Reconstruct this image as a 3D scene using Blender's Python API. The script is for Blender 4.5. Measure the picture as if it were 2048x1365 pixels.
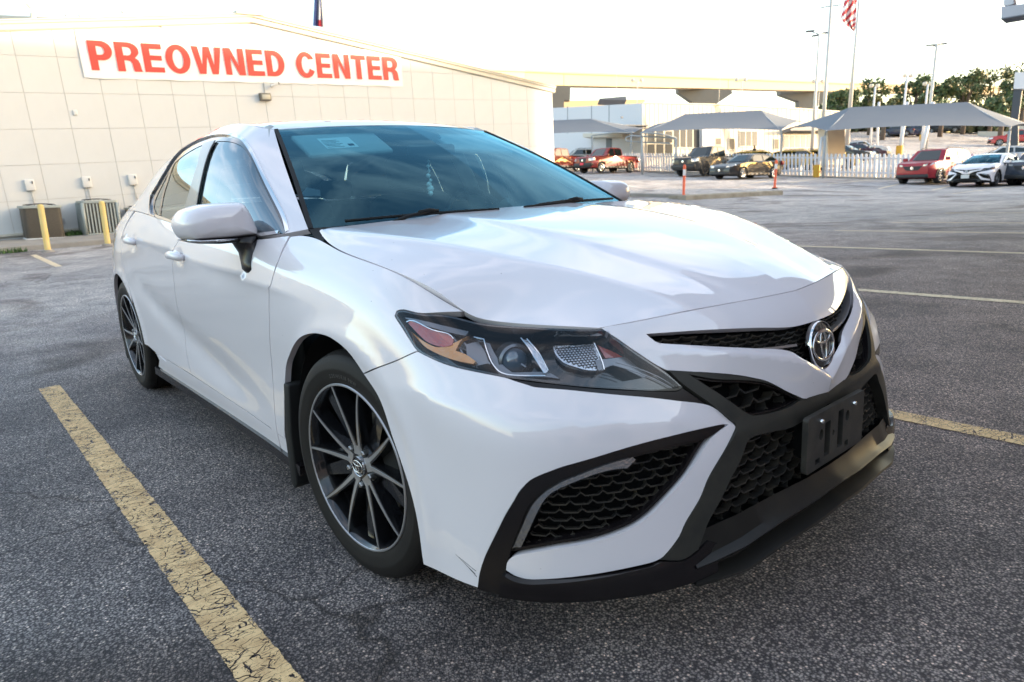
import bpy, bmesh, math, random
import numpy as np
from mathutils import Vector, Matrix
from mathutils.geometry import delaunay_2d_cdt
for o in list(bpy.data.objects): bpy.data.objects.remove(o)
SC=bpy.context.scene; COL=SC.collection
R_=math.radians; PI=math.pi
# ---------------------------------------------------------------- camera, sky, sun, exposure
cam_d=bpy.data.cameras.new('camera'); cam_o=bpy.data.objects.new('camera',cam_d); COL.objects.link(cam_o)
cam_o.location=(1.67525,-1.68761,1.08803); cam_o.rotation_euler=(1.3423389,0.0559187,0.8636618)
cam_d.sensor_width=36.0; cam_d.lens=1346.55/2048*36.0; cam_d.clip_start=0.05; cam_d.clip_end=3000
cam_d.dof.use_dof=True; cam_d.dof.focus_distance=2.05; cam_d.dof.aperture_fstop=6.3
SC.camera=cam_o
SUN_EL=R_(7.0); SUN_AZ=R_(40.0)      # azimuth from +Y towards +X
w=bpy.data.worlds.new('World'); SC.world=w; w.use_nodes=True
nt=w.node_tree; nt.nodes.clear()
out=nt.nodes.new('ShaderNodeOutputWorld'); bg=nt.nodes.new('ShaderNodeBackground'); sky=nt.nodes.new('ShaderNodeTexSky')
sky.sky_type='NISHITA'; sky.sun_disc=False; sky.sun_elevation=SUN_EL; sky.sun_rotation=SUN_AZ
sky.air_density=1.0; sky.dust_density=1.8; sky.ozone_density=1.0
tc=nt.nodes.new('ShaderNodeTexCoord'); mp=nt.nodes.new('ShaderNodeMapping'); mp.inputs['Scale'].default_value=(1.3,2.2,5.0); mp.inputs['Rotation'].default_value=(0,0,R_(35))
nz=nt.nodes.new('ShaderNodeTexNoise'); nz.inputs['Scale'].default_value=1.6; nz.inputs['Detail'].default_value=7; nz.inputs['Roughness'].default_value=.58; nz.inputs['Distortion'].default_value=.6
rp=nt.nodes.new('ShaderNodeValToRGB'); rp.color_ramp.elements[0].position=.46; rp.color_ramp.elements[1].position=.70
rp.color_ramp.elements[0].color=(0,0,0,1); rp.color_ramp.elements[1].color=(.26,.26,.26,1)
mx=nt.nodes.new('ShaderNodeMix'); mx.data_type='RGBA'; mx.inputs[7].default_value=(6.2,5.2,4.9,1)
nt.links.new(tc.outputs['Generated'],mp.inputs['Vector']); nt.links.new(mp.outputs['Vector'],nz.inputs['Vector']); nt.links.new(nz.outputs['Fac'],rp.inputs['Fac'])
nt.links.new(rp.outputs['Color'],mx.inputs[0]); nt.links.new(sky.outputs['Color'],mx.inputs[6]); nt.links.new(mx.outputs[2],bg.inputs['Color'])
bg.inputs['Strength'].default_value=0.15; nt.links.new(bg.outputs['Background'],out.inputs['Surface'])
sd=bpy.data.lights.new('sun','SUN'); sd.energy=2.0; sd.angle=R_(0.6); sd.color=(1.0,0.80,0.56)
so=bpy.data.objects.new('sun',sd); COL.objects.link(so)
sdir=Vector((math.sin(SUN_AZ)*math.cos(SUN_EL),math.cos(SUN_AZ)*math.cos(SUN_EL),math.sin(SUN_EL)))
so.rotation_euler=sdir.to_track_quat('Z','Y').to_euler(); so.location=(0,0,30)
vs=SC.view_settings; vs.view_transform='Standard'; vs.look='None'; vs.exposure=2.52; vs.gamma=1.0; vs.use_curve_mapping=False
CAM=np.array([1.67525356,-1.68761043,1.08802511]); FOC=1346.5497
CR=np.array([[0.6486426,-0.13680686,0.74869664],[0.75903829,0.18851627,-0.62315527],[-0.05588958,0.97249447,0.22612133]])
def at(px,py,d):
    """point seen d metres away (along the view axis) at pixel (px,py) of the 2048 px wide photograph"""
    return Vector(CAM+CR@np.array([(px-1024)/FOC*d,-(py-682.5)/FOC*d,-d]))
UPV=Vector((.0167,.0324,.9993)).normalized()
# ---------------------------------------------------------------- materials
def mat(name,base,rough=.5,metal=0.,coat=0.,spec=.5,emit=None,bump=None,var=None,alpha=None,coatr=.03,trans=0.):
    m=bpy.data.materials.new(name); m.use_nodes=True; n=m.node_tree.nodes; l=m.node_tree.links; b=n['Principled BSDF']
    b.inputs['Base Color'].default_value=(*base,1); b.inputs['Roughness'].default_value=rough; b.inputs['Metallic'].default_value=metal
    b.inputs['Coat Weight'].default_value=coat; b.inputs['Coat IOR'].default_value=1.75; b.inputs['Coat Roughness'].default_value=coatr; b.inputs['Specular IOR Level'].default_value=spec
    if trans: b.inputs['Transmission Weight'].default_value=trans
    if emit: b.inputs['Emission Color'].default_value=(*emit[:3],1); b.inputs['Emission Strength'].default_value=emit[3]
    co=n.new('ShaderNodeTexCoord')
    if var:   # (scale, amount, second colour)
        t=n.new('ShaderNodeTexNoise'); t.inputs['Scale'].default_value=var[0]; t.inputs['Detail'].default_value=6; t.inputs['Roughness'].default_value=.62
        r=n.new('ShaderNodeValToRGB'); r.color_ramp.elements[0].position=.35; r.color_ramp.elements[1].position=.7
        x=n.new('ShaderNodeMix'); x.data_type='RGBA'; x.inputs[6].default_value=(*base,1); x.inputs[7].default_value=(*var[2],1)
        k=n.new('ShaderNodeMath'); k.operation='MULTIPLY'; k.inputs[1].default_value=var[1]
        l.new(co.outputs['Object'],t.inputs['Vector']); l.new(t.outputs['Fac'],r.inputs['Fac']); l.new(r.outputs['Color'],k.inputs[0]); l.new(k.outputs[0],x.inputs[0]); l.new(x.outputs[2],b.inputs['Base Color'])
    if bump:  # (scale, strength, distance)
        t=n.new('ShaderNodeTexNoise'); t.inputs['Scale'].default_value=bump[0]; t.inputs['Detail'].default_value=4
        q=n.new('ShaderNodeBump'); q.inputs['Strength'].default_value=bump[1]; q.inputs['Distance'].default_value=bump[2]
        l.new(co.outputs['Object'],t.inputs['Vector']); l.new(t.outputs['Fac'],q.inputs['Height']); l.new(q.outputs['Normal'],b.inputs['Normal'])
    return m
def glass(name,tint,ior=1.5,rough=0.0,gl=(1,1,1),minr=0.):
    m=bpy.data.materials.new(name); m.use_nodes=True; n=m.node_tree.nodes; l=m.node_tree.links; n.clear()
    o=n.new('ShaderNodeOutputMaterial'); t=n.new('ShaderNodeBsdfTransparent'); g=n.new('ShaderNodeBsdfGlossy'); f=n.new('ShaderNodeFresnel'); x=n.new('ShaderNodeMixShader')
    t.inputs['Color'].default_value=(*tint,1); g.inputs['Roughness'].default_value=rough; g.inputs['Color'].default_value=(*gl,1); f.inputs['IOR'].default_value=ior
    if minr:
        a=n.new('ShaderNodeMath'); a.operation='ADD'; a.inputs[1].default_value=minr; a.use_clamp=True; l.new(f.outputs[0],a.inputs[0]); l.new(a.outputs[0],x.inputs[0])
    else: l.new(f.outputs[0],x.inputs[0])
    l.new(t.outputs[0],x.inputs[1]); l.new(g.outputs[0],x.inputs[2]); l.new(x.outputs[0],o.inputs['Surface'])
    return m
M={}
def paint(name,base,dirt=.10,coat=1.):
    m=mat(name,base,.40,0,coat,.25,coatr=.015)
    n=m.node_tree.nodes;l=m.node_tree.links;b=n['Principled BSDF'];co=[x for x in n if x.type=='TEX_COORD'][0]
    v=n.new('ShaderNodeTexVoronoi');v.inputs['Scale'].default_value=34;v.inputs['Randomness'].default_value=1
    c=n.new('ShaderNodeMath');c.operation='LESS_THAN';c.inputs[1].default_value=.042
    t=n.new('ShaderNodeTexNoise');t.inputs['Scale'].default_value=3.2;t.inputs['Detail'].default_value=5
    r=n.new('ShaderNodeMath');r.operation='GREATER_THAN';r.inputs[1].default_value=.55
    k=n.new('ShaderNodeMath');k.operation='MULTIPLY'
    x=n.new('ShaderNodeMix');x.data_type='RGBA';x.inputs[6].default_value=(*base,1);x.inputs[7].default_value=(.16,.13,.10,1)
    t2=n.new('ShaderNodeTexNoise');t2.inputs['Scale'].default_value=9;t2.inputs['Detail'].default_value=9;t2.inputs['Roughness'].default_value=.75
    rr=n.new('ShaderNodeMapRange');rr.inputs[1].default_value=.35;rr.inputs[2].default_value=.8;rr.inputs[3].default_value=.0;rr.inputs[4].default_value=.03
    l.new(co.outputs['Object'],v.inputs['Vector']);l.new(v.outputs['Distance'],c.inputs[0]);l.new(co.outputs['Object'],t.inputs['Vector']);l.new(t.outputs['Fac'],r.inputs[0])
    l.new(c.outputs[0],k.inputs[0]);l.new(r.outputs[0],k.inputs[1]);l.new(k.outputs[0],x.inputs[0]);l.new(x.outputs[2],b.inputs['Base Color'])
    l.new(co.outputs['Object'],t2.inputs['Vector']);l.new(t2.outputs['Fac'],rr.inputs[0]);l.new(rr.outputs[0],b.inputs['Coat Roughness'])
    return m
M['white']=paint('white_car_paint',(.74,.69,.71))
M['matte']=mat('dusty_black_plastic',(.028,.027,.024),.46,0,0,.28,var=(14,.5,(.060,.054,.042)),bump=(900,.25,.0006))
M['gloss']=mat('gloss_black_trim',(.012,.012,.013),.10,0,.6,.5)
M['satin']=mat('satin_black_trim',(.009,.007,.0075),.26,0,.0,.4)
M['splitter']=mat('splitter_plastic',(.013,.012,.011),.36,0,.0,.28,var=(9,.5,(.030,.027,.022)),bump=(500,.2,.0006))
M['rubber']=mat('black_rubber',(.012,.012,.012),.65,spec=.25)
M['dark']=mat('dark_cavity',(.006,.006,.006),.9,spec=.1)
M['mesh']=mat('grille_mesh_plastic',(.022,.021,.020),.38,var=(22,.7,(.075,.06,.042)))
M['chrome']=mat('bright_chrome',(.80,.80,.80),.06,1)
M['alu']=mat('machined_alloy',(.46,.45,.46),.38,.85,.2)
M['wblack']=mat('wheel_black',(.008,.008,.009),.16,0,.35)
M['tyre']=mat('tyre_rubber',(.012,.0105,.010),.60,spec=.2,var=(9,.5,(.024,.020,.017)),bump=(160,.15,.002))
M['ws']=glass('windscreen_glass',(.60,.92,.95),1.40,0,(.36,.80,1.0),.035)
M['sg']=glass('side_glass',(.22,.29,.30),1.8,0,(.80,.90,.96),.12)
M['lens']=glass('lamp_lens',(.95,.96,.97),1.42)
M['amber']=mat('amber_reflector',(.85,.30,.015),.22,0,1.,var=(60,.7,(.75,.38,.10)),bump=(220,.5,.002))
M['redplastic']=mat('red_reflector',(.55,.05,.03),.25,0,1.,var=(50,.6,(.30,.10,.09)),bump=(200,.5,.002))
M['lampblack']=mat('lamp_housing_black',(.006,.0045,.006),.12,0,.5)
M['lampgrey']=mat('lamp_housing_grey',(.20,.21,.23),.25,.7)
M['lampclear']=mat('lamp_reflector',(.58,.59,.62),.15,1,bump=(130,.5,.003))
M['steel']=mat('brushed_steel',(.35,.34,.33),.38,1)
M['seat']=mat('charcoal_seat_fabric',(.085,.09,.10),.85)
M['dash']=mat('dashboard_plastic',(.17,.185,.19),.75)
M['liner']=mat('headliner_grey',(.40,.43,.43),.9)
M['label']=mat('visor_label',(.75,.78,.76),.7)
M['bracket']=mat('dusty_plate_bracket',(.020,.019,.018),.5,var=(16,.8,(.065,.057,.045)),bump=(500,.25,.0008))
# ---------------------------------------------------------------- object helpers
def link(o,parent=None,mx_=None):
    COL.objects.link(o)
    if parent is not None: o.parent=parent
    return o
def tag(o,label=None,cat=None,group=None,kind=None):
    if label: o['label']=label
    if cat: o['category']=cat
    if group: o['group']=group
    if kind: o['kind']=kind
    return o
def empty(name,label,cat,loc=(0,0,0),group=None,rot=None,up=False,yaw=0.):
    o=bpy.data.objects.new(name,None); COL.objects.link(o); o.empty_display_size=.2
    if up:
        h=Vector((math.cos(yaw),math.sin(yaw),0)); y=UPV.cross(h).normalized(); x=y.cross(UPV).normalized()
        m=Matrix((x,y,UPV)).transposed().to_4x4(); m.translation=Vector(loc); o.matrix_world=m
    else:
        o.location=loc; o.rotation_euler=(0,0,yaw) if rot is None else rot
    return tag(o,label,cat,group)
def mesh_obj(name,V,F,m,parent=None,smooth=False,normals=None,kind=None):
    me=bpy.data.meshes.new(name); me.from_pydata([tuple(map(float,v)) for v in V],[],[tuple(int(i) for i in f) for f in F]); me.update()
    if m is not None:
        for k in (m if isinstance(m,(list,tuple)) else [m]): me.materials.append(k)
    if smooth or normals is not None: me.polygons.foreach_set('use_smooth',[True]*len(me.polygons))
    if normals is not None: me.normals_split_custom_set(normals)
    o=bpy.data.objects.new(name,me); link(o,parent)
    if kind: o['kind']=kind
    return o
class MB:
    def __init__(s): s.V=[];s.F=[]
    def add(s,V,F): b=len(s.V); s.V+=[tuple(v) for v in V]; s.F+=[tuple(b+i for i in f) for f in F]; return s
    def box(s,x0,x1,y0,y1,z0,z1,mt=None):
        v=[Vector((x,y,z)) for z in (z0,z1) for y in (y0,y1) for x in (x0,x1)]
        if mt is not None: v=[mt@a for a in v]
        return s.add(v,[(0,2,3,1),(4,5,7,6),(0,1,5,4),(2,6,7,3),(0,4,6,2),(1,3,7,5)])
    def tube(s,pts,r,n=8,closed=False,flat=1.,cap=True):
        pts=[Vector(p) for p in pts]; N=len(pts); rr=r if isinstance(r,(list,tuple)) else [r]*N; V=[];up=None
        for i,p in enumerate(pts):
            if closed: t=(pts[(i+1)%N]-pts[i-1])
            else: t=(pts[min(i+1,N-1)]-pts[max(i-1,0)])
            t.normalize()
            a=up if up is not None else (Vector((0,0,1)) if abs(t.z)<.9 else Vector((1,0,0)))
            b=t.cross(a).normalized(); a=b.cross(t).normalized(); up=a
            for k in range(n): th=2*PI*k/n; V.append(p+(b*math.cos(th)+a*math.sin(th)*flat)*rr[i])
        F=[]
        for i in range(N if closed else N-1):
            j=(i+1)%N
            for k in range(n): F.append((i*n+k,i*n+(k+1)%n,j*n+(k+1)%n,j*n+k))
        if not closed and cap: F.append(tuple(range(n))[::-1]); F.append(tuple((N-1)*n+k for k in range(n)))
        return s.add(V,F)
    def lathe(s,prof,n=48,axis='y',c=(0,0,0),closed=False,a0=0.,a1=2*PI):
        """prof: (radius, offset along axis)"""
        V=[];full=abs(a1-a0-2*PI)<1e-6; nn=n if full else n+1
        for k in range(nn):
            th=a0+(a1-a0)*k/n; cs,sn=math.cos(th),math.sin(th)
            for r,h in prof:
                if axis=='y': V.append((c[0]+r*cs,c[1]+h,c[2]+r*sn))
                elif axis=='z': V.append((c[0]+r*cs,c[1]+r*sn,c[2]+h))
                else: V.append((c[0]+h,c[1]+r*cs,c[2]+r*sn))
        P=len(prof);F=[]
        for k in range(n):
            k2=(k+1)%nn
            for i in range(P if closed else P-1):
                j=(i+1)%P; F.append((k*P+i,k*P+j,k2*P+j,k2*P+i))
        return s.add(V,F)
    def obj(s,name,m,parent=None,smooth=False,kind=None): return mesh_obj(name,s.V,s.F,m,parent,smooth,kind=kind)
def autosmooth(o,deg=35):
    me=o.data; bm=bmesh.new(); bm.from_mesh(me); bmesh.ops.recalc_face_normals(bm,faces=bm.faces)
    for f in bm.faces: f.smooth=True
    c=math.radians(deg)
    for e in bm.edges:
        if len(e.link_faces)==2 and e.calc_face_angle(0)>c: e.smooth=False
    bm.to_mesh(me); bm.free(); return o
def flipfix(o):
    bm=bmesh.new(); bm.from_mesh(o.data); bmesh.ops.recalc_face_normals(bm,faces=bm.faces); bm.to_mesh(o.data); bm.free(); return o
def bevel(o,w,seg=2,deg=30):
    m=o.modifiers.new('bevel','BEVEL'); m.width=w; m.segments=seg; m.limit_method='ANGLE'; m.angle_limit=R_(deg); m.harden_normals=False
    for p in o.data.polygons: p.use_smooth=True
    return o
def copy_tree(o,parent=None):
    c=o.copy(); COL.objects.link(c)
    if parent is not None: c.parent=parent; c.matrix_parent_inverse=o.matrix_parent_inverse.copy()
    for ch in [k for k in bpy.data.objects if k.parent is o]: copy_tree(ch,c)
    return c
# ---------------------------------------------------------------- polygons cut out of smooth surfaces
def inside(P,poly):
    x,y=P[:,0],P[:,1]; r=np.zeros(len(P),bool); n=len(poly)
    for i in range(n):
        x0,y0=poly[i]; x1,y1=poly[(i+1)%n]
        if y0==y1: continue
        m=((y0>y)!=(y1>y))&(x<(x1-x0)*(y-y0)/(y1-y0)+x0); r^=m
    return r
def cdt(loops,pts=(),lines=()):
    V=[];E=[]
    for L in loops:
        b=len(V); V+=[Vector((float(a),float(c))) for a,c in L]; E+=[(b+i,b+(i+1)%len(L)) for i in range(len(L))]
    for q in lines:
        b=len(V); V+=[Vector((float(a),float(c))) for a,c in q]; E+=[(b+i,b+i+1) for i in range(len(q)-1)]
    V+=[Vector((float(a),float(c))) for a,c in pts]
    r=delaunay_2d_cdt(V,E,[],0,1e-7); v=np.array([tuple(a) for a in r[0]]); f=[t for t in r[2] if len(t)==3]
    if not f: return v,[]
    f=np.array(f); c=v[f].mean(1); k=inside(c,np.array(loops[0]))
    for h in loops[1:]: k&=~inside(c,np.array(h))
    f=f[k]; a=v[f]; ar=(a[:,1,0]-a[:,0,0])*(a[:,2,1]-a[:,0,1])-(a[:,2,0]-a[:,0,0])*(a[:,1,1]-a[:,0,1])
    f[ar<0]=f[ar<0][:,::-1]; return v,f[abs(ar)>1e-12]
# ---------------------------------------------------------------- smooth body surfaces
def bs(t,n):
    """weights (len(t) x n) of a uniform cubic B-spline that ends on its first and last control point"""
    t=np.clip(np.asarray(t,float),0,n-1);i=np.minimum(t.astype(int),n-2);f=t-i
    W=np.zeros((len(t),n+2));r=np.arange(len(t))
    for k,w in enumerate(((1-f)**3/6,(3*f**3-6*f*f+4)/6,(-3*f**3+3*f*f+3*f+1)/6,f**3/6)): W[r,i+k]+=w
    W[:,1]+=2*W[:,0];W[:,2]-=W[:,0];W[:,-2]+=2*W[:,-1];W[:,-3]-=W[:,-1]
    return W[:,1:-1]
class Surf:
    def __init__(s,G,disp=None): s.G=np.array(G,float);s.M,s.N=s.G.shape[:2];s.disp=disp
    def base(s,u,v): return np.einsum('ki,kj,ijc->kc',bs(u,s.M),bs(v,s.N),s.G)
    def nrm0(s,u,v,h=2e-3):
        u=np.asarray(u,float);v=np.asarray(v,float)
        du=s.base(np.minimum(u+h,s.M-1),v)-s.base(np.maximum(u-h,0),v);dv=s.base(u,np.minimum(v+h,s.N-1))-s.base(u,np.maximum(v-h,0))
        n=np.cross(du,dv);return n/np.maximum(np.linalg.norm(n,axis=1),1e-12)[:,None]
    def p(s,u,v):
        u=np.asarray(u,float);v=np.asarray(v,float);P=s.base(u,v)
        if s.disp is not None: P=P+s.nrm0(u,v)*s.disp(u,v,P)[:,None]
        return P
    def n(s,u,v,h=4e-3):
        u=np.asarray(u,float);v=np.asarray(v,float)
        du=s.p(np.minimum(u+h,s.M-1),v)-s.p(np.maximum(u-h,0),v);dv=s.p(u,np.minimum(v+h,s.N-1))-s.p(u,np.maximum(v-h,0))
        n=np.cross(du,dv);return n/np.maximum(np.linalg.norm(n,axis=1),1e-12)[:,None]
# x, w(=|y|), z   bottom -> top (9 rows) ; front centre -> rear centre
A=[
[(.935,0,.205),(.930,0,.28),(.920,0,.38),(.912,0,.48),(.905,0,.56),(.900,0,.63),(.886,0,.70),(.858,0,.742),(.818,0,.776)],
[(.932,.13,.205),(.927,.13,.28),(.918,.13,.38),(.910,.13,.48),(.902,.13,.56),(.893,.13,.63),(.878,.13,.70),(.850,.13,.742),(.808,.13,.778)],
[(.925,.26,.205),(.918,.26,.28),(.912,.26,.38),(.905,.26,.48),(.888,.26,.56),(.866,.26,.63),(.850,.26,.70),(.820,.26,.745),(.780,.26,.778)],
[(.915,.39,.205),(.908,.385,.28),(.902,.38,.38),(.893,.38,.48),(.866,.38,.57),(.836,.38,.64),(.806,.38,.70),(.783,.38,.745),(.750,.39,.777)],
[(.898,.51,.20),(.882,.50,.28),(.875,.49,.38),(.862,.49,.48),(.825,.49,.575),(.790,.49,.65),(.762,.49,.70),(.745,.495,.745),(.722,.50,.773)],
[(.850,.625,.20),(.840,.615,.28),(.828,.61,.38),(.812,.605,.48),(.782,.605,.575),(.750,.605,.65),(.722,.605,.705),(.702,.60,.74),(.672,.60,.765)],
[(.758,.755,.195),(.755,.745,.28),(.752,.748,.38),(.742,.747,.48),(.722,.745,.57),(.682,.722,.65),(.650,.695,.71),(.630,.675,.745),(.606,.655,.771)],
[(.640,.842,.183),(.645,.835,.28),(.648,.838,.38),(.645,.838,.48),(.624,.838,.57),(.582,.815,.65),(.545,.778,.715),(.528,.745,.752),(.510,.705,.775)],
[(.530,.885,.180),(.530,.882,.28),(.520,.88,.38),(.508,.884,.48),(.490,.884,.57),(.458,.873,.65),(.425,.845,.715),(.417,.807,.755),(.405,.762,.786)],
[(.380,.905,.172),(.380,.903,.28),(.370,.902,.38),(.360,.901,.48),(.340,.901,.57),(.320,.900,.66),(.290,.888,.75),(.270,.860,.825),(.252,.815,.879)],
[(.180,.912,.18),(.180,.912,.28),(.180,.912,.38),(.180,.913,.48),(.170,.914,.58),(.160,.913,.68),(.140,.902,.78),(.120,.876,.858),(.100,.828,.908)],
[(-.10,.912,.18),(-.10,.913,.28),(-.10,.914,.38),(-.10,.914,.48),(-.10,.916,.59),(-.10,.917,.70),(-.10,.908,.80),(-.10,.882,.880),(-.10,.830,.932)],
[(-.30,.905,.18),(-.30,.908,.28),(-.30,.908,.38),(-.30,.908,.49),(-.30,.911,.60),(-.30,.916,.71),(-.30,.911,.82),(-.30,.884,.905),(-.27,.805,.968)],
[(-.45,.895,.18),(-.45,.903,.28),(-.45,.903,.38),(-.45,.902,.50),(-.45,.908,.61),(-.45,.915,.73),(-.45,.914,.83),(-.44,.894,.91),(-.42,.825,.975)],
[(-.62,.885,.18),(-.62,.900,.28),(-.62,.898,.38),(-.62,.897,.50),(-.62,.905,.62),(-.62,.915,.74),(-.62,.917,.84),(-.62,.900,.91),(-.62,.868,.950)],
[(-1.0,.880,.18),(-1.0,.900,.28),(-1.0,.890,.38),(-1.0,.892,.50),(-1.0,.903,.62),(-1.0,.915,.74),(-1.0,.918,.85),(-1.0,.900,.92),(-1.0,.870,.962)],
[(-1.5,.880,.18),(-1.5,.900,.28),(-1.5,.885,.38),(-1.5,.888,.50),(-1.5,.902,.63),(-1.5,.915,.76),(-1.5,.918,.87),(-1.5,.898,.95),(-1.5,.865,.99)],
[(-2.0,.882,.18),(-2.0,.900,.28),(-2.0,.890,.38),(-2.0,.893,.50),(-2.0,.904,.63),(-2.0,.914,.77),(-2.0,.914,.88),(-2.0,.892,.97),(-2.0,.855,1.035)],
[(-2.4,.888,.18),(-2.4,.903,.28),(-2.4,.903,.38),(-2.4,.905,.50),(-2.4,.912,.64),(-2.4,.917,.78),(-2.4,.908,.90),(-2.4,.875,1.0),(-2.4,.83,1.06)],
[(-2.82,.900,.20),(-2.82,.905,.28),(-2.82,.907,.38),(-2.82,.910,.50),(-2.82,.914,.64),(-2.82,.910,.78),(-2.82,.887,.91),(-2.82,.845,1.0),(-2.82,.79,1.065)],
[(-3.2,.875,.22),(-3.2,.88,.30),(-3.2,.888,.40),(-3.2,.888,.50),(-3.2,.885,.64),(-3.2,.868,.78),(-3.2,.838,.90),(-3.2,.79,1.0),(-3.2,.73,1.065)],
[(-3.53,.80,.24),(-3.53,.815,.32),(-3.53,.82,.42),(-3.53,.82,.52),(-3.51,.815,.65),(-3.50,.80,.78),(-3.50,.775,.90),(-3.48,.73,1.0),(-3.46,.66,1.06)],
[(-3.78,.60,.25),(-3.80,.62,.33),(-3.82,.63,.43),(-3.82,.63,.53),(-3.80,.63,.65),(-3.78,.62,.78),(-3.77,.61,.90),(-3.74,.57,1.0),(-3.70,.52,1.05)],
[(-3.86,.3,.25),(-3.88,.3,.33),(-3.90,.32,.43),(-3.90,.32,.53),(-3.88,.32,.65),(-3.86,.32,.78),(-3.84,.32,.90),(-3.81,.30,1.0),(-3.76,.26,1.05)],
[(-3.87,0,.25),(-3.89,0,.33),(-3.91,0,.43),(-3.91,0,.53),(-3.89,0,.65),(-3.87,0,.78),(-3.85,0,.90),(-3.82,0,1.0),(-3.77,0,1.05)],
]
# hood: rows rear -> front, each centre -> gap
def tab(x,t): return float(np.interp(x,[p[0] for p in t],[p[1] for p in t]))
WA=[(-.4,.335),(.01,.328),(.2,.315),(.393,.282),(.568,.236),(.671,.20),(.76,.175),(.82,.165)]
ZA=[(-.4,1.008),(-.34,1.003),(.01,.977),(.225,.943),(.393,.911),(.568,.863),(.671,.83),(.76,.795),(.80,.779)]
WB=[(-.4,.76),(-.3,.762),(-.058,.746),(.078,.70),(.205,.648),(.333,.594),(.497,.508),(.645,.424),(.72,.385),(.77,.36)]
ZB=[(-.4,.99),(-.3,.987),(-.058,.969),(.078,.955),(.205,.935),(.333,.908),(.497,.869),(.645,.822),(.72,.793),(.765,.777)]
ZC=[(-.4,1.012),(-.335,1.008),(0,.983),(.225,.952),(.4,.917),(.568,.875),(.68,.838),(.76,.804),(.82,.776)]
EDGE=[(-.305,.785,.981),(-.20,.815,.950),(-.05,.830,.926),(.10,.828,.908),(.24,.817,.880),(.345,.793,.848),(.405,.762,.786),(.470,.722,.776),(.560,.683,.773),(.625,.640,.770),(.672,.60,.765)]
XC=[-.335,-.20,-.05,.11,.26,.40,.51,.61,.69,.755,.818]
H=[]
for k,(xc,(xe,we,ze)) in enumerate(zip(XC,EDGE)):
    r=[]
    if k==len(XC)-1:
        gx=[(0,.818),(.13,.808),(.26,.780),(.39,.750),(.50,.722),(.60,.672)];gz=[(0,.776),(.13,.778),(.26,.778),(.39,.777),(.50,.773),(.60,.765)]
        for w in (0,.09,.14,.165,.19,.26,.33,.365,.40,.50,.60): r.append((tab(w,gx),w,tab(w,gz)))
    else:
        f=lambda w: xc+(xe-xc)*(w/we)**2
        wa=tab(xc,WA);wb=min(tab(xc-.03,WB),we-.035)
        xb=f(wb);wb=min(tab(xb,WB),we-.035);xb=f(wb);wa=tab(f(wa),WA);xa=f(wa)
        za=tab(xa,ZA);zb=tab(xb,ZB)
        if k==0: zb=.986
        wm=(wa+wb)/2;xm=f(wm);dip=.004 if 0<k<8 else .001
        zm=(za+zb)/2-dip
        sb=(zb-zm)/(wb-wm);sg=(ze-zb)/(we-wb)
        d1=.028;d2=min(.03,(we-wb)*.5)
        hb=.006
        r=[(xc,0,tab(xc,ZC)),(f(wa*.5),wa*.5,tab(f(wa*.5),ZC)-.0015),(f(wa-.03),wa-.03,za+.004),(xa,wa,za+.002),(f(wa+.03),wa+.03,za-.005),
           (xm,wm,zm),(f(wb-d1),wb-d1,zb-sb*d1+.001),(xb,wb,zb+hb*.6),(f(wb+d2),wb+d2,zb+sg*d2+.001),(f((wb+we)/2+d2/2),(wb+we)/2+d2/2,zb+sg*((we-wb)/2+d2/2)+.006),(xe,we,ze)]
    H.append(r)
A=np.array(A);H=np.array(H)
# side greenhouse: columns front->rear ; rows belt->roof edge
def lerp(a,b,t): return [a[i]+(b[i]-a[i])*t for i in range(3)]
G=[
[(-.418,.768,.985),(-.63,.710,1.105),(-.86,.640,1.225),(-1.02,.588,1.31),(-1.128,.550,1.359)],
[(-.52,.858,.966),(-.74,.812,1.10),(-.94,.742,1.235),(-1.09,.665,1.325),(-1.21,.590,1.378)],
[(-.80,.868,.955),(-.95,.825,1.10),(-1.10,.758,1.25),(-1.22,.692,1.34),(-1.30,.592,1.398)],
[(-1.1,.870,.967),(-1.20,.828,1.11),(-1.28,.765,1.26),(-1.35,.698,1.352),(-1.40,.592,1.411)],
[(-1.5,.865,.99),(-1.52,.825,1.125),(-1.55,.765,1.27),(-1.57,.698,1.362),(-1.58,.590,1.420)],
[(-2.0,.855,1.035),(-1.96,.815,1.15),(-1.92,.758,1.27),(-1.88,.695,1.355),(-1.86,.590,1.414)],
[(-2.4,.83,1.06),(-2.34,.80,1.15),(-2.28,.748,1.25),(-2.22,.69,1.325),(-2.15,.585,1.392)],
[(-2.82,.79,1.065),(-2.74,.755,1.13),(-2.64,.71,1.215),(-2.54,.66,1.28),(-2.42,.570,1.345)],
[(-3.15,.735,1.065),(-3.04,.70,1.11),(-2.90,.65,1.17),(-2.77,.60,1.235),(-2.64,.545,1.29)],
]
G=np.array(G)
# windshield: rows base->top, columns centre->edge
Wn=[]
base=[(-.27,0,.985),(-.285,.2,.985),(-.315,.4,.985),(-.36,.6,.985),(-.418,.768,.985)]
top=[(-1.015,0,1.372),(-1.03,.15,1.371),(-1.05,.29,1.369),(-1.083,.42,1.365),(-1.128,.55,1.359)]
for k in range(5):
    t=k/4;Wn.append([tuple(np.array(lerp(a,b,t))+np.array([.018,0,.028])*4*t*(1-t)*(.9 if i<4 else .45)) for i,(a,b) in enumerate(zip(base,top))])
Wn=np.array(Wn)
rt=[]
xs=[(-1.128,1.0),(-1.30,0),(-1.58,0),(-1.86,0),(-2.15,0),(-2.42,0),(-2.64,0)]
edge=[(-1.128,.55,1.359),(-1.30,.592,1.398),(-1.58,.590,1.420),(-1.86,.590,1.414),(-2.15,.585,1.392),(-2.42,.570,1.345),(-2.64,.545,1.29)]
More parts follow.
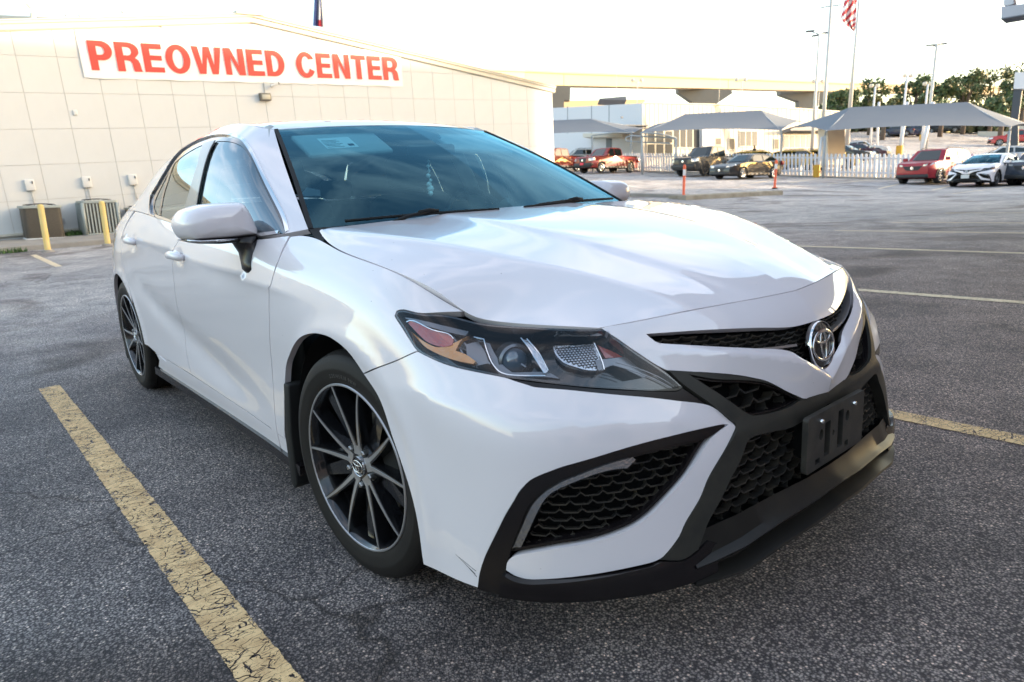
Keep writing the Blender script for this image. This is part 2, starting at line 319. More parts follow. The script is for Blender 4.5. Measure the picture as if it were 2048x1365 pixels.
cen=[(-1.015,0,1.372),(-1.26,0,1.424),(-1.56,0,1.450),(-1.85,0,1.452),(-2.15,0,1.435),(-2.44,0,1.40),(-2.69,0,1.345)]
for e,c in zip(edge,cen):
    rt.append([tuple(c[i]+(e[i]-c[i])*(t if i==1 else t**2.2) for i in range(3)) for t in (0,.27,.53,.77,1)])
R=np.array(rt)
S={'A':Surf(A),'H':Surf(H),'G':Surf(G),'W':Surf(Wn),'R':Surf(R)}
# panel outlines in surface coordinates
UV={
'A_seam':[(10.034,4.544),(9.609,4.92),(9.056,5.371),(8.615,5.781)],
'A_lamp':[(7.917,7.652),(8.629,7.075),(9.007,6.852),(9.125,6.718),(9.155,6.551),(8.906,6.229),(8.615,5.796),(8.057,5.661),(7.46,5.548),(6.971,5.426),(6.58,5.352),(6.127,5.24),(5.316,4.999),(4.438,4.716),(3.983,4.633),(3.853,4.716),(3.956,4.993),(4.116,5.311),(4.538,6.233),(4.84,7.198),(4.995,7.835)],
'A_strip':[(3.861,4.686),(3.991,4.604),(4.441,4.702),(5.321,4.97),(6.128,5.225),(6.581,5.323),(6.971,5.412),(6.796,5.333),(6.585,5.224),(6.482,5.167),(5.835,5.027),(4.784,4.638),(4.118,4.371),(3.425,4.106)],
'A_frameout':[(4.061,5.317),(3.842,4.76),(3.407,4.13),(3.074,3.652),(2.994,3.557),(2.978,3.462),(3.025,3.372),(3.302,3.048),(3.804,2.495),(4.059,2.041),(4.38,1.588),(4.523,1.288),(4.697,1.034),(4.842,0.85)],
'A_upopen':[(3.664,5.076),(3.15,4.843),(2.532,4.705),(2.081,4.556),(1.685,4.291),(1.252,3.873),(1.007,3.601),(1.568,3.533),(2.365,3.601),(2.564,3.668),(2.72,3.817),(3.192,4.41),(3.491,4.798)],
'A_lowopen':[(1.291,2.932),(2.016,3.046),(2.458,3.099),(2.637,3.089),(2.779,3.017),(2.983,2.682),(3.309,2.287),(3.591,1.885),(3.86,1.516),(3.946,1.363),(4.009,1.2),(3.182,1.297),(2.118,1.369),(1.092,1.385)],
'A_nosebot':[(4.055,5.297),(3.381,5.099),(2.72,4.906),(2.273,4.717),(1.89,4.487),(1.425,4.019),(1.114,3.755),(0.848,3.571)],
'A_nosecrease':[(4.393,6.215),(3.696,5.944),(2.566,5.611),(1.775,5.34),(1.059,5.026),(0.812,4.832),(0.61,4.613),(0.173,4.104)],
'A_slottop':[(4.156,7.059),(3.658,6.927),(2.847,6.748),(1.823,6.48),(0.857,6.168)],
'A_slotbot':[(4.162,7.031),(4.081,6.759),(3.964,6.5),(2.995,6.058),(2.081,5.731),(1.434,5.504),(1.163,5.362),(0.989,5.215),(0.692,4.86)],
'A_cframe':[(3.236,3.559),(3.791,3.565),(4.448,3.539),(5.005,3.495),(5.486,3.42),(6.173,3.245),(6.467,3.112),(6.653,3.005),(6.793,2.893),(6.897,2.755),(7.004,2.59),(7.098,2.388),(7.278,2.021),(7.45,1.617),(7.615,1.227),(7.771,0.83),(7.883,0.425),(7.95,0.056)],
'A_copen':[(3.724,3.337),(4.034,3.001),(4.31,2.666),(4.554,2.432),(4.775,2.227),(4.98,2.031),(5.171,1.864),(5.404,1.724),(5.851,1.561),(6.174,1.482),(6.523,1.395),(7.064,1.191),(7.25,1.115),(7.151,1.47),(7.011,1.895),(6.876,2.269),(6.744,2.503),(6.584,2.696),(6.397,2.857),(6.2,2.983),(5.736,3.179),(5.368,3.255),(5.106,3.292),(4.771,3.325),(4.279,3.352)],
'A_white2':[(7.337,0.668),(7.315,0.863),(7.225,1.021),(7.066,1.129),(6.525,1.333),(6.176,1.422),(5.854,1.502),(5.576,1.598),(5.297,1.723),(5.098,1.858),(4.922,2.006),(4.632,2.304),(4.317,2.611),(3.986,2.966),(3.635,3.317),(3.233,3.521),(3.098,3.554),(3.013,3.535),(2.98,3.45),(3.025,3.372),(3.302,3.048),(3.804,2.495),(4.059,2.041),(4.38,1.588),(4.523,1.288),(4.785,0.935),(4.905,0.83),(5.059,0.783),(5.437,0.736),(6.085,0.639),(6.573,0.561),(6.869,0.517),(7.046,0.528),(7.194,0.575)],
'A_drl':[(7.227,1.219),(7.046,1.745),(6.861,2.247),(6.747,2.457),(6.587,2.662),(6.4,2.823),(6.203,2.949),(5.739,3.145),(5.451,3.218),(5.16,3.261),(5.11,3.158),(5.277,2.985),(5.537,3.001),(5.766,2.958),(5.982,2.88),(6.251,2.748),(6.456,2.606),(6.543,2.502),(6.624,2.361),(6.729,2.109),(6.837,1.813),(7.035,1.259)],
'A_bot':[(9.149,0.0),(8.587,0.014),(7.95,0.056),(7.536,0.0),(7.299,0.0),(6.862,0.04),(6.081,0.136),(5.221,0.282),(4.559,0.32),(4.048,0.497)],
'A_arch':[(9.149,0.0),(9.204,0.743),(9.335,1.824),(9.579,3.049),(9.74,4.008),(10.034,4.544),(10.303,4.968),(10.611,5.145),(10.882,5.152),(11.244,5.027),(11.744,4.675),(12.326,4.029),(12.705,3.486),(13.085,2.476),(13.214,1.93),(13.398,1.005),(13.431,0.247)],
'A_rarch':[(19.466,4.228),(19.123,4.514),(18.654,4.646),(18.411,4.531),(18.157,4.089),(17.966,3.316),(17.853,2.364),(17.703,1.389),(17.568,0.749)],
'A_rock':[(17.659,1.361),(15.995,1.229),(14.896,1.128),(13.29,0.928)],
'A_char':[(13.364,5.901),(14.283,6.021),(15.53,6.211),(16.885,6.285),(17.914,6.219)],
'A_hand1':[(16.091,6.012),(15.944,6.308),(15.733,6.33),(15.602,6.154),(15.626,5.921),(15.844,5.764),(16.022,5.839)],
'A_proj':[(6.881,6.288),(6.954,7.106),(6.636,6.312)],
'A_guide':[(7.688,7.05),(7.493,7.03),(7.336,6.365),(7.183,5.838),(6.962,5.578),(6.293,5.548),(6.046,5.478),(6.288,5.712),(6.877,5.693),(7.056,5.955),(7.22,6.383),(7.385,6.954)],
'A_guide2':[(6.795,7.262),(6.674,7.223),(6.419,6.474),(6.237,5.712),(6.307,5.629),(6.475,6.195),(6.61,6.707)],
'A_turn':[(6.179,7.344),(5.223,7.396),(5.215,6.832),(5.165,6.039),(5.169,5.724),(5.495,5.806),(5.753,6.004),(5.961,6.221),(6.12,6.712)],
'A_bright':[(5.313,6.196),(4.639,6.188),(4.441,5.667),(4.16,5.036),(4.288,5.032),(4.627,5.513),(4.915,5.863),(5.276,5.702)],
'A_redseg':[(5.12,7.344),(4.953,6.904),(4.635,6.211),(5.033,6.303)],
'A_teal':[(9.036,6.633),(8.925,6.719),(8.139,7.192),(7.831,7.31),(7.851,7.052),(8.274,6.887),(8.832,6.656)],
'A_fins':[(7.83,6.763),(7.644,7.073),(7.453,6.573),(7.326,6.039),(7.544,5.896),(7.749,6.162)],
'A_doorF':[(13.26,8.0),(12.691,6.942),(12.764,6.178),(12.954,5.468),(13.177,4.651),(13.407,3.85),(13.672,2.235),(13.782,0.457)],
'A_doorR':[(15.851,7.072),(16.042,6.443),(16.118,5.845),(16.212,5.005),(16.374,4.055),(16.492,2.444),(16.224,1.256)],
'A_amber':[(8.971,6.533),(8.817,6.704),(8.44,6.727),(8.146,6.854),(8.031,6.723),(8.03,6.461),(8.189,6.264),(8.481,6.202),(8.674,6.305)],
'A_amber2':[(8.887,6.288),(8.618,6.052),(8.511,5.988),(8.064,5.918),(7.589,5.887),(7.551,6.003),(7.755,6.22),(7.951,6.28),(7.894,6.869),(7.8,7.142),(8.032,6.545),(8.28,6.19),(8.581,6.17)],
'G_fglass':[(3.252,2.904),(2.704,2.885),(2.038,2.819),(1.539,2.657),(1.258,2.414),(0.964,1.958),(0.735,1.17),(0.65,0.658),(0.594,0.056),(0.999,0.017),(1.357,0.0),(1.935,0.0),(2.785,0.0),(3.528,0.114),(3.503,0.433),(3.458,0.681),(3.351,1.461),(3.279,2.298)],
'G_rglass':[(3.893,2.866),(4.329,2.742),(4.786,2.51),(5.052,2.235),(5.034,2.0),(4.95,1.53),(4.929,1.05),(4.883,0.514),(4.825,0.0),(4.382,0.053),(3.917,0.072),(3.905,0.46),(3.889,0.631),(3.782,1.179),(3.666,1.988)],
'G_qglass':[(5.117,1.911),(5.17,1.439),(5.278,0.738),(5.254,0.393),(5.099,0.187),(4.907,0.035),(4.983,0.597),(5.021,1.089),(5.088,1.59)],
'G_trimout':[(4.129,0.0),(5.009,0.0),(5.226,0.005),(5.434,0.391),(5.598,0.876),(5.479,1.248),(5.346,1.816),(5.316,2.47),(5.301,3.079),(4.87,3.31),(4.069,3.358),(3.124,3.299),(2.128,3.155),(1.486,2.931),(1.093,2.513),(0.825,1.978),(0.608,1.174),(0.483,0.432),(0.521,0.044)],
'W_fritin':[(0.281,3.602),(0.486,3.769),(0.842,3.906),(1.468,3.987),(2.274,4.0),(3.167,3.983),(3.538,3.961),(3.659,3.855),(3.686,3.352),(3.653,1.595)],
'W_fritbot':[(0.281,3.602),(0.284,3.191),(0.364,2.174),(0.347,0.182),(0.279,0.0)],
}
FLIP={'A':1,'H':1,'G':1,'W':-1,'R':-1}
CEN={'A':0,'H':1,'W':1,'R':1,'G':None}       # which parameter is zero on the centre line
def smooth_loop(sk,pts,h=.012,closed=True,deg=38,raw=False):
    s=S[sk]; pts=[p for i,p in enumerate(pts) if i==0 or abs(p[0]-pts[i-1][0])+abs(p[1]-pts[i-1][1])>1e-4]
    if closed and abs(pts[0][0]-pts[-1][0])+abs(pts[0][1]-pts[-1][1])<1e-4: pts=pts[:-1]
    U=np.array(pts,float); P=s.base(U[:,0],U[:,1]); n=len(U); cor=[]
    for i in range(n):
        if not closed and i in (0,n-1): cor.append(True); continue
        a=P[i]-P[i-1]; b=P[(i+1)%n]-P[i]; c=a@b/max(np.linalg.norm(a)*np.linalg.norm(b),1e-12); cor.append(c<math.cos(R_(deg)))
    out=[]
    for i in range(n if closed else n-1):
        j=(i+1)%n; p1,p2=U[i],U[j]
        t1=(U[j]-U[i-1])/2 if not cor[i] else (p2-p1); t2=(U[(j+1)%n]-U[i])/2 if not cor[j] else (p2-p1)
        L=np.linalg.norm(p2-p1); 
        for t in (t1,t2):
            m=np.linalg.norm(t)
            if m>L*1.3: t*=L*1.3/m
        k=max(1,int(math.ceil(np.linalg.norm(P[j]-P[i])/h)))
        for q in range(k):
            t=q/k; out.append(p1*(2*t**3-3*t*t+1)+t1*(t**3-2*t*t+t)+p2*(3*t*t-2*t**3)+t2*(t**3-t*t))
    if not closed: out.append(U[-1])
    return np.clip(np.array(out),[0,0],[s.M-1,s.N-1])
def jac(s,U):
    h=2e-3; u,v=U[:,0],U[:,1]
    du=(s.base(np.minimum(u+h,s.M-1),v)-s.base(np.maximum(u-h,0),v))/(np.minimum(u+h,s.M-1)-np.maximum(u-h,0))[:,None]
    dv=(s.base(u,np.minimum(v+h,s.N-1))-s.base(u,np.maximum(v-h,0)))/(np.minimum(v+h,s.N-1)-np.maximum(v-h,0))[:,None]
    return du,dv
def offset_uv(sk,U,d,closed=True):
    """move the points of a loop (or line) sideways on the surface by d metres (left of the direction of travel)"""
    s=S[sk]; du,dv=jac(s,U); P=s.base(U[:,0],U[:,1])
    if closed: T=np.roll(P,-1,0)-np.roll(P,1,0)
    else: T=np.gradient(P,axis=0)
    N=np.cross(du,dv); N/=np.linalg.norm(N,axis=1)[:,None]; W=np.cross(N,T); W/=np.maximum(np.linalg.norm(W,axis=1),1e-9)[:,None]
    if np.ndim(d)==0: d=np.full(len(U),d)
    W=W*np.asarray(d)[:,None]
    a=(du*du).sum(1);b=(du*dv).sum(1);c=(dv*dv).sum(1);e=(du*W).sum(1);f=(dv*W).sum(1);D=np.maximum(a*c-b*b,1e-12)
    X=np.stack([(c*e-b*f)/D,(a*f-b*e)/D],1); X=np.clip(X,-1.,1.)
    return np.clip(U+X,[0,0],[s.M-1,s.N-1])
def area(U): x,y=U[:,0],U[:,1]; return .5*np.sum(x*np.roll(y,-1)-np.roll(x,-1)*y)
_grid={}
def grid(sk,h):
    if (sk,h) in _grid: return _grid[sk,h]
    s=S[sk]; us=[];vs_=[]
    for i in range(s.M-1):
        L=np.median(np.linalg.norm(s.G[i+1]-s.G[i],axis=1)); k=max(1,int(round(L/h))); us+=[i+q/k for q in range(k)]
    us.append(s.M-1)
    for j in range(s.N-1):
        L=np.median(np.linalg.norm(s.G[:,j+1]-s.G[:,j],axis=1)); k=max(1,int(round(L/h))); vs_+=[j+q/k for q in range(k)]
    vs_.append(s.N-1)
    g=np.array([(a,b) for a in us for b in vs_]); _grid[sk,h]=g; return g
def panel(name,sk,loop,m,parent,holes=(),side='near',inset=0.,off=0.,rim=.018,disp=None,h=.022,densify=True,rimm=None,hrim=None,back=False,lines=()):
    s=S[sk]; L=smooth_loop(sk,loop) if densify else np.array(loop,float)
    if area(L)<0: L=L[::-1]
    if inset:
        ci=CEN[sk]; K=L.copy(); L2=offset_uv(sk,L,inset)
        if ci is not None:
            z=K[:,ci]<1e-4; L2[z,ci]=0.
        L=L2
    H=[]
    for q in holes:
        q=smooth_loop(sk,q) if densify else np.array(q,float)
        if area(q)>0: q=q[::-1]
        H.append(q)
    g=grid(sk,h); g=g[inside(g,L)]
    for q in H: g=g[~inside(g,q)]
    # keep grid points clear of the outline
    allL=np.vstack([L]+H); sc=np.array([np.median(np.linalg.norm(jac(s,L[:1])[0],axis=1)),np.median(np.linalg.norm(jac(s,L[:1])[1],axis=1))])
    if len(g):
        keep=np.ones(len(g),bool)
        for i in range(0,len(g),4000):
            d=np.abs((g[i:i+4000,None,:]-allL[None])*sc).sum(2).min(1); keep[i:i+4000]=d>h*.35
        g=g[keep]
    if lines:
        ls=[]
        for q in lines:
            q=np.array(q,float); q=q[inside(q,L)]; ls.append(q)
        al=np.vstack(ls)
        if len(g): g=g[np.array([(np.abs((g[i]-al)*sc).sum(1).min()>h*.45) for i in range(len(g))])]
        v,f=cdt([L]+H,g,ls)
    else: v,f=cdt([L]+H,g)
    if len(f)==0: return None
    def ev(U):
        P=s.base(U[:,0],U[:,1]); n0=s.nrm0(U[:,0],U[:,1]) 
        d=off
        if disp is not None: d=off+disp(U[:,0],U[:,1],P)
        return P+n0*(np.asarray(d)*FLIP[sk]).reshape(-1,1) if np.ndim(d) else P+n0*d*FLIP[sk]
    e=3e-3
    def nr(U):
        a=U.copy();b=U.copy();a[:,0]=np.minimum(a[:,0]+e,s.M-1);b[:,0]=np.maximum(b[:,0]-e,0)
        c=U.copy();d=U.copy();c[:,1]=np.minimum(c[:,1]+e,s.N-1);d[:,1]=np.maximum(d[:,1]-e,0)
        n=np.cross(ev(a)-ev(b),ev(c)-ev(d)); return n/np.maximum(np.linalg.norm(n,axis=1),1e-12)[:,None]*FLIP[sk]
    P=ev(v); N=nr(v)
    if FLIP[sk]<0: f=f[:,::-1]
    V=P.tolist(); F=f.tolist(); LN=[N[i] for t in F for i in t]; mi=[0]*len(F)
    if back:   # closed on the rear side too
        b=len(V); V+=(P-N*rim).tolist(); F+=[[b+i for i in t[::-1]] for t in f.tolist()]; LN+=[-N[i] for t in f.tolist() for i in t[::-1]]; mi+=[0]*len(f)
    if rim:
        ci=CEN[sk]
        for q,rr in [(L,rim)]+[(x,hrim if hrim is not None else rim) for x in H]:
            Q=ev(q); K=Q-nr(q)*rr; b=len(V); V+=Q.tolist()+K.tolist(); n=len(q)
            for i in range(n):
                j=(i+1)%n
                if ci is not None and q[i,ci]<1e-4 and q[j,ci]<1e-4: continue
                t=[b+i,b+n+i,b+n+j,b+j]
                if FLIP[sk]<0: t=t[::-1]
                F.append(t); LN+=[(0,0,0)]*4; mi.append(1 if rimm else 0)
    V=np.array(V); 
    def build(V,F,LN,mi):
        o=mesh_obj(name,V,F,[m,rimm] if rimm else m,parent,normals=None)
        me=o.data; me.polygons.foreach_set('use_smooth',[True]*len(me.polygons)); me.polygons.foreach_set('material_index',mi)
        me.normals_split_custom_set([tuple(map(float,a)) for a in LN]); return o
    def mir(V,F,LN):
        V2=V.copy(); V2[:,1]*=-1; F2=[t[::-1] for t in F]; LN2=[]; k=0
        for t in F:
            c=[np.array(a,float) for a in LN[k:k+len(t)]]; k+=len(t)
            LN2+=[a*np.array([1,-1,1]) for a in c[::-1]]
        return V2,F2,LN2
    if side=='far': return build(V,F,LN,mi)
    V2,F2,LN2=mir(V,F,LN)
    if side=='near': return build(V2,F2,LN2,mi)
    # both: one mesh across the centre line
    b=len(V); VV=np.vstack([V,V2]); FF=F+[[b+i for i in t] for t in F2]
    return build(VV,FF,list(LN)+list(LN2),mi+mi)
def band(sk,pts,wd,h=.012,side_w=None):
    """closed loop round a line on the surface, wd metres wide"""
    C=smooth_loop(sk,pts,h,closed=False); a=offset_uv(sk,C,wd/2,False); b=offset_uv(sk,C,-wd/2,False); return np.vstack([b,a[::-1]])
def pos(sk,u,v,d=0.,side=-1):
    s=S[sk]; P=s.base([u],[v])[0]+s.nrm0([u],[v])[0]*d*FLIP[sk]; return Vector((P[0],P[1]*side,P[2]))
def nrm(sk,u,v,side=-1):
    n=S[sk].nrm0([u],[v])[0]*FLIP[sk]; return Vector((n[0],n[1]*side,n[2]))
def uv_of(sk,x,z,u0,v0,ax=(0,2)):
    s=S[sk]; q=np.array([u0,v0],float); tgt=np.array([x,z])
    for _ in range(25):
        f=s.base([q[0]],[q[1]])[0][list(ax)]-tgt; h=1e-3
        J=np.stack([(s.base([q[0]+h],[q[1]])[0][list(ax)]-f-tgt)/h,(s.base([q[0]],[q[1]+h])[0][list(ax)]-f-tgt)/h],1)
        q=q-np.clip(np.linalg.lstsq(J,f,rcond=None)[0],-.5,.5); q=np.clip(q,[0,0],[s.M-1.002,s.N-1.002])
    return tuple(q)
# ================================================================ the white sedan
HERO=empty('parked_car','white four-door sedan filling the foreground, black honeycomb grille and an empty front plate bracket','car')
def zv(col,z):   # v on a column of surface A where the height is z
    a=S['A'].G[col][:,2]; v=np.linspace(0,8,400); zz=S['A'].base(np.full(400,float(col)),v)[:,2]; return float(np.interp(z,zz,v))
U_=UV; A_=lambda k:U_['A_'+k]
GAPU=5.05      # where the bonnet gap meets the inner lamp edge
topline=lambda a,b,n=12:[(a+(b-a)*i/n,8.) for i in range(n+1)]
cen=lambda z:(0.,zv(0,z))
# nose: proud horizontal fold under the badge
_nb=np.array(sorted([(p[0],p[1]) for p in A_('nosebot')]+[cen(.512)])); _nc=np.array(sorted([(p[0],p[1]) for p in A_('nosecrease')]+[cen(.556)])); _sb=np.array(sorted([(p[0],p[1]) for p in A_('slotbot')]+[cen(.578)]))
def nose_disp(u,v,P):
    vb=np.interp(u,_nb[:,0],_nb[:,1]); vc=np.interp(u,_nc[:,0],_nc[:,1]); vs_2=np.interp(u,_sb[:,0],_sb[:,1])
    k=np.clip((4.7-u)/2.2,0,1); k=k*k*(3-2*k)
    up=np.clip((vs_2-v)/np.maximum(vs_2-vc,.05),0,1); dn=np.clip((v-vb)/np.maximum(vc-vb,.05),0,1)
    t=np.minimum(up,.35+.65*dn) 
    return .020*k*np.sqrt(t*t+1e-4)
def side_disp(u,v,P):
    x,z=P[:,0],P[:,2]; d=np.zeros(len(x))
    # shoulder line running back over the door handles
    zc=np.interp(x,[-3.2,-2.368,-1.931,-1.267,-.741,-.514,-.30,-.15],[.955,.918,.905,.876,.842,.823,.805,.80]); k=np.clip((-.18-x)/.3,0,1)*np.clip((x+3.4)/.5,0,1)
    t=z-zc; d+=k*.010*np.exp(-np.abs(t)/.022)*(.4+.6*(t<0)) - k*.0
    # rising fold from behind the front wheel up the rear door
    z2=.36+.0*x+np.clip((-.55-x)/1.9,0,1)**1.6*.34; t=z-z2; k2=np.clip((-.62-x)/.5,0,1)*np.clip((x+2.5)/.4,0,1); d+=-k2*.012*np.exp(-(t/.075)**2)
    # flares round the wheels
    for cx in (-.015,-2.83):
        r=np.hypot(x-cx,z-.334); d+=.008*np.exp(-((r-.385)/.035)**2)*(z>.2)
    # handle cups
    for hx,hz in ((-1.43,.868),(-2.30,.905)): d-=.014*np.exp(-(((x-hx)/.060)**2+((z-hz)/.028)**2)**1.5)
    return d
def hood_disp(u,v,P): return np.zeros(len(u))
def bump_disp(u,v,P):   # the shelf that runs out below the lamp towards the corner
    z=P[:,2]; k=np.clip((u-3.2)/1.2,0,1)*np.clip((9.6-u)/1.2,0,1); zc=np.interp(u,[3,4.4,5.5,6.5,7.5,8.6],[.55,.565,.585,.60,.615,.63])
    d=k*.010*np.exp(-np.clip(z-zc,0,1)/.03)*(z>=zc)+k*.010*np.exp(-((zc-z)/.10)**2)*(z<zc)
    for cx in (-.015,):
        r=np.hypot(P[:,0]-cx,z-.334); d=d+.006*np.exp(-((r-.385)/.035)**2)
    return d
arch=A_('arch'); iS=5
_cl=[(u,float(np.interp(u,_nc[:,0],_nc[:,1]))) for u in np.linspace(0.02,4.7,160)]
def _shelf():
    o=[]
    for u in np.linspace(3.3,9.5,220):
        zc=np.interp(u,[3,4.4,5.5,6.5,7.5,8.6],[.55,.565,.585,.60,.615,.63]); vv=np.linspace(3,7,80); zz=S['A'].base(np.full(80,u),vv)[:,2]; o.append((u,float(np.interp(zc,zz,vv))))
    return o
_sh=_shelf()
rearc=[]
for k in range(0,25):
    th=R_(-14+k*(208)/24); rearc.append(uv_of('A',-2.83+.372*math.cos(th),.334+.372*math.sin(th),19,4))
rearc=[p for p in rearc]           # from the front foot of the rear arch over to its rear foot
lamp=A_('lamp'); strip=A_('strip'); fo=A_('frameout'); cf=A_('cframe'); w2=A_('white2'); bot=A_('bot')
doorF=[(13.0,8.)]+A_('doorF')[1:]
doorR=[(15.85,8.)]+[uv_of('A',x,z,16,5) for x,z in ((-1.445,.94),(-1.50,.90),(-1.535,.85),(-1.575,.76),(-1.64,.63),(-1.68,.50),(-1.675,.40),(-1.63,.308))]
rock=A_('rock')
# --- one half of the panels for each side
def half(side):
    # bumper cover
    loop=arch[:iS+1][::-1]+[]                                   # seam down to the foot of the arch
    loop=[A_('seam')[0]]+arch[:iS][::-1]+[(8.6,0.),(7.945,0.)]+cf[:-1][::-1]+[fo[5],fo[4],fo[3],strip[-1]]+strip[7:-1][::-1]+lamp[6:10][::-1]+A_('seam')[1:-1][::-1]
    panel('bumper_cover','A',loop,M['white'],HERO,side=side,inset=.0012,disp=bump_disp,rim=.022,lines=[_sh])
    # lower white blade of the side intake
    panel('bumper_blade','A',w2,M['white'],HERO,side=side,inset=.001,rim=.020,off=.004)
    # fender
    loop=[A_('seam')[0]]+A_('seam')[1:-1]+[lamp[6],lamp[5],lamp[4],lamp[3],lamp[2],lamp[1],(8.02,7.97)]+topline(8.1,12.6,14)+[(12.93,7.95)]+[p for p in doorF[1:]]+[(14.0,1.0),(13.35,1.0)]+arch[iS+1:-1][::-1]
    panel('fender','A',loop,M['white'],HERO,side=side,inset=.002,disp=side_disp,rim=.02)
    # doors
    loop=doorF+[(14.0,1.05)]+[rock[2]]+doorR[::-1]+topline(15.6,13.2,6)
    fd=panel('front_door','A',[p for p in loop],M['white'],HERO,side=side,inset=.0022,disp=side_disp,rim=.02)
    iR=next(i for i,p in enumerate(rearc) if S['A'].base([p[0]],[p[1]])[0][2]>.40)
    arcf=[p for p in rearc[iR:] if S['A'].base([p[0]],[p[1]])[0][0]>-2.60]
    loop=doorR+[rock[0],(17.2,1.15)]+[uv_of('A',-2.44,.34,18,3),uv_of('A',-2.455,.45,18,3),uv_of('A',-2.50,.56,18,4),uv_of('A',-2.57,.68,18,5),uv_of('A',-2.63,.80,18,6),uv_of('A',-2.64,.92,18,7)]+topline(18.35,16.1,6)
    rd=panel('rear_door','A',loop,M['white'],HERO,side=side,inset=.0022,disp=side_disp,rim=.02)
    # quarter panel with rear bumper side
    q=[uv_of('A',-2.64,.92,18,7),uv_of('A',-2.63,.80,18,6),uv_of('A',-2.57,.68,18,5),uv_of('A',-2.53,.60,18,4)]
    ra=[p for p in rearc if S['A'].base([p[0]],[p[1]])[0][2]>.52 or S['A'].base([p[0]],[p[1]])[0][0]<-2.9]
    loop=topline(24.,18.5,10)+q+ra+[(21.,0.),(22.,0.),(23.,0.),(24.,0.)]
    panel('quarter_panel','A',loop,M['white'],HERO,side=side,inset=.0022,disp=side_disp,rim=.02,h=.04)
    # rocker and its dark lower garnish
    rk=[arch[-2],(13.35,1.0),(14.0,.98)]+rock[::-1]+[(17.55,1.0),(17.7,.55),(17.2,.42),(13.4,.35)]
    panel('rocker','A',rk,M['white'],HERO,side=side,inset=.001,rim=.03,off=-.002)
    panel('side_skirt','A',[(12.6,.4),(17.8,.5),(17.9,0.),(12.7,0.)],M['satin'],HERO,side=side,rim=.05,off=.010)
    # black C frame, lamp strip, intake
    loop=cf[:-1]+[(7.945,0.),(7.45,0.),(7.25,.25),w2[0]]+[A_('copen')[12]]+A_('copen')[13:]+[A_('copen')[0],w2[15]]
    panel('intake_surround','A',loop,M['satin'],HERO,side=side,off=.003,rim=.05)
    panel('lamp_underline','A',strip,M['satin'],HERO,side=side,off=-.004,rim=.02)
    panel('intake_back','A',A_('copen'),M['dark'],HERO,side=side,off=-.05,rim=0)
    panel('intake_wall','A',[(a,b) for a,b in smooth_loop('A',A_('copen'))],M['satin'],HERO,side=side,off=-.004,rim=.045,holes=[offset_uv('A',(lambda l:l if area(l)>0 else l[::-1])(smooth_loop('A',A_('copen'))),.007)],densify=False)
    drl=panel('daytime_lamp','A',A_('drl'),M['lampclear'],HERO,side=side,off=.001,rim=.02,inset=.003)
    panel('lens','A',A_('drl'),M['lens'],drl,side=side,off=.004,rim=0,inset=.0)
    honey('A',A_('copen'),M['mesh'],side,cw=.052,ch=.019,off=-.020,excl=A_('drl'))
    # ---- headlamp
    hl=panel('headlight','A',lamp,M['lampblack'],HERO,side=side,off=-.075,rim=0)
    ringl=smooth_loop('A',lamp); ringl=ringl if area(ringl)>0 else ringl[::-1]
    panel('lamp_rim','A',ringl,M['gloss'],hl,side=side,off=-.001,rim=.075,hrim=.075,holes=[offset_uv('A',ringl,.005)],densify=False)
    D=lambda k,mm,of,rm,**kw: panel(k[1],'A',A_(k[0]),mm,hl,side=side,off=of,rim=rm,**kw)
    D(('amber','side_reflector'),M['redplastic'],-.018,.012); D(('amber2','amber_marker'),M['amber'],-.020,.012)
    D(('teal','chrome_sweep'),M['lampgrey'],-.016,.01); D(('fins','heat_fins'),M['lampgrey'],-.03,.02)
    D(('guide','light_guide'),M['lampgrey'],-.022,.015); D(('guide2','inner_light_guide'),M['lampclear'],-.016,.008)
    D(('turn','turn_reflector'),M['lampclear'],-.040,.02); D(('bright','chrome_wing'),M['lampgrey'],-.034,.01); D(('redseg','side_marker'),M['redplastic'],-.045,.01)
    panel('lower_mask','A',[lamp[i] for i in (8,9,10,11,12,13,14,15,16,17)]+[(4.7,5.25),(5.5,5.25),(6.3,5.5),(7.,5.62)],M['lampblack'],hl,side=side,off=-.02,rim=.03,inset=.004)
    honey('A',A_('turn'),M['lampclear'],side,cw=.008,ch=.0052,off=-.037,depth=.004,th=.0004,par=hl,nm='reflector_facets')
    for ln in ([(4.95,5.9),(4.62,5.62),(4.25,5.2),(3.97,4.78)],[(5.02,5.8),(4.68,5.5),(4.3,5.08),(4.02,4.72)]): panel('trim_line','A',band('A',ln,.0016),M['lampgrey'],hl,side=side,off=-.012,rim=.003,densify=False)
    for ln,of in (([A_('guide')[i] for i in (0,1,2,3,4,5)],-.012),([A_('guide2')[i] for i in (1,2,3)],-.010),([A_('guide2')[i] for i in (0,6,5,4)],-.010),([A_('turn')[i] for i in (1,2,3,4)],-.030),([A_('amber')[i] for i in (0,1,2,3,4)],-.014)):
        panel('chrome_line','A',band('A',ln,.0024),M['chrome'],hl,side=side,off=of,rim=.003,densify=False)
    for k in range(6):
        a=(8.1-.22*k,6.95-.10*k); c_=(7.75-.22*k,6.05-.02*k); panel('chrome_line','A',band('A',[a,c_],.004),M['lampgrey'],hl,side=side,off=-.030,rim=.01,densify=False)
    # fins and projector
    sg=-1 if side=='near' else 1
    u,v=A_('proj')[0]; c=pos('A',u,v,-.040,sg); n=Vector((.93,.36*sg,.06)).normalized(); q=n.to_track_quat('Y','Z').to_matrix().to_4x4(); q.translation=c
    b=MB(); b.lathe([(.040,-.03),(.040,.004),(.034,.008),(.031,.002),(.031,-.02)],32); b.V=[tuple(q@Vector(a)) for a in b.V]; autosmooth(b.obj('projector_bezel',M['lampgrey'],hl))
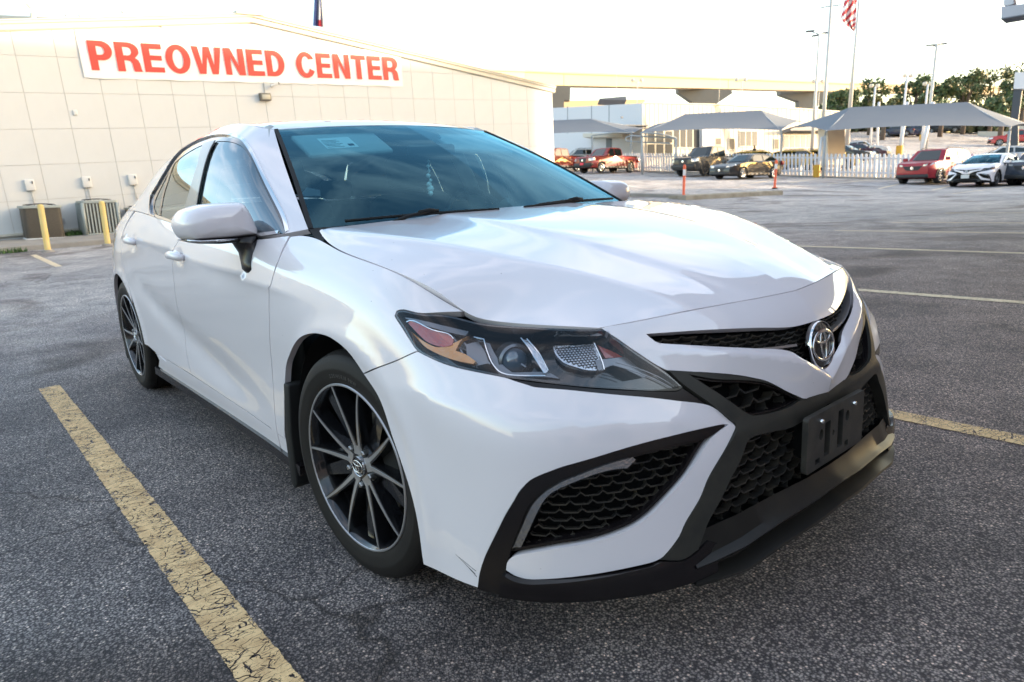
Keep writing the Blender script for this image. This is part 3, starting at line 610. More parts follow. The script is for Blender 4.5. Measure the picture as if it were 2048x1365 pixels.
    b=MB(); b.lathe([(.031,0),(.028,.010),(.020,.018),(.010,.022),(.0005,.0235)],32); b.V=[tuple(q@Vector(a)) for a in b.V]; b.obj('projector_lens',M['projlens'],hl,True)
    panel('lens','A',lamp,M['lens'],hl,side=side,off=.0005,rim=0,inset=.003)
    # ---- glasshouse
    G0=U_['G_trimout']
    dl=[(.62,0.)]+[(x,0.) for x in (1.2,2,3,4)]+[(4.7,.02)]+G0[2:]
    panel('pillar_frame','G',[(0,0),(8,0),(8,4),(0,4)],M['white'],HERO,holes=[dl],side=side,inset=.001,rim=.02,h=.04)
    panel('door_frame','G',dl,M['gloss'],HERO,side=side,off=-.006,rim=0,holes=[(lambda l:l)(U_['G_fglass']),U_['G_rglass'],U_['G_qglass']],hrim=.01)
    for par,k in ((fd,'G_fglass'),(rd,'G_rglass'),(rd,'G_qglass')): panel('window','G',U_[k],M['sg'],par,side=side,off=-.008,rim=0,h=.05)
    lp=band('G',[G0[1],G0[2],G0[3],G0[4]]+G0[5:],.013); panel('window_trim','G',lp,M['chrome'],HERO,side=side,off=.003,rim=.008,densify=False)
    bl=[(x,.05) for x in (.75,1,1.5,2,3,4,4.6,4.95)]; panel('belt_trim','G',band('G',bl,.013),M['chrome'],HERO,side=side,off=.004,rim=.01,densify=False)
    up=[(2.05,0.12),(3.95,0.12),(3.95,3.0),(3.0,3.0)]
    # B pillar cover
    a=U_['G_fglass']; r=U_['G_rglass']
    pl=[a[0],a[17],a[16],a[15],a[13],(3.45,.08),(3.95,.08),r[12],r[13],r[14],r[0]]
    panel('pillar_cover','G',pl,M['pillar'],HERO,side=side,off=.002,rim=.004)
    b=MB(); 
    # handles
    for par,hx,hz in ((fd,-1.43,.872),(rd,-2.30,.909)):
        pts=[];rr=[]
        for k in range(9):
            t=k/8; x=hx+.095-.19*t; hu=uv_of('A',x,hz-.004+.006*math.cos(PI*(t-.5)),16,6.2); e=math.sin(PI*t)**.5 if 0<t<1 else 0
            pts.append(pos('A',hu[0],hu[1],.006+.024*e,sg)); rr.append(.012+.006*e)
        b=MB(); b.tube(pts,rr,12,flat=1.0); b.obj('door_handle',M['white'],par,True)
    # mirror
    ol=[(-1.088,1.019),(-1.082,1.040),(-1.066,1.060),(-1.045,1.071),(-1.005,1.080),(-.957,1.083),(-.905,1.083),(-.888,1.082),(-.875,1.074),(-.858,1.040),(-.846,1.000),(-.842,.985),(-.845,.971),(-.853,.967),(-.90,.966),(-.958,.966),(-1.01,.967),(-1.050,.969),(-1.066,.973),(-1.080,.990)]
    mr=empty('wing_mirror',None,None); mr.parent=HERO
    def resamp(P,k):
        o=[];n=len(P)
        for i in range(n):
            p0,p1,p2,p3=[np.array(P[(i+j)%n]) for j in (-1,0,1,2)]
            for q in range(k): t=q/k; o.append(tuple(.5*((2*p1)+(p2-p0)*t+(2*p0-5*p1+4*p2-p3)*t*t+(3*p1-p0-3*p2+p3)*t**3)))
        return o
    def dome(nm,ol,mm,prof,par):
        cy=sum(p[0] for p in ol)/len(ol); cz=sum(p[1] for p in ol)/len(ol); V=[];F=[];n=len(ol)
        for sc,x in prof:
            for y,z in ol: V.append((x,(cy+(y-cy)*sc)*(-sg if False else 1)*(1 if side=='near' else -1),cz+(z-cz)*sc))
        for k in range(len(prof)-1):
            for i in range(n): F.append((k*n+i,k*n+(i+1)%n,(k+1)*n+(i+1)%n,(k+1)*n+i))
        F.append(tuple((len(prof)-1)*n+i for i in range(n)))
        o=mesh_obj(nm,V,F,mm,par,True); flipfix(o); return o
    ol=resamp(ol,5); dome('mirror_cap',ol,M['white'],[(.90,-.768),(.98,-.768),(.995,-.762),(1.0,-.750),(1.0,-.72),(.995,-.695),(.975,-.670),(.945,-.650),(.90,-.634),(.82,-.620),(.70,-.609),(.50,-.600),(.25,-.595)],mr)
    mesh_obj('mirror_glass',[(-.766,(p[0]*.92-.077)*(1 if side=='near' else -1),p[1]*.92+.082) for p in ol],[tuple(range(len(ol)))],M['chrome'],mr)
    lo=[(-1.080,.972),(-1.04,.958),(-.98,.951),(-.92,.950),(-.87,.953),(-.853,.966),(-.90,.970),(-1.0,.971)]
    dome('mirror_lower',lo,M['satin'],[(.9,-.755),(1.,-.755),(1.,-.66),(.9,-.635),(.6,-.628)],mr)
    b=MB(); pts=[(-.640,-1.078,.972),(-.628,-1.04,.966),(-.622,-.98,.964),(-.622,-.925,.963)]; b.tube([(x,y*-sg,z) for x,y,z in pts],[.004,.005,.005,.004],8); b.obj('mirror_signal',M['lampclear'],mr,True)
    # stalk to the door
    secs=[((-.67,-.895,.968),.060,.048),((-.665,-.888,.945),.058,.040),((-.655,-.882,.915),.055,.034),((-.640,-.884,.885),.058,.034),((-.625,-.890,.862),.055,.032),((-.62,-.895,.850),.03,.020)]
    V=[];F=[];n=14
    for (cx,cy,cz),rx,ry in secs:
        for k in range(n): th=2*PI*k/n; V.append((cx+rx*math.cos(th),(cy+ry*math.sin(th))*-sg,cz))
    for k in range(len(secs)-1):
        for i in range(n): F.append((k*n+i,k*n+(i+1)%n,(k+1)*n+(i+1)%n,(k+1)*n+i))
    F+=[tuple(range(n)),tuple((len(secs)-1)*n+i for i in range(n))]
    o=mesh_obj('mirror_arm',V,F,M['satin'],mr,True); flipfix(o)
    # black sail at the front corner of the door glass
    # wheel wells
    for cx in (-.015,-2.83):
        b=MB(); b.lathe([(.386,0),(.386,-.34),(.0,-.34)],28,'y',(cx,sg*.885,.334),a0=R_(-12),a1=R_(192))
        b.V=[(x,(y if sg>0 else -(-y-.0) ) ,z) for x,y,z in b.V]
        if sg<0: b.V=[(x,-.885+(-.885-y),z) for x,y,z in b.V]
        b.obj('wheel_arch_liner',M['rubber'],HERO,True)
    for cx,xx in ((-.015,-.405),(-2.83,-3.195)):
        b=MB(); pts=[(xx-.03,.50),(xx-.05,.42),(xx-.08,.33),(xx-.085,.13),(xx-.06,.115),(xx-.03,.14),(xx-.022,.33),(xx+.0,.42),(xx+.015,.5)]
        V=[];n=len(pts)
        for y in (.74,.912 if cx>-1 else .872): V+=[(x,y*sg,z) for x,z in pts]
        F=[tuple(range(n)),tuple(range(2*n-1,n-1,-1))]+[(i,(i+1)%n,n+(i+1)%n,n+i) for i in range(n)]
        o=mesh_obj('mudflap',V,F,M['rubber'],HERO); flipfix(o); bevel(o,.006,2)
def honey(sk,poly,m,side,cw,ch,off,excl=None,depth=.016,th=.0011,up=0.,par=None,nm='grille_mesh'):
    """scaled honeycomb: flat-bottomed cells drawn as thin raised blades on the surface"""
    s=S[sk]; L=smooth_loop(sk,poly); Lo=L if area(L)>0 else L[::-1]; Li=offset_uv(sk,Lo,.004); E=smooth_loop(sk,excl) if excl else None
    P=s.base(L[:,0],L[:,1]); zmin,zmax=P[:,2].min(),P[:,2].max(); umin,umax=L[:,0].min(),L[:,0].max()
    # arc length along the row
    uu=np.linspace(umin,umax,160); vm=L[:,1].mean(); Q=s.base(uu,np.full(160,vm)); al=np.concatenate([[0],np.cumsum(np.linalg.norm(np.diff(Q,axis=0),axis=1))])
    V=[];F=[]
    def P3(a,z):
        u=np.interp(a,al,uu); vv=np.linspace(L[:,1].min()-.3,L[:,1].max()+.3,60); vv=np.clip(vv,0,s.N-1); zz=s.base(np.full(60,u),vv)[:,2]; return (u,float(np.interp(z,zz,vv)))
    segs=[]; rows=int((zmax-zmin)/ch)+3; cols=int(al[-1]/cw)+3
    for r in range(-1,rows):
        z=zmin+r*ch
        for c in range(-1,cols):
            a=(c+(.5 if r%2 else 0))*cw
            # one scale: left rise, flat bottom, right rise (open at the top) and a tail up to the next row
            segs.append([(a-.5*cw,z+ch*.42),(a-.30*cw,z),(a+.30*cw,z),(a+.5*cw,z+ch*.42)])
            segs.append([(a+.5*cw,z+ch*.42),(a+.5*cw,z+ch*1.0)])
    for sg_ in segs:
        pts=[]
        for (a0,z0),(a1,z1) in zip(sg_[:-1],sg_[1:]):
            for k in range(4): t=k/4; pts.append((a0+(a1-a0)*t,z0+(z1-z0)*t))
        pts.append(sg_[-1])
        uvp=np.array([P3(min(max(a,0),al[-1]),z) for a,z in pts]); ok=inside(uvp,Li)&np.array([0<=a<=al[-1] for a,z in pts])
        if E is not None: ok&=~inside(uvp,E)
        B=s.base(uvp[:,0],uvp[:,1]); N=s.nrm0(uvp[:,0],uvp[:,1])
        for i in range(len(pts)-1):
            if not(ok[i] and ok[i+1]): continue
            b=len(V)
            for j in (i,i+1):
                f=B[j]+N[j]*off; k=f-N[j]*depth; uz=np.array([0,0,th+.0006*(1 if len(sg_)>2 else 0)]); dr=np.array([0,0,-.004])
                V+=[f-uz,f+uz,k+uz+dr,k-uz+dr]
            F+=[(b,b+1,b+5,b+4),(b+1,b+2,b+6,b+5),(b+3,b,b+4,b+7)]
    V=[(x,y if side=='far' else -y,z) for x,y,z in V]; V2=V;F2=F
    if side=='both': V2=V+[(x,-y,z) for x,y,z in V]; n=len(V); F2=F+[tuple(n+i for i in f) for f in F]
    o=mesh_obj(nm,V2,F2,m,par or HERO); return o
M['projlens']=mat('projector_glass',(.10,.13,.17),.02,.0,1.,1.)
M['pillar']=mat('satin_pillar_vinyl',(.16,.155,.15),.28,0,.4,.5)
for sd_ in ('near','far'): half(sd_)
# --- centre pieces
top=topline(0.,GAPU,16)
nose=[(0.,8.)]+top[1:]+[lamp[20],lamp[19],lamp[18],A_('nosebot')[0]]+A_('nosebot')[1:]+[cen(.512),cen(.578)]+A_('slotbot')[1:][::-1]+[A_('slottop')[0]]+A_('slottop')[1:]+[cen(.703)]
panel('nose_panel','A',nose,M['white'],HERO,side='both',inset=.0012,disp=nose_disp,rim=.024,h=.014,lines=[_cl])
slot=[cen(.56)]+A_('slotbot')[::-1]+A_('slottop')[1:]+[cen(.71)]
panel('slot_back','A',slot,M['dark'],HERO,side='both',off=-.035,rim=0)
sl=[cen(.640)]+[(a[0],a[1]*.52+b[1]*.48) for a,b in zip([(1.0,5.9),(1.9,5.95),(2.8,6.05),(3.5,6.2),(4.0,6.4)],[(1.0,4.9),(1.9,5.2),(2.8,5.5),(3.5,5.8),(4.0,6.2)])]
o=panel('slot_fin','A',band('A',[(.75,5.42),(1.5,5.55),(2.3,5.72),(3.2,5.95),(4.0,6.28)],.006),M['alu'],HERO,side='near',off=-.010,rim=.03,densify=False)
o=panel('slot_fin','A',band('A',[(.75,5.42),(1.5,5.55),(2.3,5.72),(3.2,5.95),(4.0,6.28)],.006),M['alu'],HERO,side='far',off=-.010,rim=.03,densify=False)
honey('A',slot,M['mesh'],'both',cw=.05,ch=.012,off=-.026,depth=.006,th=.0008,nm='slot_mesh')
frame=[cen(.545)]+A_('nosebot')[::-1]+fo[:6]+fo[6:]+[w2[26],(4.35,.95),(3.0,.98),(1.5,1.02),(0.,1.05)]
def frame_disp(u,v,P): 
    return .006+.004*np.exp(-((P[:,2]-.505)/.02)**2)*(u<3.5)
lowo=A_('lowopen'); low_loop=[cen(.492)]+lowo+[cen(.322)]
panel('grille_surround','A',[cen(.545)]+A_('nosebot')[1:][::-1]+[A_('nosebot')[0]]+fo[1:]+[w2[26],(4.5,.70),(4.15,.85)]+lowo[:11][::-1]+[cen(.485)],M['matte'],HERO,side='both',holes=[A_('upopen')],disp=frame_disp,rim=.03,h=.015)
for sd_ in ('near','far'):
    panel('upper_grille_back','A',A_('upopen'),M['dark'],HERO,side=sd_,off=-.055,rim=0)
    honey('A',A_('upopen'),M['mesh'],sd_,.075,.030,-.016,depth=.03,th=.0016)
    panel('upper_grille_frame','A',smooth_loop('A',A_('upopen')),M['satin'],HERO,side=sd_,off=-.002,rim=.05,hrim=.05,holes=[offset_uv('A',(lambda l:l if area(l)>0 else l[::-1])(smooth_loop('A',A_('upopen'))),.005)],densify=False)
panel('lower_grille_back','A',[cen(.50)]+lowo[:11]+[(4.0,.95),(2.,.95),cen(.30)],M['dark'],HERO,side='both',off=-.085,rim=0)
honey('A',[(0.02,zv(0,.485))]+lowo[:11]+[(4.,1.2),(2.,1.15),(0.02,1.25)],M['mesh'],'both',.064,.024,-.022,depth=.026,th=.0013)
# outer lower lip
lipd=lambda u,v,P: (.010+.012*np.sin(np.clip(v/1.1,0,1)*PI))*np.clip((u-3.75)/1.3,0,1)+.002
for sd_ in ('near','far'): panel('front_lip','A',[w2[0]]+w2[23:][::-1][:1]+[p for p in w2[26:][::-1]]+[(4.5,.69),(4.15,.82),(3.9,.98),(3.65,.8),(3.7,0.),(5.,0.),(6.5,0.),(7.45,0.)],M['satin'],HERO,side=sd_,disp=lipd,rim=.035,h=.015)
# splitter blade
RX=[(0,.966),(.115,.963),(.28,.947),(.405,.932),(.50,.908),(.56,.885),(.60,.862)]; RZ=[(0,.284),(.28,.268),(.405,.252),(.52,.240),(.60,.228)]
ws_=[-.54+1.08*i/48 for i in range(49)]; V=[];prof=[(-.035,.036),(-.018,.012),(-.004,.0045),(.001,.0),(-.003,-.006),(-.026,-.018),(-.038,-.030),(-.034,-.042),(-.008,-.051),(.006,-.055),(.009,-.060),(.003,-.066),(-.03,-.069),(-.16,-.072)]
for w_ in ws_:
    a=abs(w_); x=float(np.interp(a,*zip(*RX))); z=float(np.interp(a,*zip(*RZ))); k=1.0 if a<.40 else max(0,1-(a-.40)/.14); nx=math.cos(.55*(a/.6)**2); ny=math.sin(.55*(a/.6)**2)*(1 if w_>0 else -1)
    zo=float(np.interp(a,[0,.27,.4,.5,.54],[.321,.320,.314,.306,.300]))
    for dx,dz in prof: V.append((x+dx*nx*(k if dx>0 else 1),w_+dx*ny,zo if dz==.036 else z+dz*(.7+.3*k)))
n=len(prof); F=[(i*n+j,(i+1)*n+j,(i+1)*n+j+1,i*n+j+1) for i in range(len(ws_)-1) for j in range(n-1)]
o=mesh_obj('splitter',V,F,M['splitter'],HERO,True); flipfix(o); autosmooth(o,40)
# bonnet
hl_=[(x,0.) for x in np.linspace(0,10,24)]+[(10.,y) for y in np.linspace(.4,10,24)]+[(x,10.) for x in np.linspace(9.6,0,26)]+[(0.,y) for y in np.linspace(9.6,.4,14)]
panel('bonnet','H',[(0,0),(10,0),(10,10),(0,10)],M['white'],HERO,side='both',inset=.002,rim=.022,h=.02,disp=hood_disp)
# windscreen, black band, mouldings, roof
fb=U_['W_fritbot']; fi=U_['W_fritin']
clear=[(fi[0][0]*1.,0.)]+[(fb[3][0],.9)]+[(fb[2][0],2.05)]+[(fb[1][0],3.05)]+fi[:-1]+[(3.80,1.2),(3.80,.72),(3.30,.50),(3.18,0.)]
wf=[(0,0),(4,0),(4,4),(0,4)]
panel('windscreen','W',wf,M['ws'],HERO,side='both',off=.0,rim=0,inset=.004)
cl=[(.33,0.),(.30,1.0),(.27,2.),(.22,3.0)]+fi[:8]+[(3.74,3.2),(3.82,2.2),(3.84,1.2),(3.84,.95),(3.25,.62),(3.12,.45),(3.12,0.)]
panel('windscreen_band','W',[(0,0),(4,0),(4,4),(0,4)][0:1]+[(0,4),(4,4),(4,0),(3.12,0.)]+cl[::-1][1:]+[],M['gloss'],HERO,side='both',off=-.004,rim=0,inset=0.)
for sd_ in ('near','far'): panel('screen_moulding','W',band('W',[(.0,4.),(1,4.),(2,4.),(3,4.),(4,4.)],.030),M['rubber'],HERO,side=sd_,off=.004,rim=.012,densify=False)
panel('roof_panel','R',[(0,0),(6,0),(6,4),(0,4)],M['white'],HERO,side='both',inset=.003,rim=.01,h=.05)
# sensor pod behind the glass and a small clear window in it
b=MB(); 
V=[]; pr=[(-1.03,.13,1.352),(-1.03,-.13,1.352),(-.86,-.055,1.270),(-.86,.055,1.270),(-1.06,.13,1.335),(-1.06,-.13,1.335),(-.93,-.055,1.262),(-.93,.055,1.262)]
sen=mesh_obj('sensor_pod',pr,[(0,1,2,3),(7,6,5,4),(0,4,5,1),(1,5,6,2),(2,6,7,3),(3,7,4,0)],M['gloss'],HERO)
# cowl and wipers
hr=[S['H'].p([0.],[t])[0] for t in np.linspace(0,10,14)]; wb=[S['W'].p([0.],[t])[0] for t in np.linspace(0,4,14)]
V=[];
for sg_ in (1,-1):
    pass
pts=[(-1,i) for i in range(13,0,-1)]+[(1,i) for i in range(14)]
for sg_,i in pts:
    a=hr[i].copy();c=wb[i].copy();a[1]*=sg_;c[1]*=sg_; V+=[tuple(a+np.array([.02,0,-.030])),tuple(a*.45+c*.55+np.array([0,0,-.022])),tuple(c+np.array([0,0,.002]))]
F=[(i*3+j,i*3+j+1,i*3+4+j,i*3+3+j) for i in range(len(pts)-1) for j in range(2)]
o=mesh_obj('cowl',V,F,M['rubber'],HERO,True); flipfix(o)
def wiper(y0,y1,hub,nm='wiper'):
    w_=empty(nm,None,None); w_.parent=HERO; pts=[]
    for k in range(17):
        t=k/16; y=y0+(y1-y0)*t; vv=abs(y)/.768*4; p=S['W'].p([.05+.03*math.sin(PI*t)],[min(vv,3.9)])[0]; p[1]=y; p[0]+=.022; p[2]+=.012; pts.append(Vector(p))
    b=MB(); b.tube(pts,.0055,6); b.obj('blade',M['rubber'],w_,True)
    m_=pts[8]; b=MB(); b.tube([m_+Vector((.006,-.04,.008)),m_+Vector((.010,0,.012)),m_+Vector((.006,.04,.008))],[.005,.007,.005],8); b.tube([m_+Vector((.008,0,.008)),m_.lerp(Vector(hub),.6)+Vector((.01,0,.004)),Vector(hub)-Vector((0,0,.01))],[.005,.006,.008],8); b.obj('wiper_arm',M['rubber'],w_,True)
wiper(-.66,-.10,(-.315,-.52,.995)); wiper(.02,.64,(-.30,.02,1.0))
# nose badge
def badge(c,n,r,par,sx=1.06):
    bd=empty('badge',None,None); bd.parent=par
    q=Vector(n).normalized().to_track_quat('Z','Y').to_matrix().to_4x4(); q.translation=Vector(c)
    T_=lambda V:[tuple(q@Vector(a)) for a in V]
    b=MB(); b.lathe([(r*1.02,-.010),(r*1.02,.002),(r*1.0,.005),(r*.97,.004),(r*.965,0)],48,'z'); b.V=T_(b.V); autosmooth(b.obj('rim',M['chrome'],bd))
    b=MB(); b.lathe([(r*.94,.001),(r*.6,.0045),(r*.2,.006),(.0001,.006)],48,'z'); b.V=T_(b.V); b.obj('dome',M['gloss'],bd,True)
    def ell(a,c_,cx,cy,wd): 
        b.tube([(cx+a*math.cos(t),cy+c_*math.sin(t),.0065) for t in [2*PI*k/40 for k in range(40)]],wd,8,closed=True,flat=.6)
    b=MB(); ell(r*.88,r*.62,0,0,r*.062); ell(r*.60,r*.23,0,r*.33,r*.058); ell(r*.22,r*.58,0,.0,r*.058); b.V=T_(b.V); b.obj('emblem',M['chrome'],bd,True)
    return bd
badge((.893,0,.641),(.965,0,.16),.0615,HERO)
# plate bracket
def plate_mesh(name,outl,holes,th,q,m,par):
    v,f=cdt([np.array(outl)]+[np.array(h) for h in holes]); n=len(v); V=[q@Vector((a,b_,0)) for a,b_ in v]+[q@Vector((a,b_,-th)) for a,b_ in v]; F=[tuple(t) for t in f]+[tuple(n+i for i in t[::-1]) for t in f]
    for L in [outl]+list(holes):
        b0=len(V); k=len(L); V+=[q@Vector((a,b_,0)) for a,b_ in L]+[q@Vector((a,b_,-th)) for a,b_ in L]; F+=[(b0+i,b0+(i+1)%k,b0+k+(i+1)%k,b0+k+i) for i in range(k)]
    o=mesh_obj(name,V,F,m,par); flipfix(o); return o
def rrect(x0,x1,y0,y1,r,n=5): 
    o=[]
    for cx,cy,a0 in ((x1-r,y0+r,-90),(x1-r,y1-r,0),(x0+r,y1-r,90),(x0+r,y0+r,180)):
        for k in range(n+1): t=R_(a0+90*k/n); o.append((cx+r*math.cos(t),cy+r*math.sin(t)))
    return o
circ_=lambda x,y,r,n=14,sy=1.:[(x+r*math.cos(2*PI*k/n),y+r*sy*math.sin(2*PI*k/n)) for k in range(n)]
q=Matrix(((0,0,1,.944),(1,0,0,0),(0,1,0,.418),(0,0,0,1)))
pb=plate_mesh('plate_bracket',rrect(-.158,.158,-.074,.074,.010),[rrect(-.066,-.036,-.052,.040,.003),rrect(.006,.036,-.050,.052,.003),circ_(-.085,.014,.011,16,1.4),circ_(.060,.026,.011,16,1.4),circ_(-.018,.0,.006,12,1.5),rrect(-.112,-.088,-.060,-.046,.002),rrect(.052,.072,-.060,-.044,.002)],.014,q,M['bracket'],HERO)
for y in (-.092,.092):
    b=MB(); b.lathe([(.0001,.006),(.0045,.006),(.0065,.003),(.0065,-.002)],12,'x',(.9455,y,.470)); b.obj('screw',M['chrome'],pb,True)
for y in (-.09,.09): b=MB(); b.box(.86,.935,y-.03,y+.03,.37,.47); b.obj('bracket_mount',M['dark'],pb)
# scuff marks low on the bumper corner
b=MB()
for (u0,v0),(u1,v1) in (((8.35,.62),(7.98,.42)),((8.42,.66),(8.0,.34)),((8.2,.5),(7.97,.28))):
    p=[pos('A',u0+(u1-u0)*t,v0+(v1-v0)*t,.0004,-1) for t in (0,.35,.7,1)]; b.tube(p,[.0002,.0004,.0004,.0006],5)
b.obj('scratch',M['dark'],HERO)
# ---------------------------------------------------------------- wheels of the sedan
def letters3d(txt,size,ext,m,par,name,xf):
    """small raised lettering: xf maps (glyph x, y, z) of each character to the place it stands"""
    V=[];F=[];x=0
    for ch in txt:
        c=bpy.data.curves.new('t','FONT'); c.body=ch; c.size=size; c.extrude=ext; c.resolution_u=2; o=bpy.data.objects.new('t',c); COL.objects.link(o)
        bpy.context.view_layer.update(); me=o.to_mesh(); b=len(V)
        wdt=size*(.34 if ch in ' /.' else .50 if ch=='1' else .68)
        for v in me.vertices: V.append(tuple(xf(v.co.x,v.co.y,v.co.z,x)))
        F+=[tuple(b+i for i in p.vertices) for p in me.polygons]; x+=wdt
        o.to_mesh_clear(); bpy.data.objects.remove(o); bpy.data.curves.remove(c)
    return mesh_obj(name,V,F,m,par)
def make_wheel():
    """axis along local y, outer face towards -y, origin in the hub"""
    W=empty('wheel',None,None); F0=-.110
    pr=[(.236,-.098),(.241,-.106),(.252,-.111),(.268,-.1155),(.284,-.1165),(.288,-.1175),(.292,-.1165),(.306,-.1125),(.317,-.107),(.326,-.098),(.3305,-.088),(.3325,-.080)]
    grooves=[-.062,-.022,.022,.062]; tr=[]
    for g in grooves: tr+=[(.3345,g-.006),(.3275,g-.0045),(.3275,g+.0045),(.3345,g+.006)]
    prof=pr+tr+[(r,-y) for r,y in pr[::-1]]
    b=MB(); b.lathe(prof,96); t=b.obj('tyre',M['tyre'],W); autosmooth(t,30)
    b=MB()
    for k in range(120):     # shoulder blocks
        a=2*PI*k/120; c,s=math.cos(a),math.sin(a); c2,s2=math.cos(a+.036),math.sin(a+.036)
        for y0,y1,r0,r1 in ((-.0985,-.070,.3262,.3362),):
            v=[(r*cc,y,r*ss) for y,r in ((y0,r0),(y1,r1)) for cc,ss in ((c,s),(c2,s2))]; w=[(x*.985,y,z*.985) for x,y,z in v]
            b.add(v+w,[(0,1,3,2),(4,6,7,5),(0,4,5,1),(2,3,7,6),(0,2,6,4),(1,5,7,3)])
    o=b.obj('tread_blocks',M['tyre'],t)
    def xf(x,y,z,adv):
        r=.263+y; th=R_(104)-(adv+x)/.268; return (r*math.cos(th),-.1148-z-.0009+abs(y-.006)*.03,r*math.sin(th))
    letters3d('235/45R18 98W',.0165,.0006,M['tyrelet'],t,'lettering',xf)
    # barrel and lip
    b=MB(); b.lathe([(.2425,-.104),(.2460,-.108),(.2465,-.110),(.2445,-.1125),(.2405,-.1125),(.239,-.110)],96); o=b.obj('rim_lip',M['alu'],W); autosmooth(o,40)
    b=MB(); b.lathe([(.2405,-.1115),(.235,-.106),(.228,-.090),(.221,-.05),(.215,.0),(.218,.07),(.234,.10)],72); b.obj('rim_barrel',M['wblack'],W,True)
    # spokes
    def face_y(r): return -.1085+.020*(1-min(1,max(0,(r-.05)/.185)))**1.3     # dished towards the hub
    def spoke(a0,r0,w0,a1,r1,w1,dep,name,mat_,cap=None,yo=0.,taper=1.6):
        V=[];N=8
        for k in range(N+1):
            t=k/N; a=a0+(a1-a0)*t; r=r0+(r1-r0)*t; p0=np.array([r*math.cos(a),r*math.sin(a)])
            V.append((p0,r,w0+(w1-w0)*t))
        P=[v[0] for v in V]; X=[]
        for k,(p,r,wd) in enumerate(V):
            d=P[min(k+1,N)]-P[max(k-1,0)]; d/=np.linalg.norm(d); nn=np.array([-d[1],d[0]]); y=face_y(r)+yo
            for s,yy,ww in ((-1,y,1),(1,y,1),(1,y+dep,taper),(-1,y+dep,taper)):
                q=p+nn*s*wd*ww/2; X.append((q[0],yy,q[1]))
        F=[]
        for k in range(N):
            for j in range(4): F.append((k*4+j,k*4+(j+1)%4,k*4+4+(j+1)%4,k*4+4+j))
        F+=[(0,1,2,3),(4*N+3,4*N+2,4*N+1,4*N)]
        o=mesh_obj(name,X,F,mat_,W); flipfix(o); return o
    for k in range(5):
        c=R_(91+72*k)
        for s in (-1,1):
            a0=c+s*R_(11); a1=c+s*R_(16.3)
            spoke(a0,.060,.024,a1,.240,.010,.040,'spoke',M['wblack'],taper=1.5)
            f=spoke(a0,.052,.012,a1,.2405,.0050,.002,'spoke_face',M['alu'],yo=-.0016,taper=1.0)
        c2=c+R_(36)
        spoke(c2,.07,.050,c2,.226,.030,.03,'inner_spoke',M['wblack'],yo=.026,taper=1.2)
        spoke(c,.085,.02,c,.215,.012,.02,'centre_rib',M['wblack'],yo=.040,taper=1.2)
    b=MB(); b.lathe([(.0001,-.0905),(.034,-.0905),(.052,-.0895),(.066,-.086),(.074,-.072),(.075,-.03)],40); autosmooth(b.obj('hub_face',M['wblack'],W),30)
    b=MB()
    for k in range(5):
        a=R_(91+72*k); 
        b.add([(.040*math.cos(a-.55),-.0908,.040*math.sin(a-.55)),(.064*math.cos(a-.32),-.0898,.064*math.sin(a-.32)),(.064*math.cos(a+.32),-.0898,.064*math.sin(a+.32)),(.040*math.cos(a+.55),-.0908,.040*math.sin(a+.55))],[(0,1,2,3)])
    o=b.obj('hub_flat',M['alu'],W); flipfix(o)
    for k in range(5):
        a=R_(91+36+72*k); c=(.057*math.cos(a),0,.057*math.sin(a)); b=MB(); b.lathe([(.0001,-.099),(.006,-.099),(.0085,-.096),(.0095,-.088),(.0095,-.07)],6,'y',c); b.lathe([(.0125,-.0885),(.0125,-.08)],16,'y',c); b.obj('lug_nut',M['steel'],W)
    bd=badge((0,-.0925,0),(0,-1,0),.029,W); bd.name='hub_cap'
    b=MB(); b.lathe([(.06,.0),(.155,.0),(.155,.022),(.06,.022)],60,'y',(0,-.045,0),closed=True); autosmooth(b.obj('brake_disc',M['steel'],W),30)
    b=MB(); b.lathe([(.095,-.035),(.166,-.035),(.168,.05),(.095,.05)],14,'y',(0,-.035,0),closed=True,a0=R_(-28),a1=R_(38)); o=b.obj('brake_caliper',M['rubber'],W); flipfix(o); bevel(o,.006)
    b=MB(); b.lathe([(.225,.02),(.03,.02)],40,'y'); b.obj('backing_plate',M['dark'],W)
    return W
M['tyrelet']=mat('tyre_lettering',(.055,.05,.045),.6)
w0=make_wheel(); w0.parent=HERO; w0.location=(.003,-.800,.334); w0.rotation_euler=(0,0,R_(4.5))
w1=copy_tree(w0,HERO); w1.location=(-2.828,-.782,.334); w1.rotation_euler=(0,R_(-31),0)
w2_=copy_tree(w0,HERO); w2_.location=(.003,.795,.334); w2_.rotation_euler=(0,0,R_(184.5))
w3=copy_tree(w0,HERO); w3.location=(-2.828,.782,.334); w3.rotation_euler=(0,R_(20),R_(180))
# ---------------------------------------------------------------- underbody, tail
b=MB(); 
V=[];F=[]; st=[(.86,.50,.20),(.70,.72,.17),(.42,.80,.155),(.36,.55,.155),(-.36,.55,.155),(-.45,.80,.15),(-2.35,.80,.15),(-2.45,.55,.17),(-3.22,.55,.2),(-3.3,.74,.24),(-3.75,.60,.27)]
for x,w_,z in st: V+=[(x,-w_,z),(x,w_,z),(x,w_,z+.10),(x,-w_,z+.10)]
for i in range(len(st)-1):
    for j in range(4): F.append((i*4+j,i*4+(j+1)%4,i*4+4+(j+1)%4,i*4+4+j))
F+=[(0,1,2,3),(len(V)-1,len(V)-2,len(V)-3,len(V)-4)]
o=mesh_obj('underbody',V,F,M['dark'],HERO); flipfix(o)
e=S['R'].p(np.full(9,6.),np.linspace(0,4,9)); rg=[]
for k in range(6):
    t=k/5
    for sg_,q in [(-1,p) for p in e[::-1]]+[(1,p) for p in e[1:]]:
        rg.append((q[0]-(.46)*t,q[1]*sg_*(1+.30*t),q[2]-.215*t-.03*t*t+.03*math.sin(PI*t)))
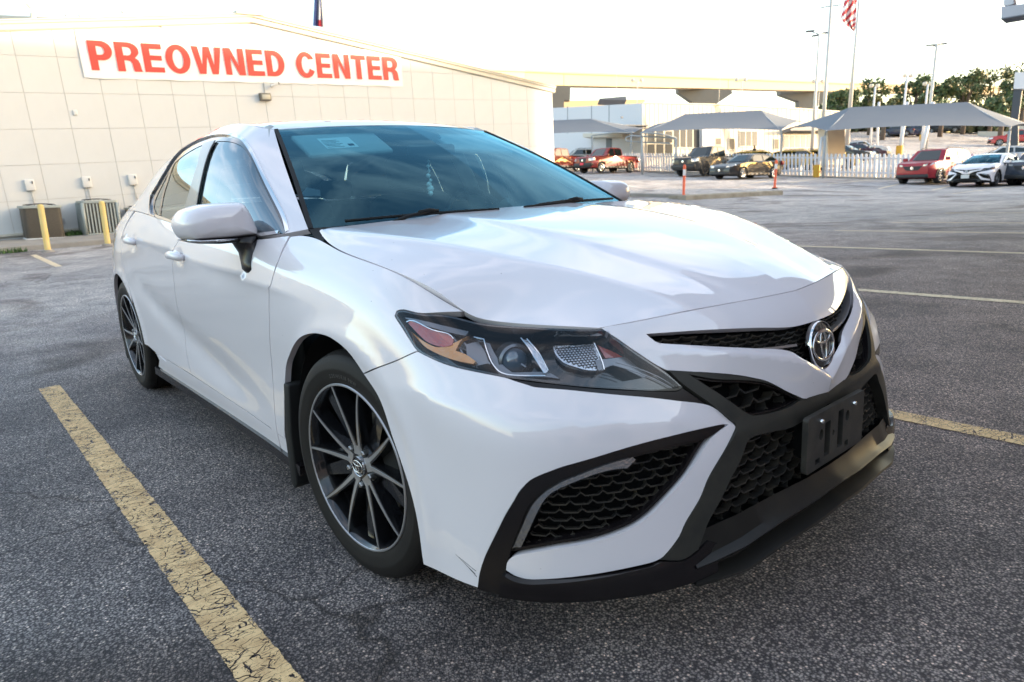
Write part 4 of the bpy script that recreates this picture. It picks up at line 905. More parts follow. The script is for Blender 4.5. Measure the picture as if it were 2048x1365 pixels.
n=17; mesh_obj('rear_window',rg,[(i*n+j,i*n+j+1,i*n+n+j+1,i*n+n+j) for i in range(5) for j in range(n-1)],M['sg'],HERO,True)
dk=[]
for k in range(8):
    x=-3.06-.70*k/7; w_=float(np.interp(-x,[3.0,3.2,3.46,3.76],[.75,.725,.655,.42]))
    for j in range(9): t=-1+2*j/8; dk.append((x,w_*t,float(np.interp(-x,[3.0,3.4,3.76],[1.095,1.10,1.075]))-.03*abs(t)**3))
o=mesh_obj('boot_lid',dk,[(i*9+j,i*9+j+1,i*9+10+j,i*9+9+j) for i in range(7) for j in range(8)],M['white'],HERO,True); flipfix(o)
for sd_ in ('near','far'):
    panel('tail_lamp','A',[(20.6,6.6),(21.4,6.5),(22.,6.4),(22.6,6.3),(22.6,7.3),(21.5,7.4),(20.9,7.4)],M['redplastic'],HERO,side=sd_,off=.006,rim=.01)
# ---------------------------------------------------------------- interior
def rbox(name,x0,x1,y0,y1,z0,z1,m,par,w=.03,seg=3,rot=None):
    c=Vector(((x0+x1)/2,(y0+y1)/2,(z0+z1)/2)); b=MB(); b.box(x0-c.x,x1-c.x,y0-c.y,y1-c.y,z0-c.z,z1-c.z)
    o=b.obj(name,m,par); o.location=c; 
    if rot: o.rotation_euler=rot
    bevel(o,w,seg); return o
V=[];ys=[-.72+1.44*i/16 for i in range(17)]
for y in ys: 
    a=abs(y)/.72; V+=[(-.30-.18*a*a,y,.955),(-.46-.1*a*a,y,.958),(-.62-.08*a*a,y,.950+.018*math.exp(-((y-.37)/.22)**2)),(-.76-.05*a,y,.925+.03*math.exp(-((y-.37)/.2)**2)),(-.84,y,.86),(-.86,y,.60)]
o=mesh_obj('dashboard',V,[(i*6+j,i*6+6+j,i*6+7+j,i*6+1+j) for i in range(16) for j in range(5)],M['dash'],HERO,True); flipfix(o)
b=MB(); q=Matrix.Translation((-.99,.37,.90))@Matrix.Rotation(R_(-24),4,'Y')
b.tube([q@Vector((0,.185*math.cos(t),.185*math.sin(t))) for t in [2*PI*k/32 for k in range(32)]],.015,10,closed=True); b.tube([q@Vector((0,-.18,0)),q@Vector((.02,0,0)),q@Vector((0,.18,0))],[.016,.05,.016],8,flat=.5); b.tube([q@Vector((.02,0,0)),q@Vector((.25,0,-.02))],.05,10); b.obj('steering_wheel',M['satin'],HERO,True)
for y in (-.37,.37):
    s_=empty('front_seat',None,None); s_.parent=HERO
    rbox('backrest',-1.62,-1.46,y-.25,y+.25,.50,1.08,M['seat'],s_,.07,4,(0,R_(-14),0)); rbox('headrest',-1.66,-1.55,y-.13,y+.13,1.10,1.275,M['seat'],s_,.045,4,(0,R_(-8),0)); rbox('cushion',-1.55,-.98,y-.25,y+.25,.38,.56,M['seat'],s_,.06,4)
rs=empty('rear_seat',None,None); rs.parent=HERO
rbox('backrest',-2.55,-2.36,-.62,.62,.50,1.05,M['seat'],rs,.08,4,(0,R_(-14),0)); rbox('cushion',-2.45,-1.95,-.62,.62,.36,.52,M['seat'],rs,.06,4)
for y in (-.4,0,.4): rbox('headrest',-2.60,-2.52,y-.11,y+.11,1.06,1.18,M['seat'],rs,.035,3)
rbox('console',-1.9,-.85,-.10,.10,.40,.68,M['dash'],HERO,.03)
b=MB(); b.box(-3.0,-.5,-.75,.75,.30,.36); b.obj('cabin_floor',M['dark'],HERO)
for sg_ in (-1,1):
    V=[(x,y*sg_,z) for x,y,z in ((-.50,.80,.36),(-2.6,.80,.36),(-2.6,.80,.95),(-.50,.80,.92))]; mesh_obj('door_lining',V,[(0,1,2,3)],M['dash'],HERO)
    b=MB(); pts=[S['G'].p([.55],[v])[0] for v in np.linspace(0,4,9)]; b.tube([(p[0]-.03,(p[1]-.035)*sg_,p[2]-.01) for p in pts],.028,8); b.obj('pillar_lining',M['liner'],HERO,True)
    b=MB(); b.tube([(-1.50,.77*sg_,.92),(-1.53,.73*sg_,1.12),(-1.56,.64*sg_,1.34)],[.05,.04,.04],8); b.obj('pillar_lining',M['liner'],HERO,True)
V=[];
for k in range(7):
    u=k*.9+.10
    for j in range(-6,7): p=S['R'].p([u],[abs(j)/6*3.9])[0]; V.append((p[0],p[1]*(1 if j>0 else -1),p[2]-.035))
o=mesh_obj('headliner',V,[(i*13+j,i*13+j+1,i*13+14+j,i*13+13+j) for i in range(6) for j in range(12)],M['liner'],HERO,True)
for sg_ in (-1,1):
    q=Matrix.Translation((-.965,sg_*.335,1.285))@Matrix.Rotation(R_(28),4,'Y')@Matrix.Rotation(R_(sg_*-3),4,'X')
    v=rbox('sun_visor',-.095,.095,-.185,.185,-.012,.012,M['liner'],HERO,.011,3); v.matrix_world=q
    if sg_<0:
        mesh_obj('visor_label',[q@Vector((x,y,.0135)) for x,y in ((-.045,-.095),(.055,-.095),(.055,.045),(-.045,.045))],[(0,1,2,3)],M['label'],v).matrix_parent_inverse=q.inverted()
        b=MB()
        for r_,ln in ((.040,.12),(.026,.10),(.014,.125),(.002,.09),(-.010,.12),(-.022,.11)):
            b.add([q@Vector((x,y,.0142)) for x,y in ((r_,-.088),(r_+.003,-.088),(r_+.003,-.088+ln*.62),(r_,-.088+ln*.62))],[(0,1,2,3)])
        b.add([q@Vector((x,y,.0142)) for x,y in ((.020,.008),(.040,.008),(.040,.034),(.020,.034))],[(0,1,2,3)])
        b.obj('label_print',M['satin'],v).matrix_parent_inverse=q.inverted()
rbox('rear_view_mirror',-.83,-.805,-.12,.12,1.215,1.275,M['satin'],HERO,.012,3)
b=MB(); 
b.tube([(-.84,-.005,1.215),(-.842,-.006,1.15),(-.84,-.004,1.085)],.0012,5)
for k,(z,r_) in enumerate(((1.205,.006),(1.185,.008),(1.165,.007),(1.145,.011),(1.125,.008),(1.108,.013),(1.09,.017),(1.07,.012))):
    b.lathe([(.0001,-r_),(r_*.7,-r_*.6),(r_,0),(r_*.7,r_*.6),(.0001,r_)],8,'z',(-.842+.004*math.sin(k*2),-.006+.004*math.cos(k*3),z))
b.obj('hanging_charm',M['label'],HERO,True)
# ================================================================ ground
def sp_(v): return max(v,0.)
def smax(v,k=2.5): return math.log1p(math.exp(min(v/k,40)))*k
def terrain(x,y):
    a=.019+.0028*min(max(y-5,0),18.)
    x=max(x,-62.); y0=y; y=min(y,150.)
    z=-.0105*smax(y-12,1.5)+a*smax(-x-8,.9)+smax(y-42,2.)*(.030+.0011*sp_(-x-25))

    return z
def asphalt():
    m=bpy.data.materials.new('worn_asphalt'); m.use_nodes=True; n=m.node_tree.nodes;l=m.node_tree.links;b=n['Principled BSDF']
    co=n.new('ShaderNodeTexCoord')
    def noise(sc,det=6,ro=.6,dis=0): 
        t=n.new('ShaderNodeTexNoise'); t.inputs['Scale'].default_value=sc;t.inputs['Detail'].default_value=det;t.inputs['Roughness'].default_value=ro;t.inputs['Distortion'].default_value=dis;l.new(co.outputs['Object'],t.inputs['Vector']);return t
    def ramp(src,p0,c0,p1,c1): 
        r=n.new('ShaderNodeValToRGB');r.color_ramp.elements[0].position=p0;r.color_ramp.elements[1].position=p1;r.color_ramp.elements[0].color=(*c0,1);r.color_ramp.elements[1].color=(*c1,1);l.new(src,r.inputs[0]);return r
    def mix(f,a,c,mode='MIX'): 
        x=n.new('ShaderNodeMix');x.data_type='RGBA';x.blend_type=mode
        if isinstance(f,float): x.inputs[0].default_value=f
        else: l.new(f,x.inputs[0])
        l.new(a,x.inputs[6]);l.new(c,x.inputs[7]);return x.outputs[2]
    big=noise(.30,5,.55,.4); med=noise(2.2,6,.65,.3); fine=noise(120,3,.6)
    v=n.new('ShaderNodeTexVoronoi');v.inputs['Scale'].default_value=150;l.new(co.outputs['Object'],v.inputs['Vector'])
    v2=n.new('ShaderNodeTexVoronoi');v2.inputs['Scale'].default_value=330;l.new(co.outputs['Object'],v2.inputs['Vector'])
    base=ramp(big.outputs['Fac'],.32,(.235,.236,.248),.68,(.40,.39,.385)).outputs[0]
    md=ramp(med.outputs['Fac'],.3,(.62,.62,.64),.72,(1.28,1.26,1.22)).outputs[0]
    c=mix(1.,base,md,'MULTIPLY')
    sep=n.new('ShaderNodeSeparateColor');l.new(v.outputs['Color'],sep.inputs[0])
    st=ramp(sep.outputs[0],.0,(.48,.48,.52),.93,(1.45,1.42,1.36)); e=st.color_ramp.elements.new(.985); e.color=(2.9,2.7,2.4,1)
    c=mix(1.,c,st.outputs[0],'MULTIPLY')
    # dark pits between the stones
    pit=ramp(v.outputs['Distance'],.30,(1,1,1),.62,(.22,.22,.24)); c=mix(1.,c,pit.outputs[0],'MULTIPLY')
    # oil stains and darker resealed patches
    pt=noise(.55,3,.5,.8); dk=ramp(pt.outputs['Fac'],.53,(1,1,1),.66,(.50,.47,.46)); c=mix(1.,c,dk.outputs[0],'MULTIPLY')
    # hairline cracks
    wv=noise(.9,4,.6); add=n.new('ShaderNodeMix');add.data_type='RGBA';add.inputs[0].default_value=.5;l.new(co.outputs['Object'],add.inputs[6]);l.new(wv.outputs['Color'],add.inputs[7])
    vc=n.new('ShaderNodeTexVoronoi');vc.feature='DISTANCE_TO_EDGE';vc.inputs['Scale'].default_value=.9;l.new(add.outputs[2],vc.inputs['Vector'])
    ck=ramp(vc.outputs['Distance'],.0,(.35,.33,.32),.006,(1,1,1)); ckm=ramp(noise(.22,2).outputs['Fac'],.50,(1,1,1),.56,(0,0,0)); 
    one=n.new('ShaderNodeRGB');one.outputs[0].default_value=(1,1,1,1); ckk=mix(ckm.outputs[0],ck.outputs[0],one.outputs[0]); c=mix(1.,c,ckk,'MULTIPLY')
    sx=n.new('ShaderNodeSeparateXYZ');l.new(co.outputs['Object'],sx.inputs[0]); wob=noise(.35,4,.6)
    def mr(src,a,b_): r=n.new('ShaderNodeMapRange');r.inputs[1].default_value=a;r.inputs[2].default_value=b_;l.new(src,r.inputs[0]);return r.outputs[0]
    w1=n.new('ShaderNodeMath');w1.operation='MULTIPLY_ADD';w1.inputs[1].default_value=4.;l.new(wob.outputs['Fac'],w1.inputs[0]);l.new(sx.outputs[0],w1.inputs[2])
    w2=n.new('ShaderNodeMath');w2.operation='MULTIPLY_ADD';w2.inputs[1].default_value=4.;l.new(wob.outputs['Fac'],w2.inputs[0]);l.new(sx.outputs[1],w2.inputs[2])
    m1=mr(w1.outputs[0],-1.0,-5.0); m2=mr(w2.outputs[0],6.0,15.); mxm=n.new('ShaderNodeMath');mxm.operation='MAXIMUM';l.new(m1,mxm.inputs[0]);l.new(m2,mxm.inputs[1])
    old_sheen=n.new('ShaderNodeMix');old_sheen.data_type='RGBA';old_sheen.blend_type='MULTIPLY';old_sheen.inputs[7].default_value=(2.5,2.42,2.3,1);l.new(mxm.outputs[0],old_sheen.inputs[0]);l.new(c,old_sheen.inputs[6]);c=old_sheen.outputs[2]  # paler older asphalt beyond the stalls, grazing sheen also put into its colour
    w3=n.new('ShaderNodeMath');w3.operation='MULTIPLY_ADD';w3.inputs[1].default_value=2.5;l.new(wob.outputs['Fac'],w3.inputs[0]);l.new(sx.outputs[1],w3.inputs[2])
    warm_side=n.new('ShaderNodeMix');warm_side.data_type='RGBA';warm_side.blend_type='MULTIPLY';warm_side.inputs[7].default_value=(1.45,1.14,1.0,1);l.new(mr(w3.outputs[0],-.9,2.6),warm_side.inputs[0]);l.new(c,warm_side.inputs[6])  # warmer, lighter tint towards the right-hand stalls
    inv=n.new('ShaderNodeMix');inv.data_type='RGBA';l.new(mxm.outputs[0],inv.inputs[0]);l.new(warm_side.outputs[2],inv.inputs[6]);l.new(c,inv.inputs[7]);c=inv.outputs[2]
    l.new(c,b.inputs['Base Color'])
    b.inputs['Roughness'].default_value=.74;b.inputs['Specular IOR Level'].default_value=.42
    h=n.new('ShaderNodeMath');h.operation='MULTIPLY_ADD';h.inputs[1].default_value=-1.;l.new(v.outputs['Distance'],h.inputs[0]);l.new(v2.outputs['Distance'],h.inputs[2])
    bp=n.new('ShaderNodeBump');bp.inputs['Strength'].default_value=.85;bp.inputs['Distance'].default_value=.006;l.new(h.outputs[0],bp.inputs['Height'])
    b2=n.new('ShaderNodeBump');b2.inputs['Strength'].default_value=.4;b2.inputs['Distance'].default_value=.02;l.new(med.outputs['Fac'],b2.inputs['Height']);l.new(b2.outputs['Normal'],bp.inputs['Normal']);l.new(bp.outputs['Normal'],b.inputs['Normal'])
    return m
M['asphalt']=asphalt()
def axis_pts(lo,hi,near0,near1,ns,grow=1.25):
    a=[near0]; 
    while a[-1]<near1: a.append(a[-1]+ns)
    s=ns
    while a[-1]<hi: s*=grow; a.append(a[-1]+min(s,60))
    s=ns;b=[near0]
    while b[-1]>lo: s*=grow; b.append(b[-1]-min(s,60))
    return b[::-1][:-1]+a
xs=axis_pts(-900,700,-60,8,1.5); ys=axis_pts(-700,1100,-12,60,1.5)
V=[(x,y,terrain(x,y) if True else 0) for y in ys for x in xs]; n=len(xs)
V=[(x,y,(z if max(abs(x),abs(y))<170 else z)) for x,y,z in V]
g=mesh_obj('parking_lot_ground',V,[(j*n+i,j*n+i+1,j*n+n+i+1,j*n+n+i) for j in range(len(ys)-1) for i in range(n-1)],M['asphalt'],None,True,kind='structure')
def line_mat(name,col,wear,tw=1.):
    m=bpy.data.materials.new(name); m.use_nodes=True; n=m.node_tree.nodes;l=m.node_tree.links;b=n['Principled BSDF'];out=[x for x in n if x.type=='OUTPUT_MATERIAL'][0]
    co=n.new('ShaderNodeTexCoord'); 
    def noise(sc,det=5,ro=.65,vec=None,dis=0.): 
        t=n.new('ShaderNodeTexNoise'); t.inputs['Scale'].default_value=sc;t.inputs['Detail'].default_value=det;t.inputs['Roughness'].default_value=ro;t.inputs['Distortion'].default_value=dis;l.new(vec or co.outputs['Object'],t.inputs['Vector']);return t
    w=noise(9,4,.6); sc_=n.new('ShaderNodeVectorMath');sc_.operation='SCALE';sc_.inputs[3].default_value=.055;l.new(w.outputs['Color'],sc_.inputs[0])
    ad=n.new('ShaderNodeVectorMath');ad.operation='ADD';l.new(co.outputs['Object'],ad.inputs[0]);l.new(sc_.outputs[0],ad.inputs[1])
    mp=n.new('ShaderNodeMapping');mp.inputs['Scale'].default_value=(26,10,1);l.new(ad.outputs[0],mp.inputs['Vector'])
    v=n.new('ShaderNodeTexVoronoi');v.feature='DISTANCE_TO_EDGE';v.inputs['Scale'].default_value=1.0;l.new(mp.outputs[0],v.inputs['Vector'])
    mp2=n.new('ShaderNodeMapping');mp2.inputs['Scale'].default_value=(75,38,1);l.new(ad.outputs[0],mp2.inputs['Vector'])
    v2=n.new('ShaderNodeTexVoronoi');v2.feature='DISTANCE_TO_EDGE';v2.inputs['Scale'].default_value=1.0;l.new(mp2.outputs[0],v2.inputs['Vector'])
    n1=noise(6,5,.7); 
    def math_(op,a,c,clamp=False):
        k=n.new('ShaderNodeMath');k.operation=op;k.use_clamp=clamp
        for i,q in enumerate((a,c)):
            if isinstance(q,(int,float)): k.inputs[i].default_value=q
            else: l.new(q,k.inputs[i])
        return k.outputs[0]
    th=math_('MULTIPLY',n1.outputs['Fac'],.15*wear); crack=math_('LESS_THAN',v.outputs['Distance'],math_('SUBTRACT',th,.032))
    th2=math_('MULTIPLY',math_('SUBTRACT',noise(14,4,.7).outputs['Fac'],.42),.55*wear,True); crack2=math_('LESS_THAN',v2.outputs['Distance'],th2)
    # flaked edges
    sx=n.new('ShaderNodeSeparateXYZ');l.new(co.outputs['Object'],sx.inputs[0]); ay=math_('ABSOLUTE',sx.outputs[1],0)
    edge=math_('GREATER_THAN',ay,math_('SUBTRACT',.066,math_('MULTIPLY',noise(24,6,.8).outputs['Fac'],.030*wear)))
    gr=math_('LESS_THAN',noise(230,2,.5).outputs['Fac'],math_('ADD',.30,math_('MULTIPLY',math_('SUBTRACT',noise(4.5,5,.7).outputs['Fac'],.45),.5)))
    mask=math_('MAXIMUM',math_('MAXIMUM',crack,crack2),math_('MAXIMUM',edge,gr))
    t=n.new('ShaderNodeBsdfTransparent');x=n.new('ShaderNodeMixShader');l.new(mask,x.inputs[0]);l.new(b.outputs[0],x.inputs[1]);l.new(t.outputs[0],x.inputs[2]);l.new(x.outputs[0],out.inputs['Surface'])
    mc=n.new('ShaderNodeMix');mc.data_type='RGBA';mc.inputs[6].default_value=(*col,1);mc.inputs[7].default_value=(col[0]*.62,col[1]*.55,col[2]*.5,1)
    r=n.new('ShaderNodeMapRange');r.inputs[1].default_value=.4;r.inputs[2].default_value=.75;l.new(noise(16,6,.7).outputs['Fac'],r.inputs[0]);l.new(r.outputs[0],mc.inputs[0]);l.new(mc.outputs[2],b.inputs['Base Color'])
    b.inputs['Roughness'].default_value=.7; bp=n.new('ShaderNodeBump');bp.inputs['Strength'].default_value=.6;bp.inputs['Distance'].default_value=.004;l.new(noise(120,3,.6).outputs['Fac'],bp.inputs['Height']);l.new(bp.outputs['Normal'],b.inputs['Normal'])
    return m
M['yline']=line_mat('cracked_yellow_paint',(.80,.55,.27),.66); M['yline2']=line_mat('faded_yellow_paint',(.88,.72,.48),.4)
def stripe(p0,p1,w,m,name='parking_line',segs=None):
    p0=Vector((*p0,0));p1=Vector((*p1,0)); d=(p1-p0);L=d.length; n=segs or max(1,int(L/.8)); a=math.atan2(d.y,d.x); V=[];
    z0=terrain(p0.x,p0.y)
    for i in range(n+1):
        q=p0+d*i/n
        for s in (-1,1):
            pp=q+Vector((-math.sin(a),math.cos(a),0))*s*w/2; V.append((L*i/n,s*w/2,terrain(pp.x,pp.y)-z0+.004))
    o=mesh_obj(name,V,[(2*i,2*i+2,2*i+3,2*i+1) for i in range(n)],m); o.location=(p0.x,p0.y,z0); o.rotation_euler=(0,0,a); o['kind']='structure'; return o
stripe((-3.39,-1.31),(3.2,-1.275),.118,M['yline'])
for y,x0,x1 in ((1.385,-3.4,3.2),(4.47,-3.5,3.2),(7.68,-3.6,3.2),(10.2,-3.7,3.2),(12.1,-3.5,3.2),(14.9,-3.5,3.)): stripe((x0,y),(x1,y+.02),.118,M['yline'] if y<2 else M['yline2'])
stripe((-16.6,-.09),(-13.0,-.06),.12,M['yline2'])
for (a,b_) in (((1580,366),(1640,357)),((1655,369),(1740,360)),((1758,378),(1800,368)),((1865,381),(1900,373)),((1905,388),(2040,372)),((1480,372),(1560,357))):
    def gp(px,py):
        lo,hi=5.,90.
        for _ in range(50):
            m_=(lo+hi)/2; p=at(px,py,m_)
            if p.z>terrain(p.x,p.y): lo=m_
            else: hi=m_
        return at(px,py,lo)
    A_0=gp(*a);B_0=gp(*b_); stripe((A_0.x,A_0.y),(B_0.x,B_0.y),.12,M['yline2'])
def gnd(px,py,lo=5.,hi=150.):
    for k in range(60):
        m_=lo+(hi-lo)*(k+1)/60; p=at(px,py,m_)
        if p.z<=terrain(p.x,p.y):
            a,b_=m_-(hi-lo)/60,m_
            for _ in range(30):
                c=(a+b_)/2; p=at(px,py,c)
                if p.z>terrain(p.x,p.y): a=c
                else: b_=c
            return at(px,py,a)
    return at(px,py,hi)
# ================================================================ the sign building
M['stucco']=mat('pale_wall_panel',(.635,.635,.625),.85,var=(.8,.6,(.585,.58,.565)),bump=(60,.25,.003))
M['joint']=mat('wall_joint',(.47,.445,.41),.9)
M['fascia']=mat('painted_fascia',(.56,.52,.44),.6)
M['wallbase']=mat('weathered_plinth',(.50,.50,.50),.9,var=(3,.8,(.35,.36,.37)))
M['concrete']=mat('old_concrete',(.34,.31,.27),.9,var=(2.4,.8,(.22,.20,.18)),bump=(40,.4,.004))
WO=Vector((-21.27,.885,4.218)); WU=Vector((.03479,.99926,.01667)).normalized(); WV=(Vector((.02585,-.01757,.99951))); WV=(WV-WU*WV.dot(WU)).normalized(); WN=WU.cross(WV).normalized()
WM=Matrix((WN,WU,WV)).transposed().to_4x4(); WM.translation=WO
bld=empty('sign_building','long pale panelled building with a low gable and a banner, behind the sedan','building'); bld.matrix_world=WM
PW,PH=.9272,.9366; U0,U1,VB=-17.6,19.06,-4.02
def roof_v(u): return 2.21-(6.36-u)*.105 if u<6.36 else 2.21-(u-6.36)*.1455
b=MB(); N=[U0,-6,0,6.36,12,U1]; V=[(-.03,u,VB) for u in N]+[(-.03,u,roof_v(u)) for u in N]; k=len(N)
mesh_obj('wall',V,[(i,i+1,k+i+1,k+i) for i in range(k-1)],M['joint'],bld)
b=MB(); b.box(-12,-.035,U1-.05,U1,VB-.6,roof_v(U1)-.02); b.box(-12,-.035,U0,U0+.05,VB-.6,roof_v(U0)-.02); b.obj('end_wall',M['stucco'],bld)
full=None; g_=.0038
for i in range(-3,21):
    for j in range(-5,3):
        u0,u1=i*PW,min((i+1)*PW,U1); v0,v1=j*PH,(j+1)*PH
        if u0>=U1-.02: continue
        if v0<VB: v0=VB+.25 if v1>VB+.3 else None
        if v0 is None: continue
        t0,t1=min(v1,roof_v(u0)-.02),min(v1,roof_v(u1)-.02)
        if max(t0,t1)<=v0+.05: continue
        if t0==v1 and t1==v1 and v0==j*PH and abs(u1-u0-PW)<1e-6:
            if full is None:
                b=MB(); b.box(-.03,0,g_,PW-g_,g_,PH-g_); full=b.obj('wall_panel',M['stucco'],bld); o=full
            else: o=full.copy(); COL.objects.link(o); o.parent=bld
            o.location=(0.002*((i*7+j*3)%3),u0,v0)
        else:
            t0=max(t0,v0+.01);t1=max(t1,v0+.01); V=[(x,u,v) for x in (-.03,0) for u,v in ((u0+g_,v0+g_),(u1-g_,v0+g_),(u1-g_,t1-g_),(u0+g_,t0-g_))]
            o=mesh_obj('wall_panel',V,[(0,3,2,1),(4,5,6,7),(0,1,5,4),(1,2,6,5),(2,3,7,6),(3,0,4,7)],M['stucco'],bld)
V=[(0,u,v) for u,v in ((U0,VB+.25),(-3*PW,VB+.25),(-3*PW,roof_v(-3*PW)),(U0,roof_v(U0)))]; mesh_obj('plain_wall',V,[(0,1,2,3)],M['stucco'],bld)
b=MB(); b.box(-.03,.03,U0,U1,VB-.5,VB+.24); b.obj('plinth',M['wallbase'],bld)
b=MB(); b.box(.0,.07,U0,U1,VB+.30,VB+.36); b.obj('base_flashing',M['fascia'],bld)
# stepped metal fascia along both slopes and the roof
def rake(ua,ub,d0,d1,x0,x1,nm,m):
    V=[(x,u,roof_v(u)+d) for x in (x0,x1) for u,d in ((ua,d0),(ub,d0),(ub,d1),(ua,d1))]; o=mesh_obj(nm,V,[(0,3,2,1),(4,5,6,7),(0,1,5,4),(1,2,6,5),(2,3,7,6),(3,0,4,7)],m,bld); flipfix(o); return o
for ua,ub in ((U0-.2,6.36),(6.36,U1+.12)):
    rake(ua,ub,.0,.15,-.2,.08,'fascia_board',M['fascia']); rake(ua,ub,.15,.22,-.2,.13,'gutter',M['fascia']); rake(ua,ub,.22,.25,-12.,.16,'roof_sheet',M['fascia'])
    rake(ua,ub,-.02,.0,-.1,.045,'fascia_trim',M['fascia'])
b=MB(); b.box(-.3,.20,5.9,6.75,2.40,2.50); b.obj('ridge_cap',M['fascia'],bld)
# banner with heavy capitals
bn=empty('banner','white banner across the wall reading PREOWNED CENTER in heavy red capitals','sign'); bn.matrix_world=WM
M['banner']=mat('banner_vinyl',(.80,.78,.76),.55,var=(.8,.3,(.74,.73,.72))); M['red']=mat('banner_red_print',(.74,.055,.035),.5,var=(2.2,.3,(.66,.05,.04)))
V=[];nb=40
for i in range(nb+1):
    t=i/nb; u=1.48+(11.66-1.48)*t; s=.012*math.sin(i*1.9)+.010*math.sin(i*.7)
    for j in range(5): V.append((.03+.012*math.sin(i*.9+j*1.3),u,(.41+.012*math.cos(i*PI/2))+(1.22-.0)*j/4+(.010*math.cos(i*PI/2) if j==4 else 0)))
mesh_obj('banner_sheet',V,[(i*5+j,i*5+5+j,i*5+6+j,i*5+1+j) for i in range(nb) for j in range(4)],M['banner'],bn,True)
def arc(cx,cy,rx,ry,a0,a1,n=14): return [(cx+rx*math.cos(R_(a0+(a1-a0)*k/n)),cy+ry*math.sin(R_(a0+(a1-a0)*k/n))) for k in range(n+1)]
GL={'E':(.60,[[(0,0),(.60,0),(.60,.18),(.22,.18),(.22,.42),(.56,.42),(.56,.59),(.22,.59),(.22,.82),(.59,.82),(.59,1),(0,1)]]),
'T':(.60,[[(.19,0),(.41,0),(.41,.82),(.61,.82),(.61,1),(-.01,1),(-.01,.82),(.19,.82)]]),
'N':(.68,[[(0,0),(.21,0),(.21,.66),(.22,.66),(.46,0),(.68,0),(.68,1),(.47,1),(.47,.36),(.46,.36),(.23,1),(0,1)]]),
'W':(.96,[[(.17,0),(.38,0),(.475,.62),(.485,.62),(.58,0),(.79,0),(.97,1),(.76,1),(.68,.36),(.67,.36),(.58,1),(.38,1),(.29,.36),(.28,.36),(.20,1),(-.01,1)]]),
'P':(.66,[[(0,0),(.22,0),(.22,.35),(.36,.35)]+arc(.36,.675,.30,.325,-90,90)+[(0,1)],[(.22,.53),(.33,.53)]+arc(.33,.675,.11,.145,-90,90)+[(.22,.82)]]),
'R':(.70,[[(0,0),(.22,0),(.22,.38),(.30,.38),(.40,.36),(.44,.28),(.46,.06),(.48,0),(.72,0),(.69,.06),(.67,.28),(.63,.40),(.54,.47)]+arc(.37,.72,.31,.28,-40,90)+[(0,1)],[(.22,.55),(.35,.55)]+arc(.35,.69,.11,.14,-90,90)+[(.22,.83)]]),
'D':(.68,[[(0,0),(.28,0)]+arc(.28,.5,.40,.5,-90,90)+[(0,1)],[(.22,.18),(.28,.18)]+arc(.28,.5,.18,.32,-90,90)+[(.22,.82)]]),
'O':(.76,[arc(.38,.5,.385,.52,0,354,36),arc(.38,.5,.165,.34,0,354,36)]),
'C':(.70,[arc(.37,.5,.37,.52,28,332,30)+[(.50,.36)]+arc(.37,.5,.155,.34,-40,-320,24)[0:0]+[(p[0],p[1]) for p in arc(.37,.5,.155,.335,318,42,24)]])}
txt='PREOWNED CENTER'; adv=[]; x=0
for ch in txt:
    adv.append(x); x+=.36 if ch==' ' else GL[ch][0]+.085
tot=x-.085; W_=11.50-1.70; hh=.785; sx=W_/tot
for ch,a in zip(txt,adv):
    if ch==' ': continue
    v,f=cdt([np.array(L) for L in GL[ch][1]]); mesh_obj('letter',[(.048,1.70+(a+p[0])*sx,.62+p[1]*hh) for p in v],f,M['red'],bn)['label']='red capital letter '+ch
def wl(u,v,x=0.): return WM@Vector((x,u,v))
def wbox(nm,u0,u1,v0,v1,x0,x1,m,par,bw=.0):
    b=MB(); b.box(x0,x1,u0,u1,v0,v1); o=b.obj(nm,m,par)
    if bw: bevel(o,bw,2)
    return o
M['bronze']=mat('bronze_lamp_body',(.16,.14,.11),.5); M['lampface']=mat('frosted_lamp_face',(.45,.42,.34),.3); M['boxgrey']=mat('white_electrical_box',(.66,.65,.63),.5); M['conduit']=mat('conduit_grey',(.42,.42,.42),.5)
t=empty('wall_lamp','bronze floodlight pack on the pale wall under the letter C gap of the banner','wall lamp'); t.matrix_world=WM
wbox('lamp_body',6.28,6.64,-.14,.09,0.01,.16,M['bronze'],t,.02); wbox('lamp_face',6.33,6.60,-.11,.04,.16,.185,M['lampface'],t,.01); b=MB(); b.tube([(.02,6.50,.09),(.02,6.50,.42)],.012,6); b.obj('conduit',M['conduit'],t)
t=empty('security_camera','small white bullet security camera on the lower edge of the banner','camera'); t.matrix_world=WM
b=MB(); b.tube([(.05,6.72,.34),(.16,6.71,.28)],.045,8); b.obj('bracket',M['boxgrey'],t,True); b=MB(); b.tube([(.16,6.66,.30),(.22,6.90,.38)],.040,12); b.obj('housing',M['boxgrey'],t); b=MB(); b.tube([(.215,6.89,.375),(.22,6.93,.39)],.034,12); b.obj('lens',M['dark'],t)
t=empty('junction_box','small square cover plate high on the pale wall left of the banner end','junction box'); t.matrix_world=WM; wbox('cover',1.03,1.14,-.58,-.44,.0,.04,M['stucco'],t,.01)
